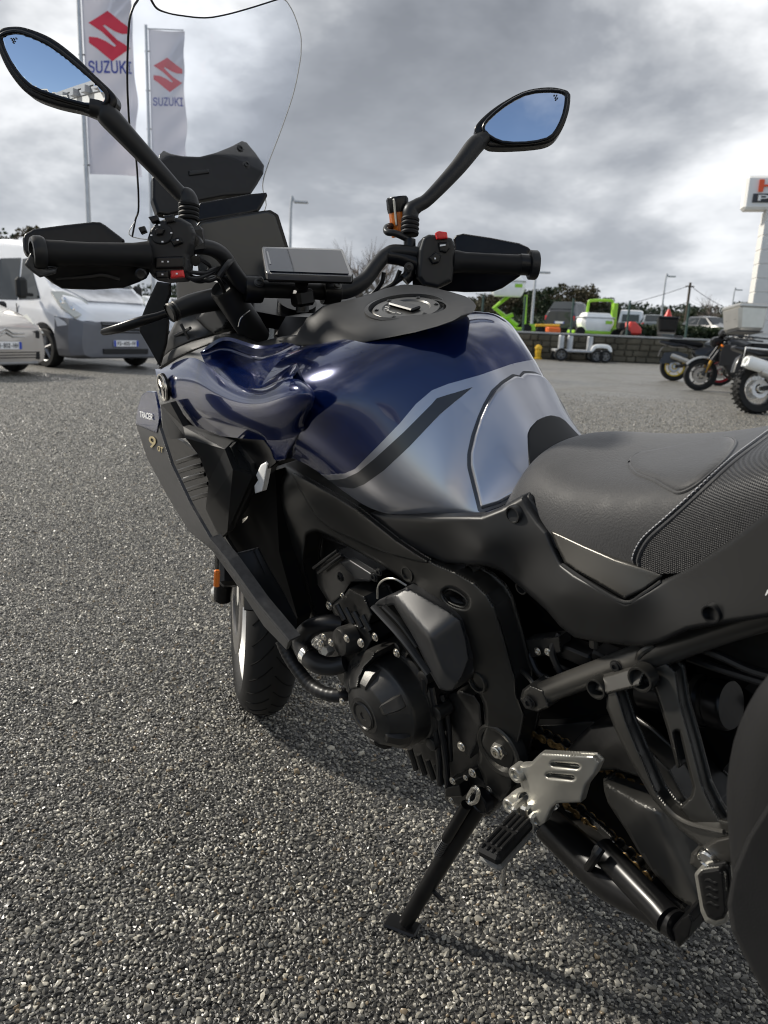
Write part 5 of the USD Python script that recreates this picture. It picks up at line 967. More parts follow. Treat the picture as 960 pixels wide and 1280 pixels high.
obj('peg_hinge', [rbox((.008, .030, .034), .003, p0-ax*.012+Rp[:, 0]*s*.013+Rp[:, 1]*.002, Rp) for s in (-1, 1)], 'bare_alloy', pegt)
obj('hinge_pin', tube([p0-ax*.006-Rp[:, 0]*.021, p0-ax*.006+Rp[:, 0]*.021], .0045, 12, 1), 'chrome', pegt)
obj('hinge_clip', rbox((.012, .022, .026), .003, p0-ax*.012+Rp[:, 1]*.010, Rp), 'zinc_bolt', pegt)
f0 = B(632, 1074, .225); f1 = B(628, 1106, .232)
obj('peg_feeler', [tube([f0, f0*.4+f1*.6, f1], [.0034, .0032, .0042], 10, 2), lathe(f1, unit(f1-f0), [(0, -.004), (.0055, -.002), (.006, .003), (0, .005)], 12)], 'chrome', pegt)
# --- side stand
s0 = B(598, 1003, .125); gz = lambda P: (BM.T@(np.array([*(BM@P+BT)[:2], .012])-BT)); s1 = gz(B(508, 1140, .215))
k = unit(s1-s0)
stand = obj('side_stand', tube([s0, s0*.6+s1*.4, s0*.12+s1*.88, s1], [.0165, .0145, .0125, .012], 18, 4), 'smooth_black', bike)
upw = BM.T@np.array([0, 0, 1.]); fx = unit(np.cross(upw, np.cross(k, upw)))
Rf = np.column_stack([fx, np.cross(upw, fx), upw])
obj('stand_foot', rbox((.058, .034, .006), .003, s1+fx*.006-upw*.008, Rf), 'smooth_black', stand)
obj('stand_tang', tube([s0*.32+s1*.68, s0*.34+s1*.66+B(536, 1080, .2)*0+unit(np.cross(k, [0, 1, 0]))*-.035], .004, 8, 1), 'smooth_black', stand)
sA, sB = B(583, 1006, .155), B(548, 1066, .18)
obj('spring_sleeve', tube([sA, sA*.3+sB*.7], .0085, 14, 1), 'smooth_black', stand)
q = []
for i in range(8*9): 
    t = i/71.; a = i*2*np.pi/8; c = sA*.3+sB*.7 + (sB-sA)*.33*t; Rq = frame_of(sB-sA); q.append(c+Rq@np.array([.0065*math.cos(a), .0065*math.sin(a), 0]))
obj('spring', tube(q, .0013, 6, 1), 'black_bolt', stand)
obj('spring_hook', tube(catmull([B(585, 998, .165), B(592, 985, .165), B(598, 988, .165), B(596, 1000, .165), B(588, 1004, .165)], 4, True), .0035, 8, 1), 'chrome', stand)
shell('stand_bracket', 'engine_black', [(560, 975), (590, 965), (618, 985), (626, 1003), (612, 1020), (590, 1020), (572, 1008), (556, 1000)], .118, t=.02, er=3, ed=.005, rnd=3, parent=stand)
obj('stand_pivot', lathe(B(600, 1002, .14), (0, 1, 0), [(.019, -.01), (.019, .003), (.016, .005), (.014, .003), (0, .003)], 24), 'smooth_black', stand)
shell('stand_switch', 'smooth_black', [(556, 985), (575, 980), (578, 996), (556, 997)], .145, t=.02, er=2, ed=.003, parent=stand)
for x, y, r in ((566, 976, .0045), (591, 966, .0055), (613, 986, .0055), (564, 1000, .004), (582, 972, .0035)): bolt(x, y, .148 if x < 600 else .125, r, 'zinc_bolt', parent=stand)
# --- centre stand, folded up
cs = [B(688, 1032, .13), B(720, 1062, .14), B(760, 1098, .155), B(806, 1130, .17), B(848, 1158, .185)]
cstand = obj('centre_stand', tube(cs, [.024, .0245, .025, .019, .016], 20, 6), 'smooth_black', bike)
obj('stand_collar', tube([B(735, 1085, .172), B(744, 1072, .178), B(752, 1060, .17)], .0055, 8, 3), 'smooth_black', cstand)
obj('stand_tube', tube([B(752, 1062, .15), B(790, 1102, .165), B(836, 1150, .185)], .0165, 16, 4), 'smooth_black', cstand)
shell('stand_pad', 'smooth_black', [(836, 1164), (850, 1148), (862, 1140), (867, 1152), (862, 1172), (848, 1186)], .195, t=.03, er=3, ed=.006, rnd=2, parent=cstand)
shell('stand_plate', 'engine_black', [(688, 1018), (720, 1030), (752, 1062), (735, 1085), (700, 1060), (680, 1040)], [(688, 1018, .12), (752, 1062, .14), (700, 1060, .14)], t=.03, er=5, ed=.01, parent=cstand)
obj('lower_link', rbox((.05, .03, .02), .004, B(838, 1118, .12)), 'engine_black', bike)
# --- swing arm, chain guard and chain
swing_o = [(754, 972), (762, 970), (770, 973), (795, 983), (822, 996), (836, 1008), (848, 1023), (857, 1042), (864, 1062), (872, 1100), (878, 1124), (874, 1137), (860, 1131), (844, 1121), (830, 1106), (816, 1090), (798, 1064), (782, 1037), (769, 1018), (760, 1004), (755, 988)]
sw_y = plane_min([(754, 972, .118), (822, 996, .118), (790, 1000, .148)], [(782, 1037, .128), (760, 1004, .126), (800, 1010, .150)], [(800, 1004, .150), (870, 1110, .16), (790, 1010, .150)], [(864, 1062, .135), (836, 1008, .138), (830, 1040, .156)], soft=.003)
swing = shell('swing_arm', 'swing_grey', swing_o, sw_y, t=.05, er=0, g=4, rnd=3)
shell('swing_arm_front', 'engine_black', [(700, 945), (737, 908), (771, 903), (800, 925), (838, 962), (860, 1000), (840, 1010), (810, 975), (770, 962), (735, 965), (712, 975)], [(700, 945, .10), (771, 903, .12), (840, 1000, .125), (760, 940, .13)], t=.03, er=5, ed=.006, parent=swing)
shell('chain_guard', 'matte_plastic', [(648, 905), (690, 905), (740, 900), (800, 915), (850, 950), (900, 1000), (930, 1060), (900, 1120), (870, 1130), (840, 1000), (790, 965), (730, 965), (690, 1000), (652, 985)], .07, t=.04, er=3, ed=.004, g=8, parent=swing)
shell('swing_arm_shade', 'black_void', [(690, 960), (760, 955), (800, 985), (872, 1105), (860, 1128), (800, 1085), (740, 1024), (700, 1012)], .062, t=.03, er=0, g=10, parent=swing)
chain = obj('chain_rollers', trimesh.creation.box((.001, .001, .001), trimesh.transformations.translation_matrix(B(760, 1050, .08))), 'chain_steel', bike)
def link_mesh(c, dx, up, outer):
    ms = []; s = .0145 if outer else .0115
    for sg in (-1, 1):
        pl = []
        for e in (-1, 1):
            pl.append(lathe(c+dx*e*.0079+np.array([0, sg*s/2, 0]), (0, 1, 0), [(0, -.0009), (.0066, -.0009), (.0072, 0), (.0066, .0009), (0, .0009)], 12))
        ms += pl + [rbox((.0158, .0018, .0088), .0006, c+np.array([0, sg*s/2, 0]), np.column_stack([dx, [0, 1, 0], up]))]
    if outer: ms += [lathe(c+dx*e*.0079, (0, 1, 0), [(0, -.0095), (.0026, -.0095), (.0028, .0092), (.002, .0098), (0, .0098)], 8) for e in (-1, 1)]
    else: ms += [lathe(c+dx*e*.0079, (0, 1, 0), [(0, -.0055), (.0052, -.0055), (.0052, .0055), (0, .0055)], 10) for e in (-1, 1)]
    return ms
for a, b in ((B(690, 984, .098), B(836, 1112, .098)), (B(650, 905, .09), B(828, 992, .098))):
    Lc = np.linalg.norm(b-a); dx = (b-a)/Lc; upv = unit(np.cross(dx, [0, 1, 0]))
    for i in range(int(Lc/.01588)):
        obj('chain_link', link_mesh(a+dx*(i+.5)*.01588, dx, upv, i % 2 == 0), 'gold_chain' if i % 2 == 0 else 'chain_steel', chain, 40)
# --- damper reservoir, cables and the dark works behind the tail
obj('damper_adjuster', [lathe(B(893, 878, .07), (.96, .0, -.25), [(0, -.02), (.026, -.02), (.028, -.016), (.028, .0), (.025, .004), (.025, .008), (.028, .012), (.028, .024), (.022, .028), (.022, .09), (0, .09)], 26)], 'smooth_black', bike)
obj('adjuster_ring', lathe(B(877, 876, .07), (.96, .0, -.25), [(.0285, -.004), (.0292, -.003), (.0292, .003), (.0285, .004)], 26), 'trim_satin', bike)
for q in ([(880, 812, .12), (905, 822, .12), (940, 838, .12), (985, 850, .12)], [(860, 822, .1), (900, 836, .1), (985, 862, .1)], [(700, 792, .1), (690, 815, .11), (705, 850, .11)], [(660, 812, .1), (672, 840, .11), (690, 850, .11)]):
    obj('hose', tube([B(*o) for o in q], .0045, 8, 5), 'hose_rubber', bike)
shell('battery_bracket', 'engine_black', [(656, 800), (700, 795), (702, 816), (664, 822)], .11, t=.02, er=2, ed=.003)
for x, y in ((672, 814), (685, 815)): bolt(x, y, .113, .004, 'zinc_bolt')
obj('cable_clip', rbox((.012, .008, .018), .003, B(742, 803, .11)), 'trim_satin', bike)
obj('connector_block', [rbox((.05, .03, .02), .003, B(725, 815, .09)), rbox((.03, .03, .014), .003, B(760, 818, .09)), rbox((.04, .02, .012), .003, B(712, 836, .09))], 'smooth_black', bike)
for x, y in ((655, 733), (590, 712)): boss('frame_boss', x, y, .125, .009, 'engine_black', .003)
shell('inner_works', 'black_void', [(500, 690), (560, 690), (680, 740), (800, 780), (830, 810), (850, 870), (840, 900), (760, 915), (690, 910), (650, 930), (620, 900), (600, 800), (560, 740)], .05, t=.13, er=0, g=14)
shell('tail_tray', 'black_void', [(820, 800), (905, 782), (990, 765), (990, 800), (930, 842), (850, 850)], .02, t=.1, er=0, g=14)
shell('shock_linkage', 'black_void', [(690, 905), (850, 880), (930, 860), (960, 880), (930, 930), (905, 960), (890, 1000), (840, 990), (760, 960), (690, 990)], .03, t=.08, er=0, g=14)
# --- engine
shell('crankcase', 'engine_black', [(400, 668), (440, 684), (480, 705), (540, 735), (590, 775), (600, 900), (612, 985), (590, 1000), (562, 985), (520, 962), (503, 935), (470, 930), (440, 880), (424, 800), (412, 770), (396, 765), (398, 720)], .085, t=.17, er=6, ed=.01, g=9)
shell('engine_side', 'engine_black', [(398, 772), (432, 768), (456, 800), (446, 856), (428, 856), (406, 820)], .115, t=.05, er=4, ed=.006)
cyl = shell('cylinder_head', 'engine_black', [(394, 711), (408, 698), (421, 689), (444, 702), (469, 718), (461, 727), (440, 728), (430, 745), (413, 757), (397, 731)], [(394, 711, .125), (421, 689, .135), (469, 718, .15), (413, 757, .14)], t=.04, er=3, ed=.006, g=4)
shell('head_plate', 'panel_grey', [(424, 703), (437, 699), (470, 720), (462, 727), (444, 724)], [(424, 703, .145), (470, 720, .158), (444, 724, .152)], t=.01, er=3, ed=.003, g=4, parent=cyl)
obj('head_joint', [tube([B(394+d, 712+d, .14), B(410+d, 700+d, .145), B(424+d, 690+d, .142)], .003, 8, 3) for d in (-2, 4)], 'engine_black', cyl)
blk = shell('thermostat_housing', 'engine_black', [(413, 757), (431, 743), (437, 735), (456, 745), (466, 768), (462, 780), (448, 783), (430, 784), (420, 775)], [(413, 757, .155), (437, 735, .16), (466, 770, .168), (430, 784, .16)], t=.05, er=3, ed=.007, g=4)
for i in range(4):
    x0, y0 = 421+i*10.5, 756+i*4.5; obj('housing_rib', tube([B(x0, y0, .168), B(x0+10, y0+19, .168)], .0048, 8, 1), 'engine_black', blk)
pump = shell('water_pump', 'engine_black', [(417, 793), (427, 784), (444, 779), (462, 783), (468, 800), (455, 825), (436, 832), (424, 824)], [(417, 793, .185), (462, 783, .165), (436, 832, .185)], t=.06, er=4, ed=.009, g=4, rnd=3)
obj('pump_cover', lathe(B(428, 802, .195), (.1, 1, .1), [(.024, -.02), (.024, .0), (.021, .006), (.014, .008), (0, .009)], 26), 'engine_black', pump)
h1 = [B(428, 781, .165), B(410, 779, .18), B(390, 784, .195), B(377, 799, .205), B(382, 817, .212), B(396, 829, .214), B(414, 833, .205), B(432, 829, .19)]
hose = obj('coolant_hose', tube(h1, [.0125, .0145, .0155, .016, .0158, .0160, .0150, .0135], 20, 8), 'hose_rubber', bike)
Th = unit(h1[5]-h1[4]); obj('hose_clamp', lathe(h1[4]*.75+h1[5]*.25, Th, [(.0162, -.0065), (.0172, -.006), (.0172, .006), (.0162, .0065)], 28), 'chrome', hose)
obj('clamp_screw', bolt_mesh(h1[4]*.75+h1[5]*.25+[0, .004, -.017], (0, 1, -.3), .0032), 'zinc_bolt', hose)
h2 = catmull([B(352, 800, .205), B(360, 818, .205), B(373, 838, .203), B(388, 856, .2), B(407, 867, .195), B(428, 869, .18), B(446, 862, .15)], 10)
obj('corrugated_hose', tube(h2, [.0116+.0004*math.sin(i*2.1) for i in range(len(h2))], 16, 1), 'hose_rubber', bike)
sc = B(452, 897, .222); sy0 = sc[1]
SC = np.array([sc[0]-.004, .135, sc[2]+.004])
stator = obj('generator_cover', lathe(SC, (0, 1, 0), [(.083, -.03), (.083, .010), (.080, .0155), (.0765, .0165), (.0755, .019), (.0745, .043), (.0725, .0475), (.0690, .0505), (.0520, .0745), (.0490, .0772), (.0320, .0835), (.0300, .0850), (0, .085)], 64), 'engine_black', bike, 24)
for k in range(5):
    a = .55+k*2*np.pi/6.2; d = np.array([math.cos(a), 0, math.sin(a)]); sd = np.array([-math.sin(a), 0, math.cos(a)])
    pts = []
    for r, y, w in ((.046, .0805, .005), (.052, .0800, .007), (.066, .0660, .0085), (.0700, .0530, .009)):
        for s in (-1, 1): pts += [SC+d*r+sd*w*s+[0, y, 0], SC+d*(r-.006)+sd*(w+.003)*s+[0, y-.006, 0]]
    obj('rib', trimesh.convex.convex_hull(np.array(pts)), 'engine_black', stator, 40)
obj('inspection_plug', lathe(SC+[0, .085, 0], (0, 1, 0), [(.0225, -.001), (.0225, .001), (.0210, .003), (.0195, .0005), (.019, .0015), (.007, .0015), (.0058, -.002), (0, -.002)], 36), 'engine_black', stator)
obj('plug_ring', lathe(SC+[0, .085, 0], (0, 1, 0), [(.0220, .0012), (.0226, .0026), (.0232, .0008)], 36), 'worn_alloy', stator)
hump = shell('cover_hump', 'engine_black', [(429, 852), (430, 838), (436, 826), (446, 817), (462, 811), (470, 815), (466, 824), (456, 834), (450, 846), (447, 860), (438, 862), (431, 860)], [(429, 852, .204), (462, 811, .186), (450, 846, .212)], t=.075, er=4, ed=.007, g=3, rnd=2, parent=stator)
lettering('lettering', 'CP3', (437, 838), (449, 832), [(429, 852, .204), (462, 811, .186), (450, 846, .212)], 6, 'black_bolt', stator, .0005)
for x, y, r in ((433.7, 798, .0048), (414, 803, .005), (402, 804, .0055), (451, 804, .005), (469, 796, .0055), (496, 816, .0055), (505, 872, .0055), (516, 921, .0055), (506, 933, .005), (424, 859, .005), (428, 877, .005), (428, 744, .004), (412, 757, .006), (480, 832, .0035), (405, 796, .0045), (452, 803, .005), (577, 933, .0055), (507, 858, .004)):
    bolt(x, y, .205 if x < 440 and y > 780 else .172, r, 'zinc_bolt', label=None) if False else obj('bolt', bolt_mesh(B(x, y, .212 if (x < 455 and y > 790) else .170), (0, 1, 0), r), 'zinc_bolt', stator if y > 810 else pump, 40)
for x, y, r in ((426, 721, .006), (468, 721, .006), (474, 715, .005)): obj('bolt', bolt_mesh(B(x, y, .155), (0, 1, 0), r), 'black_bolt', cyl, 40)
obj('plug_body', lathe(B(409, 813, .21), (-.3, .9, .3), [(0, -.008), (.009, -.008), (.009, .004), (.007, .008), (0, .008)], 6), 'bare_alloy', pump)
flange = obj('cover_flange', tube([SC+np.array([.085*math.cos(a), .008, .085*math.sin(a)]) for a in np.linspace(-1.2, 1.9, 24)], .0055, 8, 1), 'engine_black', stator)
for a in (-.7, .1, .75, 1.5, 2.2): obj('flange_lug', lathe(SC+np.array([-.088*math.cos(a), -.01, .088*math.sin(a)]), (0, 1, 0), [(.011, 0), (.011, .026), (.008, .028), (0, .028)], 16), 'engine_black', stator)
# faceted cover above the gearbox
ec_o = [(466, 757), (475, 749), (494, 742), (509, 733), (522, 740), (541, 751), (560, 762), (577, 775), (584, 800), (587.5, 824), (579, 846), (567, 863), (558, 864), (549, 861), (537, 840), (524, 812), (510, 786), (502, 772), (492, 756), (480, 758)]
ec_y = plane_min([(509, 733, .168), (541, 751, .168), (505, 760, .190)], [(577, 775, .166), (587, 824, .166), (545, 790, .196)], [(505, 758, .193), (515, 770, .197), (560, 850, .200)], [(567, 863, .180), (549, 861, .182), (553, 838, .199)], soft=.002)
ecov = shell('sprocket_cover', 'panel_grey', ec_o, ec_y, t=.03, er=3, ed=.005, g=4, rnd=2)
obj('cover_slat', tube([B(467, 758, .187), B(476, 768, .188), B(505, 800, .19), B(536, 842, .186)], .0036, 8, 4, flat=1.6), 'panel_grey', ecov)
obj('cover_slat', tube([B(480, 758, .184), B(500, 778, .184), B(522, 808, .182)], .003, 8, 3, flat=1.5), 'matte_plastic', ecov)
shell('slot_shadow', 'black_void', [(468, 760), (492, 756), (510, 786), (537, 842), (520, 830)], .165, t=.01, er=0, parent=ecov)
obj('wire_loop', tube([B(472, 748, .175), B(473, 732, .18), B(482, 724, .18), B(494, 724, .178), B(508, 732, .17)], .0016, 6, 6), 'bare_alloy', ecov)
for q, r in (([(531, 848, .15), (532, 870, .15), (541, 900, .145), (548, 940, .14), (550, 980, .135)], .0052), ([(540, 858, .145), (544, 880, .145), (551, 910, .14), (557, 950, .135), (560, 985, .13)], .0052), ([(552, 868, .13), (560, 900, .13), (563, 950, .125)], .0045)):
    obj('hose', tube([B(*o) for o in q], r, 10, 6), 'hose_rubber', bike)
for i in range(4): obj('sump_rib', tube([B(512+i*11, 936+i*7, .10), B(520+i*11, 962+i*6, .10)], .005, 8, 1), 'engine_black', bike)
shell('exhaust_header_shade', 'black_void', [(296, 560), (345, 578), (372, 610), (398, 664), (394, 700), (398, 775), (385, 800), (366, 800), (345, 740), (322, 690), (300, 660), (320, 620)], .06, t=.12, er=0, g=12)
shell('lower_frame_lug', 'engine_black', [(366, 755), (390, 745), (398, 772), (384, 784), (370, 775)], .12, t=.03, er=3, ed=.005)

# --- front wheel, turned a little to the right
STO = np.array([1.608, 0, 0]); STA = np.array([-math.sin(math.radians(25)), 0, math.cos(math.radians(25))]); a = math.radians(-28)
K = np.array([[0, -STA[2], STA[1]], [STA[2], 0, -STA[0]], [-STA[1], STA[0], 0]]); RS = np.eye(3)+math.sin(a)*K+(1-math.cos(a))*K@K
steer = lambda P: (np.atleast_2d(np.asarray(P, float))-STO)@RS.T+STO+[.05, -.03, 0]
def wheel_meshes(R, w, rim_r):
    t = np.linspace(-1, 1, 25); pr = [(R-.5*w*(1-math.sqrt(max(0, 1-(s*.97)**2)))*1.02, s*w/2) for s in t]
    pr = [(rim_r, -w*.34), (rim_r+.012, -w*.46)]+pr+[(rim_r+.012, w*.46), (rim_r, w*.34)]
    tyre = lathe((0, 0, 0), (0, 1, 0), pr, 96)
    rim = lathe((0, 0, 0), (0, 1, 0), [(rim_r+.004, -w*.36), (rim_r-.004, -w*.37), (rim_r-.012, -w*.30), (rim_r-.022, -w*.1), (rim_r-.022, w*.1), (rim_r-.012, w*.30), (rim_r-.004, w*.37), (rim_r+.004, w*.36), (rim_r+.004, -w*.36)], 72)
    return tyre, rim
ty, rimm = wheel_meshes(.300, .122, .222)
def fw(m): m = m.copy(); m.vertices = steer(m.vertices+[1.5, 0, .300]); return m
fwheel = obj('front_tyre', fw(ty), 'tyre_rubber', bike, 50)
gs = []
for k in range(36):
    a0 = k*2*np.pi/36
    for s in (-1, 1):
        q = []
        for t in np.linspace(.06, .8, 7):
            aa = a0+t*.28+(0 if s > 0 else .087); yy = s*t*.061; rr = .300-.5*.122*(1-math.sqrt(1-(t*.97)**2))*1.02
            q.append([rr*math.cos(aa), yy, rr*math.sin(aa)])
        g = tube(q, .0016, 5, 1); gs.append(g)
obj('tread_groove', fw(trimesh.util.concatenate(gs)), 'black_void', fwheel, False, kind='stuff')
obj('rim', fw(rimm), 'rim_white', fwheel)
for k in range(10):
    a0 = k*2*np.pi/10+.1*(k % 2); o = np.array([math.cos(a0), 0, math.sin(a0)]); obj('spoke', fw(tube([o*.035+[0, .02, 0], o*.12+[0, .014, 0], o*.206+[0, .012, 0]], [.013, .010, .009], 10, 3)), 'rim_white', fwheel)
obj('hub', fw(lathe((0, 0, 0), (0, 1, 0), [(0, -.06), (.03, -.06), (.04, -.03), (.04, .03), (.03, .06), (0, .06)], 24)), 'rim_white', fwheel)
for s in (-1, 1):
    obj('brake_disc', fw(lathe((0, s*.062, 0), (0, 1, 0), [(.105, -.0025), (.149, -.0025), (.149, .0025), (.105, .0025), (.105, -.0025)], 60)), 'brake_disc', fwheel)
    obj('disc_carrier', fw(lathe((0, s*.058, 0), (0, 1, 0), [(.03, -.002), (.108, -.002), (.108, .002), (.03, .002), (.03, -.002)], 30)), 'smooth_black', fwheel)
    low = steer([[1.47, s*.098, .300], [1.40, s*.098, .50], [1.30, s*.098, .72], [1.155, s*.098, 1.03]])
    leg = obj('fork_leg', tube(low, [.022, .025, .023, .0225], 18, 4), 'smooth_black', bike)
    c = steer([[1.405, s*.088, .42]])[0]
    cal = obj('brake_caliper', rbox((.055, .05, .12), .010, c, RS@rotm('y', math.radians(28))), 'smooth_black', leg)
    for dz in (-.038, .038): obj('bolt', bolt_mesh(c+RS@np.array([-.01, s*.026, dz]), RS@np.array([0, s, 0]), .006), 'zinc_bolt', cal)
    obj('reflector', rbox((.010, .013, .050), .003, D(271, 723, 1.72) if s > 0 else steer([[1.40, -.150, .60]])[0], RS@rotm('y', math.radians(-22))), 'amber_plastic', leg)
    obj('axle_end', lathe(steer([[1.5, s*.10, .3]])[0], RS@np.array([0, s, 0]), [(0, 0), (.02, 0), (.02, .02), (.012, .026), (0, .026)], 20), 'zinc_bolt', leg)
fd = []
for t in np.linspace(math.radians(20), math.radians(165), 22):
    for s in np.linspace(-1, 1, 9): fd.append([(.322-.035*s*s*1.2)*math.cos(t)+1.5, s*.068, (.322-.035*s*s*1.2)*math.sin(t)+.300])
fd = np.array(fd); ii = np.arange(22*9).reshape(22, 9); q = np.stack([ii[:-1, :-1], ii[:-1, 1:], ii[1:, 1:], ii[1:, :-1]], -1).reshape(-1, 4); ff = np.vstack([q[:, [0, 1, 2]], q[:, [0, 2, 3]]])
obj('front_mudguard', fw(close(fd-[1.5, 0, .3], ff, np.array([0, 0, -.004]))), 'matte_plastic', bike, True)
ty, rimm = wheel_meshes(.316, .180, .222)
rw = lambda m: trimesh.Trimesh(m.vertices+[-.085, -.02, .316], m.faces, process=False)
rwh = obj('rear_tyre', rw(ty), 'tyre_rubber', bike, 50); obj('rim', rw(rimm), 'rim_white', rwh)
for k in range(10):
    a0 = k*2*np.pi/10; o = np.array([math.cos(a0), 0, math.sin(a0)]); obj('spoke', rw(tube([o*.03, o*.12, o*.206], [.016, .012, .01], 10, 3)), 'rim_white', rwh)
obj('hub', rw(lathe((0, 0, 0), (0, 1, 0), [(0, -.08), (.04, -.08), (.05, -.03), (.05, .03), (.04, .08), (0, .08)], 24)), 'rim_white', rwh)
obj('swing_arm_leg', tube([(.58, -.09, .42), (.42, -.115, .40), (.2, -.12, .34), (-.04, -.115, .316)], [.035, .034, .03, .028], 14, 4), 'panel_grey', swing)
# --- steering head and yokes
obj('steering_stem', tube(steer([[1.25, 0, .80], [1.135, 0, 1.02]]), .036, 18, 1), 'smooth_black', bike)
obj('top_yoke', trimesh.convex.convex_hull(np.vstack([lathe(c, STA, [(0, -.014), (.034, -.014), (.034, .014), (0, .014)], 18).vertices for c in steer([[1.165, .098, 1.0], [1.165, -.098, 1.0], [1.14, 0, .99]])])), 'smooth_black', bike)
obj('bottom_yoke', trimesh.convex.convex_hull(np.vstack([lathe(c, STA, [(0, -.016), (.034, -.016), (.034, .016), (0, .016)], 18).vertices for c in steer([[1.26, .098, .80], [1.26, -.098, .80], [1.24, 0, .8]])])), 'smooth_black', bike)
obj('headstock', rbox((.16, .10, .24), .03, (1.10, 0, .88)), 'smooth_black', bike)
# --- handlebar and its controls
bar = [D(-10+250, 309, 1.19), D(262, 310, 1.205), D(278, 319, 1.225), D(290, 337, 1.25), D(303, 354, 1.275), D(318, 361, 1.29), D(335, 361.5, 1.30), D(375, 363, 1.32), D(413, 364.5, 1.34), D(436, 362, 1.35), D(455, 351, 1.355), D(470, 332, 1.36), D(484, 318, 1.365), D(500, 314, 1.365), D(560, 322, 1.37)]
hb = obj('handlebar', tube([D(205, 313, 1.16)]+bar, [.0112]*2+[.0118, .0125, .0132, .014, .0145, .0145, .0145, .0145, .0145, .0138, .0130, .0122, .0115, .0112], 20, 6), 'matte_plastic', bike)
tb = unit(D(413, 364, 1.34)-D(318, 361, 1.29))
for x, dp in ((316, 1.288), (338, 1.302), (413, 1.338), (393, 1.33)):
    c = D(x, 361.5+(x-316)*.03, dp)
    if x in (316, 413):
        o = obj('bar_clamp', lathe(c, tb, [(.0, -.015), (.0215, -.015), (.0225, -.013), (.0225, .013), (.0215, .015), (0, .015)], 24), 'smooth_black', hb)
        cd = unit(CB-c)*.7+np.array([0, 0, .4]); cd = unit(cd-tb*(tb@cd))
        obj('clamp_bolt', bolt_mesh(c+cd*.0215+tb*.006, cd, .0062), 'worn_alloy', o)
# left grip
L0, L1 = D(52, 316, 1.055), D(186, 319, 1.135); la = unit(L1-L0); LG = np.linalg.norm(L1-L0)
lg = obj('left_grip', lathe(L0, la, [(0, 0), (.0165, .001), (.0172, .004), (.0172, .03), (.0162, .034), (.0158, .06), (.0160, LG*.55), (.0168, LG*.85), (.0188, LG*.96), (.0195, LG*.99), (.0170, LG), (0, LG)], 36), 'rubber', hb)
e = obj('bar_end', lathe(L0, -la, [(0, -.004), (.0205, -.004), (.0225, .0), (.0225, .008), (.0200, .0125), (.0150, .0130), (.0135, .006), (0, .006)], 36), 'matte_plastic', lg)
obj('end_bolt', bolt_mesh(L0-la*.006, -la, .0065), 'black_bolt', e)
obj('guard_mount', shell_mesh([(30, 331), (38, 316), (46, 322), (52, 334), (60, 336), (72, 334), (70, 342), (50, 347), (40, 340)], 0, plane=(D(45, 332, 1.05), CB-D(45, 332, 1.05)), t=.018, er=3, ed=.004, g=4), 'panel_grey', lg)
Pl = lambda px, py, dp, n=None: (D(px, py, dp), (CB-D(px, py, dp)) if n is None else np.asarray(n, float))
def tilt(px, py, dp, yaw=0, pitch=0):
    """a plane at a photo point and depth, facing the viewer but turned by yaw (to the right) and pitch (upwards), degrees"""
    p = D(px, py, dp); d = unit(CB-p); r = BM.T@_rt; u = unit(np.cross(d, np.cross(r, d)*1.0)) if False else None
    r = unit(r-d*(r@d)); uu = np.cross(d, r); 
    n = unit(d+r*math.tan(math.radians(yaw))+uu*math.tan(math.radians(pitch))); return (p, n)
hg = shell('hand_guard', 'smooth_black', [(28, 297), (31, 291), (42, 285), (80, 280), (117, 276), (126, 276.5), (132, 280), (158, 300), (150, 312), (60, 314), (33, 318), (29, 310)], plane=tilt(100, 297, 1.15, 5, 15), t=.012, er=4, ed=.006, g=6, rnd=4, parent=lg)
shell('guard_blade', 'smooth_black', [(44, 338), (60, 332), (90, 328), (184, 331), (188, 342), (184, 349), (174, 354), (155, 361), (118, 363.5), (78, 362), (66, 355)], plane=tilt(110, 346, 1.12, 5, -12), t=.012, er=4, ed=.006, g=6, rnd=3, parent=lg)
obj('blade_rib', tube([D(70, 349, 1.105), D(110, 346, 1.115), D(128, 344, 1.12), D(150, 349, 1.13)], .0022, 6, 4), 'matte_plastic', lg)
# left switch cluster
lc = tilt(212, 317, 1.145, -8, 8)
sw = shell('left_switchgear', 'matte_plastic', [(183, 297), (187, 285), (196, 276), (210, 270), (226, 271), (238, 278), (243, 290), (241, 305), (236, 318), (235, 338), (231, 347), (206, 349), (190, 346), (183, 336), (180, 318)], plane=lc, t=.045, er=6, ed=.010, g=4, rnd=3, parent=hb)
def key(name, outline, mat, parent, base, lift=.004, **k):
    k = {**dict(er=2, ed=.002, g=3, t=.01), **k}
    return shell(name, mat, outline, plane=(base[0]+unit(base[1])*lift, base[1]), parent=parent, **k)
pad = key('thumb_pad', catmull([(188, 290), (195, 280), (206, 279), (215, 287), (214, 299), (206, 305), (195, 304), (189, 298)], 3, True), 'grey_plastic', sw, lc, .003)
key('joystick', [(193, 286), (201, 283), (206, 287), (203, 293), (195, 294)], 'smooth_black', pad, lc, .009, rnd=1)
key('toggle', [(185, 271), (196, 268), (199, 276), (190, 279)], 'smooth_black', sw, lc, .004); key('toggle', [(204, 269), (217, 268), (219, 277), (208, 279)], 'smooth_black', sw, lc, .005)
key('toggle', [(172, 284), (180, 282), (183, 289), (176, 292)], 'smooth_black', sw, lc, .0)
key('toggle', [(212, 300), (224, 296), (229, 303), (217, 308)], 'smooth_black', sw, lc, .006, rnd=1)
key('rocker', [(193, 321), (230, 320), (230, 335), (193, 336)], 'smooth_black', sw, lc, .005, rnd=1)
key('mode_button', [(194, 338), (211, 338), (211, 348), (194, 348)], 'smooth_black', sw, lc, .005, rnd=1)
key('hazard_button', [(213, 338), (229, 337), (230, 346), (213, 348)], 'red_plastic', sw, lc, .006, rnd=1)
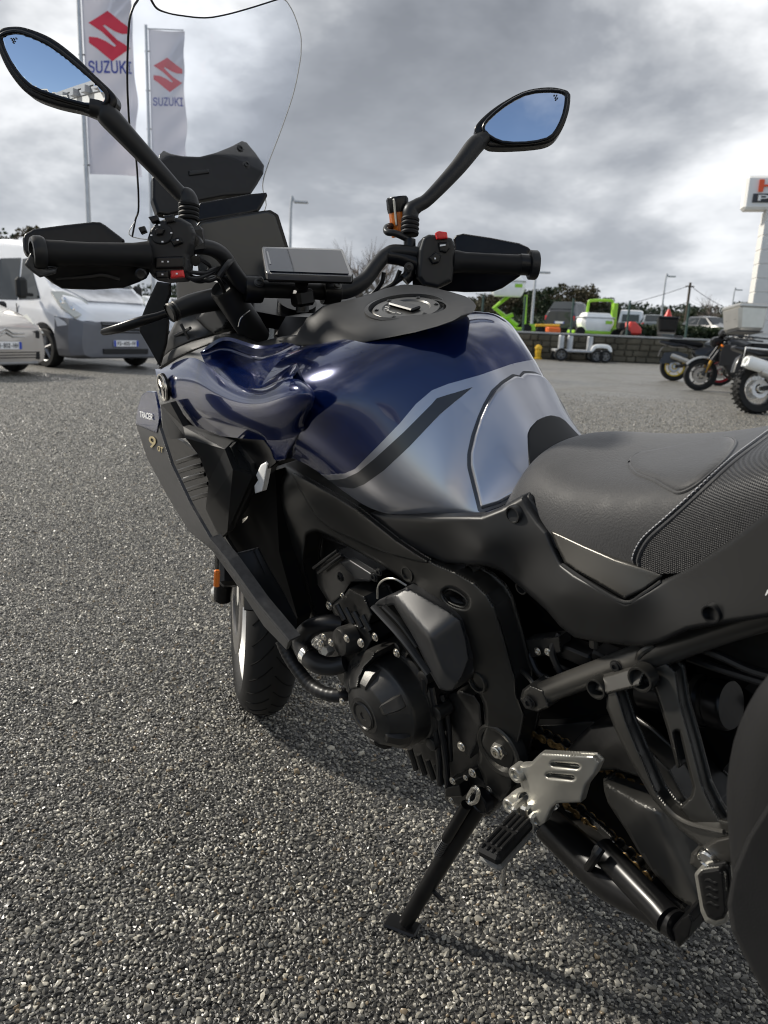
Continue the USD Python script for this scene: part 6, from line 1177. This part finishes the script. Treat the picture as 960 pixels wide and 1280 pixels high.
for x, y in ((203, 327), (210, 327), (203, 343), (221, 342), (214, 291), (189, 294), (199, 281), (203, 302), (222, 300)):
    key('key_mark', [(x-1.2, y-.9), (x+1.2, y-.9), (x+1.2, y+.9), (x-1.2, y+.9)], 'white_print', sw, lc, .0085 if y > 315 else .0095, er=0, t=.001)
obj('horn_button', lathe(D(176, 343, 1.12), unit(CB-D(176, 343, 1.12)), [(0, -.01), (.0085, -.01), (.0085, .003), (.006, .005), (0, .004)], 18), 'smooth_black', sw)
# clutch lever perch and cables
obj('lever_perch', [tube([D(228, 300, 1.17), D(240, 300, 1.18), D(246, 308, 1.185)], .013, 12, 3), rbox((.03, .03, .04), .006, D(242, 300, 1.19))], 'smooth_black', hb)
obj('bolt', bolt_mesh(D(242, 300, 1.165), unit(CB-D(242, 300, 1.165)), .006), 'black_bolt', hb)
obj('perch_knob', lathe(D(244, 326, 1.18), unit(CB-D(244, 326, 1.18)), [(0, -.01), (.008, -.01), (.008, .004), (0, .005)], 14), 'smooth_black', hb)
for q in ([(238, 330, 1.17), (232, 344, 1.17), (246, 348, 1.19), (270, 338, 1.22), (283, 330, 1.24)], [(234, 340, 1.18), (255, 341, 1.2), (276, 335, 1.23), (290, 345, 1.26)], [(240, 346, 1.2), (262, 351, 1.23), (285, 342, 1.26), (296, 370, 1.3), (306, 400, 1.33)], [(246, 322, 1.19), (262, 333, 1.22), (258, 345, 1.24), (275, 352, 1.27), (290, 395, 1.32)], [(232, 345, 1.19), (250, 352, 1.22), (280, 348, 1.26), (310, 392, 1.32)]):
    obj('control_cable', tube([D(*o) for o in q], .0032, 8, 8), 'hose_rubber', hb)
obj('cable_strap', tube([D(272, 346, 1.21), D(281, 333, 1.215), D(289, 324, 1.235)], .006, 8, 3), 'smooth_black', hb)
obj('thin_wire', tube([D(298, 408, 1.30), D(301, 398, 1.29), D(308, 391, 1.29), D(312, 388, 1.30)], .0011, 6, 5), 'zinc_bolt', hb)
obj('clutch_lever', tube([D(242, 300, 1.21), D(200, 305, 1.21), D(140, 312, 1.17), D(80, 318, 1.12)], [.009, .007, .006, .0065], 12, 5), 'smooth_black', hb)
fk = [D(278, 358, 1.285), D(301, 392, 1.33)]; fa = unit(fk[0]-fk[1])
obj('fork_top', lathe(fk[1]-fa*.06, fa, [(0, 0), (.023, 0), (.0245, .03), (.0245, np.linalg.norm(fk[0]-fk[1])+.055), (.0215, np.linalg.norm(fk[0]-fk[1])+.06), (.020, np.linalg.norm(fk[0]-fk[1])+.05), (0, np.linalg.norm(fk[0]-fk[1])+.048)], 28), 'matte_plastic', hb)
# right grip and switches
R0, R1 = D(658, 331, 1.375), D(566, 327, 1.365); ra = unit(R1-R0); RG = np.linalg.norm(R1-R0)
rg = obj('right_grip', lathe(R0, ra, [(0, 0), (.0175, .0), (.0178, .01), (.0178, .014), (.0168, .016), (.0165, RG*.55), (.0172, RG*.85), (.0195, RG*.95), (.0195, RG), (0, RG)], 36), 'rubber', hb)
obj('throttle_collar', lathe(R0, -ra, [(0, -.012), (.0185, -.012), (.0185, .006), (0, .006)], 32), 'smooth_black', rg)
obj('bar_end', lathe(R0-ra*.004, -ra, [(0, 0), (.0225, .0), (.0255, .002), (.0255, .013), (.0235, .016), (.017, .017), (0, .016)], 36, sy=1.0), 'matte_plastic', rg)
shell('hand_guard', 'smooth_black', [(566, 298), (570, 293), (579, 291), (612, 296), (649, 303), (660, 308), (664, 312), (660, 322), (600, 322), (568, 318)], plane=tilt(610, 306, 1.44, -5, 15), t=.012, er=3, ed=.005, g=5, rnd=2, parent=rg)
shell('guard_blade', 'smooth_black', [(540, 350), (566, 338), (652, 341), (650, 346), (641, 352), (628, 361), (616, 365.5), (580, 366), (545, 364)], plane=tilt(600, 352, 1.40, -5, -12), t=.012, er=3, ed=.005, g=5, rnd=2, parent=rg)
rc = tilt(547, 322, 1.345, 10, 8)
rs = shell('right_switchgear', 'matte_plastic', [(524, 312), (529, 296), (537, 292), (552, 293), (566, 297), (570, 306), (570, 330), (566, 352), (548, 360), (530, 356), (522, 346)], plane=rc, t=.045, er=5, ed=.009, g=4, rnd=3, parent=hb)
key('kill_switch', [(545, 290), (549, 288.5), (559, 290), (560, 298), (546, 299)], 'red_plastic', rs, rc, .008, rnd=1)
key('start_button', [(548, 303), (560, 302), (563, 310), (558, 316), (550, 314)], 'smooth_black', rs, rc, .005, rnd=1)
key('rocker', [(536, 322), (545, 314), (552, 320), (549, 328), (541, 330)], 'smooth_black', rs, rc, .006, rnd=1)
key('key_mark', [(550, 306), (557, 305), (557, 307), (550, 308)], 'white_print', rs, rc, .0085, er=0, t=.001)
key('key_mark', [(543, 322), (545, 322), (545, 324), (543, 324)], 'white_print', rs, rc, .0095, er=0, t=.001)
obj('brake_perch', [tube([D(483, 320, 1.365), D(500, 322, 1.37), D(524, 330, 1.37)], [.0135, .014, .013], 14, 3), tube([D(512, 300, 1.37), D(512, 340, 1.37), D(505, 350, 1.37)], .011, 12, 3), rbox((.03, .03, .03), .005, D(528, 352, 1.38))], 'smooth_black', hb)
obj('bolt', bolt_mesh(D(511, 334, 1.35), unit(CB-D(511, 334, 1.35)), .0062), 'black_bolt', hb)
# brake fluid reservoir
rz = unit([.05, -.02, 1.]); r0 = D(500, 283, 1.40)
res = obj('fluid_reservoir', lathe(r0, rz, [(0, -.018), (.017, -.018), (.018, -.014), (.018, .030), (0, .030)], 28), 'brake_fluid', hb)
obj('reservoir_cap', lathe(r0+rz*.030, rz, [(0, -.006), (.0195, -.006)]+[(.0205, .0), (.0205, .016), (.018, .020), (0, .020)], 12), 'smooth_black', res)
obj('reservoir_strap', rbox((.003, .005, .045), .001, r0+unit(CB-r0)*.019+rz*.024+BM.T@_rt*-.006, frame_of(rz)), 'bare_alloy', res)
obj('reservoir_hose', tube([D(512, 300, 1.37), D(495, 292, 1.36), D(484, 290, 1.365), D(484, 284, 1.38), D(494, 282, 1.40)], .006, 10, 5), 'hose_rubber', res)
for q in ([(480, 340, 1.37), (476, 355, 1.38), (460, 372, 1.40), (430, 385, 1.40)], [(500, 338, 1.38), (492, 354, 1.39), (470, 366, 1.41), (440, 380, 1.41)], [(505, 346, 1.38), (480, 362, 1.40), (455, 372, 1.42)]):
    obj('control_cable', tube([D(*o) for o in q], .0042, 8, 6), 'hose_rubber', hb)
# --- mirrors
def mirror(outer, glass, ctr, dep, target, stem, rad, boot):
    p = D(*ctr, dep); dv = unit(p-CB); n = unit(target-dv)
    hs = shell('mirror', 'smooth_black', outer, plane=(p-n*.004, n), t=.020, er=6, ed=.003, g=6, curve=True)
    # domed back
    mm = poly_of(outer, 0, (), True).buffer(-2); pp = np.array(mm.exterior.coords)[:-1]; dd = ray(pp)@BM; tq = ((p-n*.018-CB)@n)/(dd@n); V = CB+dd*tq[:, None]; cV = V.mean(0)
    back = trimesh.convex.convex_hull(np.vstack([V, cV+(V-cV)*.75-n*.014, cV+(V-cV)*.35-n*.022])); obj('mirror_back', back, 'smooth_black', hs, 60)
    gm_ = shell_mesh(glass, plane=(p+n*.0024, n), t=.003, er=0, g=4, curve=True); gm_.vertices = gm_.vertices - np.outer(((gm_.vertices-p)**2).sum(1)/(2*1.1), n)   # slightly convex
    obj('mirror_glass', gm_, 'mirror_glass', hs, 25)
    go = np.array(poly_of(glass, 0, (), True).exterior.coords)[::3]; dd = ray(go)@BM; tq = ((p+n*.0024-CB)@n)/(dd@n); gv = CB+dd*tq[:, None]; gv = gv-np.outer(((gv-p)**2).sum(1)/2.2, n)+n*.0006
    obj('glass_rim', tube(np.vstack([gv, gv[:1]]), .0030, 8, 1), 'smooth_black', hs)
    obj('mirror_stem', tube([D(*o) for o in stem], rad, 18, 6), 'matte_plastic', hs)
    b0, b1 = D(*boot[0]), D(*boot[1]); ba = unit(b1-b0); bl = np.linalg.norm(b1-b0)
    pr = [(0, 0), (.0125, 0)]
    for i in range(4): pr += [(.0155, bl*(i+.1)/4), (.0165, bl*(i+.5)/4), (.0155, bl*(i+.85)/4), (.0138, bl*(i+.98)/4)]
    obj('stem_boot', lathe(b0, ba, pr+[(.012, bl), (0, bl)], 26), 'rubber', hs)
    return hs, p, n
gy_in = [(-1, 47), (3, 42), (12, 39.5), (27, 40), (60, 54), (90, 76), (115, 98), (130, 112), (133, 120), (131, 128), (122, 132), (108, 131), (95, 128), (67, 120), (38, 108), (18, 87), (5, 64)]
gy_out = [(-6, 44), (-1, 36), (10, 32.5), (30, 33.5), (62, 46), (92, 68), (120, 95), (139, 113), (145.5, 124), (143, 134), (134, 142), (122, 147), (112, 143), (98, 138), (64, 130), (34, 117), (12, 92), (-2, 64)]
mirL = mirror(gy_out, gy_in, (66, 88), 1.10, BM.T@unit([-.30, -.90, .335]), [(112, 134, 1.115), (126, 137, 1.12), (136, 146, 1.125), (160, 172, 1.14), (200, 215, 1.17), (224, 241, 1.19), (234, 247, 1.192), (239, 262, 1.192)], [.012, .0135, .0165, .0150, .0125, .0118, .0145, .0135], ((236, 276, 1.192), (236, 254, 1.19)))
gr_in = [(708.5, 122), (706, 116), (698, 113.5), (680, 113.2), (656, 117.5), (630, 132), (610, 149), (604.5, 158), (606, 164), (612, 169.5), (628, 177.5), (657, 178.7), (684, 173.5), (696, 162), (705, 142)]
gr_out = [(713.5, 121), (712, 115), (706, 111), (686, 108), (657, 112.5), (630, 126), (608, 142), (594, 158), (597, 169), (608, 180.5), (621, 183.5), (657, 182.5), (687, 177.5), (702, 163), (711, 140)]
mirR = mirror(gr_out, gr_in, (657, 146), 1.39, BM.T@unit([.12, -.86, .60]), [(610, 170, 1.40), (600, 177, 1.40), (592, 184, 1.395), (570, 212, 1.385), (536, 248, 1.375), (522, 257, 1.37), (514, 264, 1.37), (513, 275, 1.37)], [.011, .015, .0165, .0145, .012, .0125, .0150, .0135], ((512, 294, 1.37), (513, 272, 1.37)))
for hs, gl, pts in ((mirL, 0, [(14, 48), (17, 48), (15.5, 50.5), (18, 51), (20, 47.5), (16.5, 53)]), (mirR, 1, [(693, 119), (696, 119), (694.5, 122), (697, 122.5), (695, 124.5)])):
    p, n = hs[1], hs[2]
    for x, y in pts: obj('blind_spot_mark', shell_mesh([(x-1, y-.7), (x+.8, y-.7), (x+.8, y+.7), (x-1, y+.7)], plane=(p+n*.0022, n), t=.0005, er=0), 'black_bolt', hs[0])
obj('stem_nut', lathe(D(239, 298, 1.18), unit(CB-D(239, 298, 1.18)), [(0, -.015), (.009, -.015), (.009, .003), (0, .004)], 6), 'black_bolt', mirL[0]); obj('stem_base', tube([D(236, 276, 1.192), D(238, 300, 1.19)], .012, 14, 1), 'smooth_black', mirL[0])
# --- tall screen, its mount, the deflector and the instrument display
scr_o = [(172, 0), (176, -12), (186, -4), (195, 10), (208, 16), (225, 19.5), (255, 22.5), (280, 19), (310, 11), (345, 0), (352, -2), (358, 2), (365, 13), (370, 25), (374, 38), (376, 48), (376, 62), (375, 75), (367, 115), (352, 160), (335, 205), (328, 232), (331, 262), (300, 285), (230, 300), (165, 296), (169, 275), (173, 258), (170, 200), (163, 165), (161, 150), (159, 110), (159, 75), (161, 30), (166, 10)]
gl_u = np.linspace(-1, 1, 15)
def screen_pt(px, py):
    """the curved screen: leaning back, bulging ahead at its middle"""
    d = (ray((px, py))[0])@BM; t0, t1 = .7, 2.4
    fn = lambda p: p[0] - (1.245 + (1.50-p[2])*.60 + .06*(1-min(abs(p[1])/.155, 1.25)**2))
    for _ in range(44):
        tm = (t0+t1)/2
        if fn(CB+d*tm) > 0: t1 = tm
        else: t0 = tm
    return CB+d*t0
pol = poly_of(scr_o, 3); Pt, ft = tri2d(pol, 9, 0, 4); V = np.array([screen_pt(*q) for q in Pt])
scr = obj('windscreen', close(V, ft, np.array([.004, 0, .0005])), 'screen_clear', bike, 40)
eq = [o for o in scr_o if o[1] < 240 or o[0] < 200]
i0 = scr_o.index((165, 296)); el = scr_o[i0:]+scr_o[:2]
obj('screen_edge', tube([screen_pt(*o)-[.001, 0, 0] for o in el], .0018, 8, 5), 'black_bolt', scr)
obj('screen_edge', tube([screen_pt(*o)-[.001, 0, 0] for o in scr_o[1:11]], [.0020]*2+[.0018]+[.0013]*7, 7, 5), 'black_bolt', scr)
obj('screen_edge', tube([screen_pt(*o)-[.001, 0, 0] for o in scr_o[10:27]], [.0012]+[.0010]*16, 7, 5), 'rim_white', scr)
mnt = shell('screen_mount', 'smooth_black', [(191, 222), (198, 200), (200, 192), (205, 187), (214, 191), (228, 194), (250, 195), (270, 190), (290, 182), (303, 175), (309, 177), (320, 190), (331, 206), (330, 216), (322, 230), (314, 242), (280, 244), (250, 250), (232, 262), (210, 268), (197, 266), (191, 248)], plane=(B(255, 215, 0)+[.01, 0, 0], unit([-1, 0, .45])), t=.012, er=4, ed=.003, g=7, rnd=2)
key('mount_slot', [(236, 213), (262, 210), (262, 216), (237, 219)], 'matte_plastic', mnt, (B(255, 215, 0)+[.01, 0, 0], unit([-1, 0, .45])), .003)
for x, y in ((308, 206), (203, 203), (300, 186)): obj('bolt', bolt_mesh(Bx_ if False else B(x, y, 0.0)+[0, 0, 0], (-1, 0, .4), .005), 'black_bolt', mnt)
shell('dash_visor', 'smooth_black', [(246, 262), (250, 253), (280, 248), (312, 242), (333, 240), (334, 243), (326, 258), (322, 264), (290, 270), (246, 277)], plane=tilt(290, 258, 1.36, 0, 25), t=.006, er=3, ed=.002, g=6)
dp = tilt(300, 310, 1.36, 2, 8)
dash = shell('display_housing', 'smooth_black', [(243, 285), (250, 276), (300, 267), (338, 262), (348, 268), (361, 310), (360, 345), (330, 355), (290, 353), (248, 342)], plane=(dp[0]-unit(dp[1])*.004, dp[1]), t=.02, er=2, ed=.002, g=8, rnd=4)
shell('display', 'screen_glass', [(245, 287), (252, 279), (300, 270), (334, 264.5), (344, 270), (356, 308), (357, 338), (330, 350), (292, 349), (250, 338)], plane=dp, t=.004, er=1.5, ed=.0008, g=8, rnd=4, parent=dash)
shell('display_active_area', 'phone_glass', [(262, 288), (327, 277), (345, 335), (290, 340), (262, 330)], plane=(dp[0]+unit(dp[1])*.0006, dp[1]), t=.002, er=0, g=10, parent=dash) if False else None
# cowl sides, turn signal
shell('screen_bracket', 'smooth_black', [(199, 458), (188, 438), (174, 414), (174, 403), (183, 380), (196, 352), (212, 354), (212, 368), (206, 384), (210, 404), (207, 430)], plane=(B(190, 405, .17), unit(CB-B(190, 405, .17)+np.array([.2, .9, 0]))), t=.006, er=2, ed=.001, g=6)
shell('cowl_side', 'matte_plastic', [(220, 352), (244, 345), (262, 348), (300, 360), (310, 420), (290, 425), (262, 420), (240, 400), (222, 385)], .02, t=.05, er=3, ed=.004, g=8)
ts = [B(270, 374, .10), B(238, 381, .15), B(213, 391, .19)]
sig = obj('turn_signal', tube(ts, [.020, .018, .015], 16, 4), 'matte_plastic', bike)
for i in range(3): obj('boot_ring', lathe(ts[2]*(1-.12*i)+ts[1]*.12*i, unit(ts[2]-ts[1]), [(.0150, -.0025), (.0172, 0), (.0150, .0025)], 22), 'trim_satin' if i != 1 else 'rubber', sig)
tp = [B(208, 392, .20), B(196, 396, .215), B(175, 402, .24), (B(150, 410, .265)), B(130, 415, .28), B(126, 416, .284)]
obj('signal_lens', tube(tp, [.0070, .0070, .0085, .0082, .0060, .0025], 16, 5, flat=.7), 'smooth_black', sig)
# mirrored right-hand panels
def flip(m): m = m.copy(); m.vertices = m.vertices*[1, -1, 1]; m.invert(); return m
_rf = flip(sheet(FS, .007, 40, 24)); _rf.vertices = _rf.vertices*[1, .80, 1]; obj('front_fairing', _rf, 'blue_paint', bike, 40)
_rf = flip(sheet(SCP, .006, 30, 20)); _rf.vertices = _rf.vertices*[1, .80, 1]; obj('fairing_scoop', _rf, 'blue_paint', bike, 40)
obj('side_blade', flip(shell_mesh(blade_o, bl_y, t=.005, er=1.5, ed=.001, g=9)), 'panel_grey', bike, 35)
obj('main_frame', flip(shell_mesh(frame_o, fr_y, t=.035, er=7, ed=.010, g=10, rnd=3)), 'frame_paint', bike, 35)
obj('side_cover', flip(shell_mesh(side_o, sc_y, t=.012, er=7, ed=.007, g=10, rnd=2)), 'matte_plastic', bike, 35)
obj('tail', tube([(.40, 0, .70), (.2, 0, .75), (0, 0, .83), (-.25, 0, .91), (-.38, 0, .94)], [.08, .10, .10, .08, .05], 20, 4, flat=1.0), 'matte_plastic', bike)
# --- side case
case_n = None
def case_y(P): return np.full(len(P), 0.)
cas = thing('side_case', 'dark scuffed plastic side case on the motorcycle flank, at the right edge', 'side case', m=mat4(BM, BT))
case_o = catmull([(.137, .84), (.152, .813), (.163, .775), (.167, .734), (.164, .697), (.157, .649), (.144, .611), (.122, .582), (.075, .548), (0, .528), (-.2, .53), (-.33, .60), (-.345, .72), (-.32, .85), (-.2, .91), (0, .915), (.09, .885)], 4, True)
def case_mesh(ys):
    p = Polygon(case_o); rings = []; n = 90
    for off, y in ys:
        q = p.buffer(-off).exterior; rings.append(np.array([(lambda c: (c[0], y(c) if callable(y) else y, c[1]))(q.interpolate((i/n+.13) % 1, normalized=True).coords[0]) for i in range(n)]))
    # keep the rings in step with each other
    c0 = np.array([-.08, .72])
    for i, r in enumerate(rings):
        a = np.arctan2(r[:, 2]-c0[1], r[:, 0]-c0[0]); rings[i] = r[np.argsort(a)]
    v = np.vstack([*rings, rings[0].mean(0)[None], rings[-1].mean(0)[None]]); k = np.arange(n); k2 = (k+1) % n; f = []
    for i in range(len(rings)-1):
        o = i*n; f += [np.column_stack([o+k, o+k2, o+n+k2]), np.column_stack([o+k, o+n+k2, o+n+k])]
    L = (len(rings)-1)*n; f += [np.column_stack([np.full(n, len(v)-2), k2, k]), np.column_stack([np.full(n, len(v)-1), L+k, L+k2])]
    m = trimesh.Trimesh(v, np.vstack(f), process=False); m.fix_normals(); return m
shell_ = obj('case_shell', case_mesh([(.03, .17), (.008, .175), (0, .19), (0, .250)]), 'case_black', cas, 40)
lid = obj('case_lid', case_mesh([(.004, .25), (0, .254), (0, .322), (.004, .331), (.012, .338), (.03, .344), (.07, .350), (.13, .354)]), 'case_black', cas, 40)
shell_2 = obj('lid_panel', shell_mesh([(1000, 930), (960, 1005), (935, 1045), (916, 1090), (909, 1130), (915, 1165), (940, 1215), (985, 1290), (1080, 1300), (1080, 940)], .3555, t=.012, er=6, ed=.004, g=12, rnd=6), 'case_black', lid, 40)
# --- the phone on its handlebar mount
ph = thing('phone', 'silver edged phone lying flat in a black holder on the motorcycle handlebar', 'phone', m=mat4(BM, BT))
c4 = [(329, 309), (427, 312), (439, 343), (335, 339)]
pn = unit(BM.T@np.array([.05, -.42, .9]))                       # the way its glass faces
pc_ = D(383, 327, 1.25)
pp0 = (pc_, pn)
obj('phone_body', shell_mesh([(327, 309), (329, 307.5), (427, 310.5), (429, 312), (441, 343), (439, 345), (334, 341), (332, 339)], plane=pp0, t=.009, er=1.5, ed=.0012, g=5, rnd=2), 'phone_edge', ph)
obj('phone_screen', shell_mesh([(331, 310), (426, 313), (437, 342), (337, 338.5)], plane=(pc_+pn*.0022, pn), t=.002, er=0, g=8, rnd=2), 'phone_glass', ph)
obj('speaker_slot', shell_mesh([(333, 314), (335, 314), (339, 330), (337, 330)], plane=(pc_+pn*.0027, pn), t=.0005, er=0, g=8), 'phone_edge', ph)
obj('holder', shell_mesh([(330, 324), (336, 337), (441, 341.5), (442, 352), (440, 355), (336, 353), (333, 349)], plane=(pc_-pn*.006, unit(CB-pc_)), t=.03, er=2, ed=.003, g=5, rnd=2), 'smooth_black', ph)
obj('mount_stalk', [tube([D(377, 354, 1.27), D(377, 364, 1.30), D(378, 390, 1.31)], .011, 14, 3), rbox((.03, .035, .028), .005, D(378, 372, 1.305))], 'smooth_black', ph)
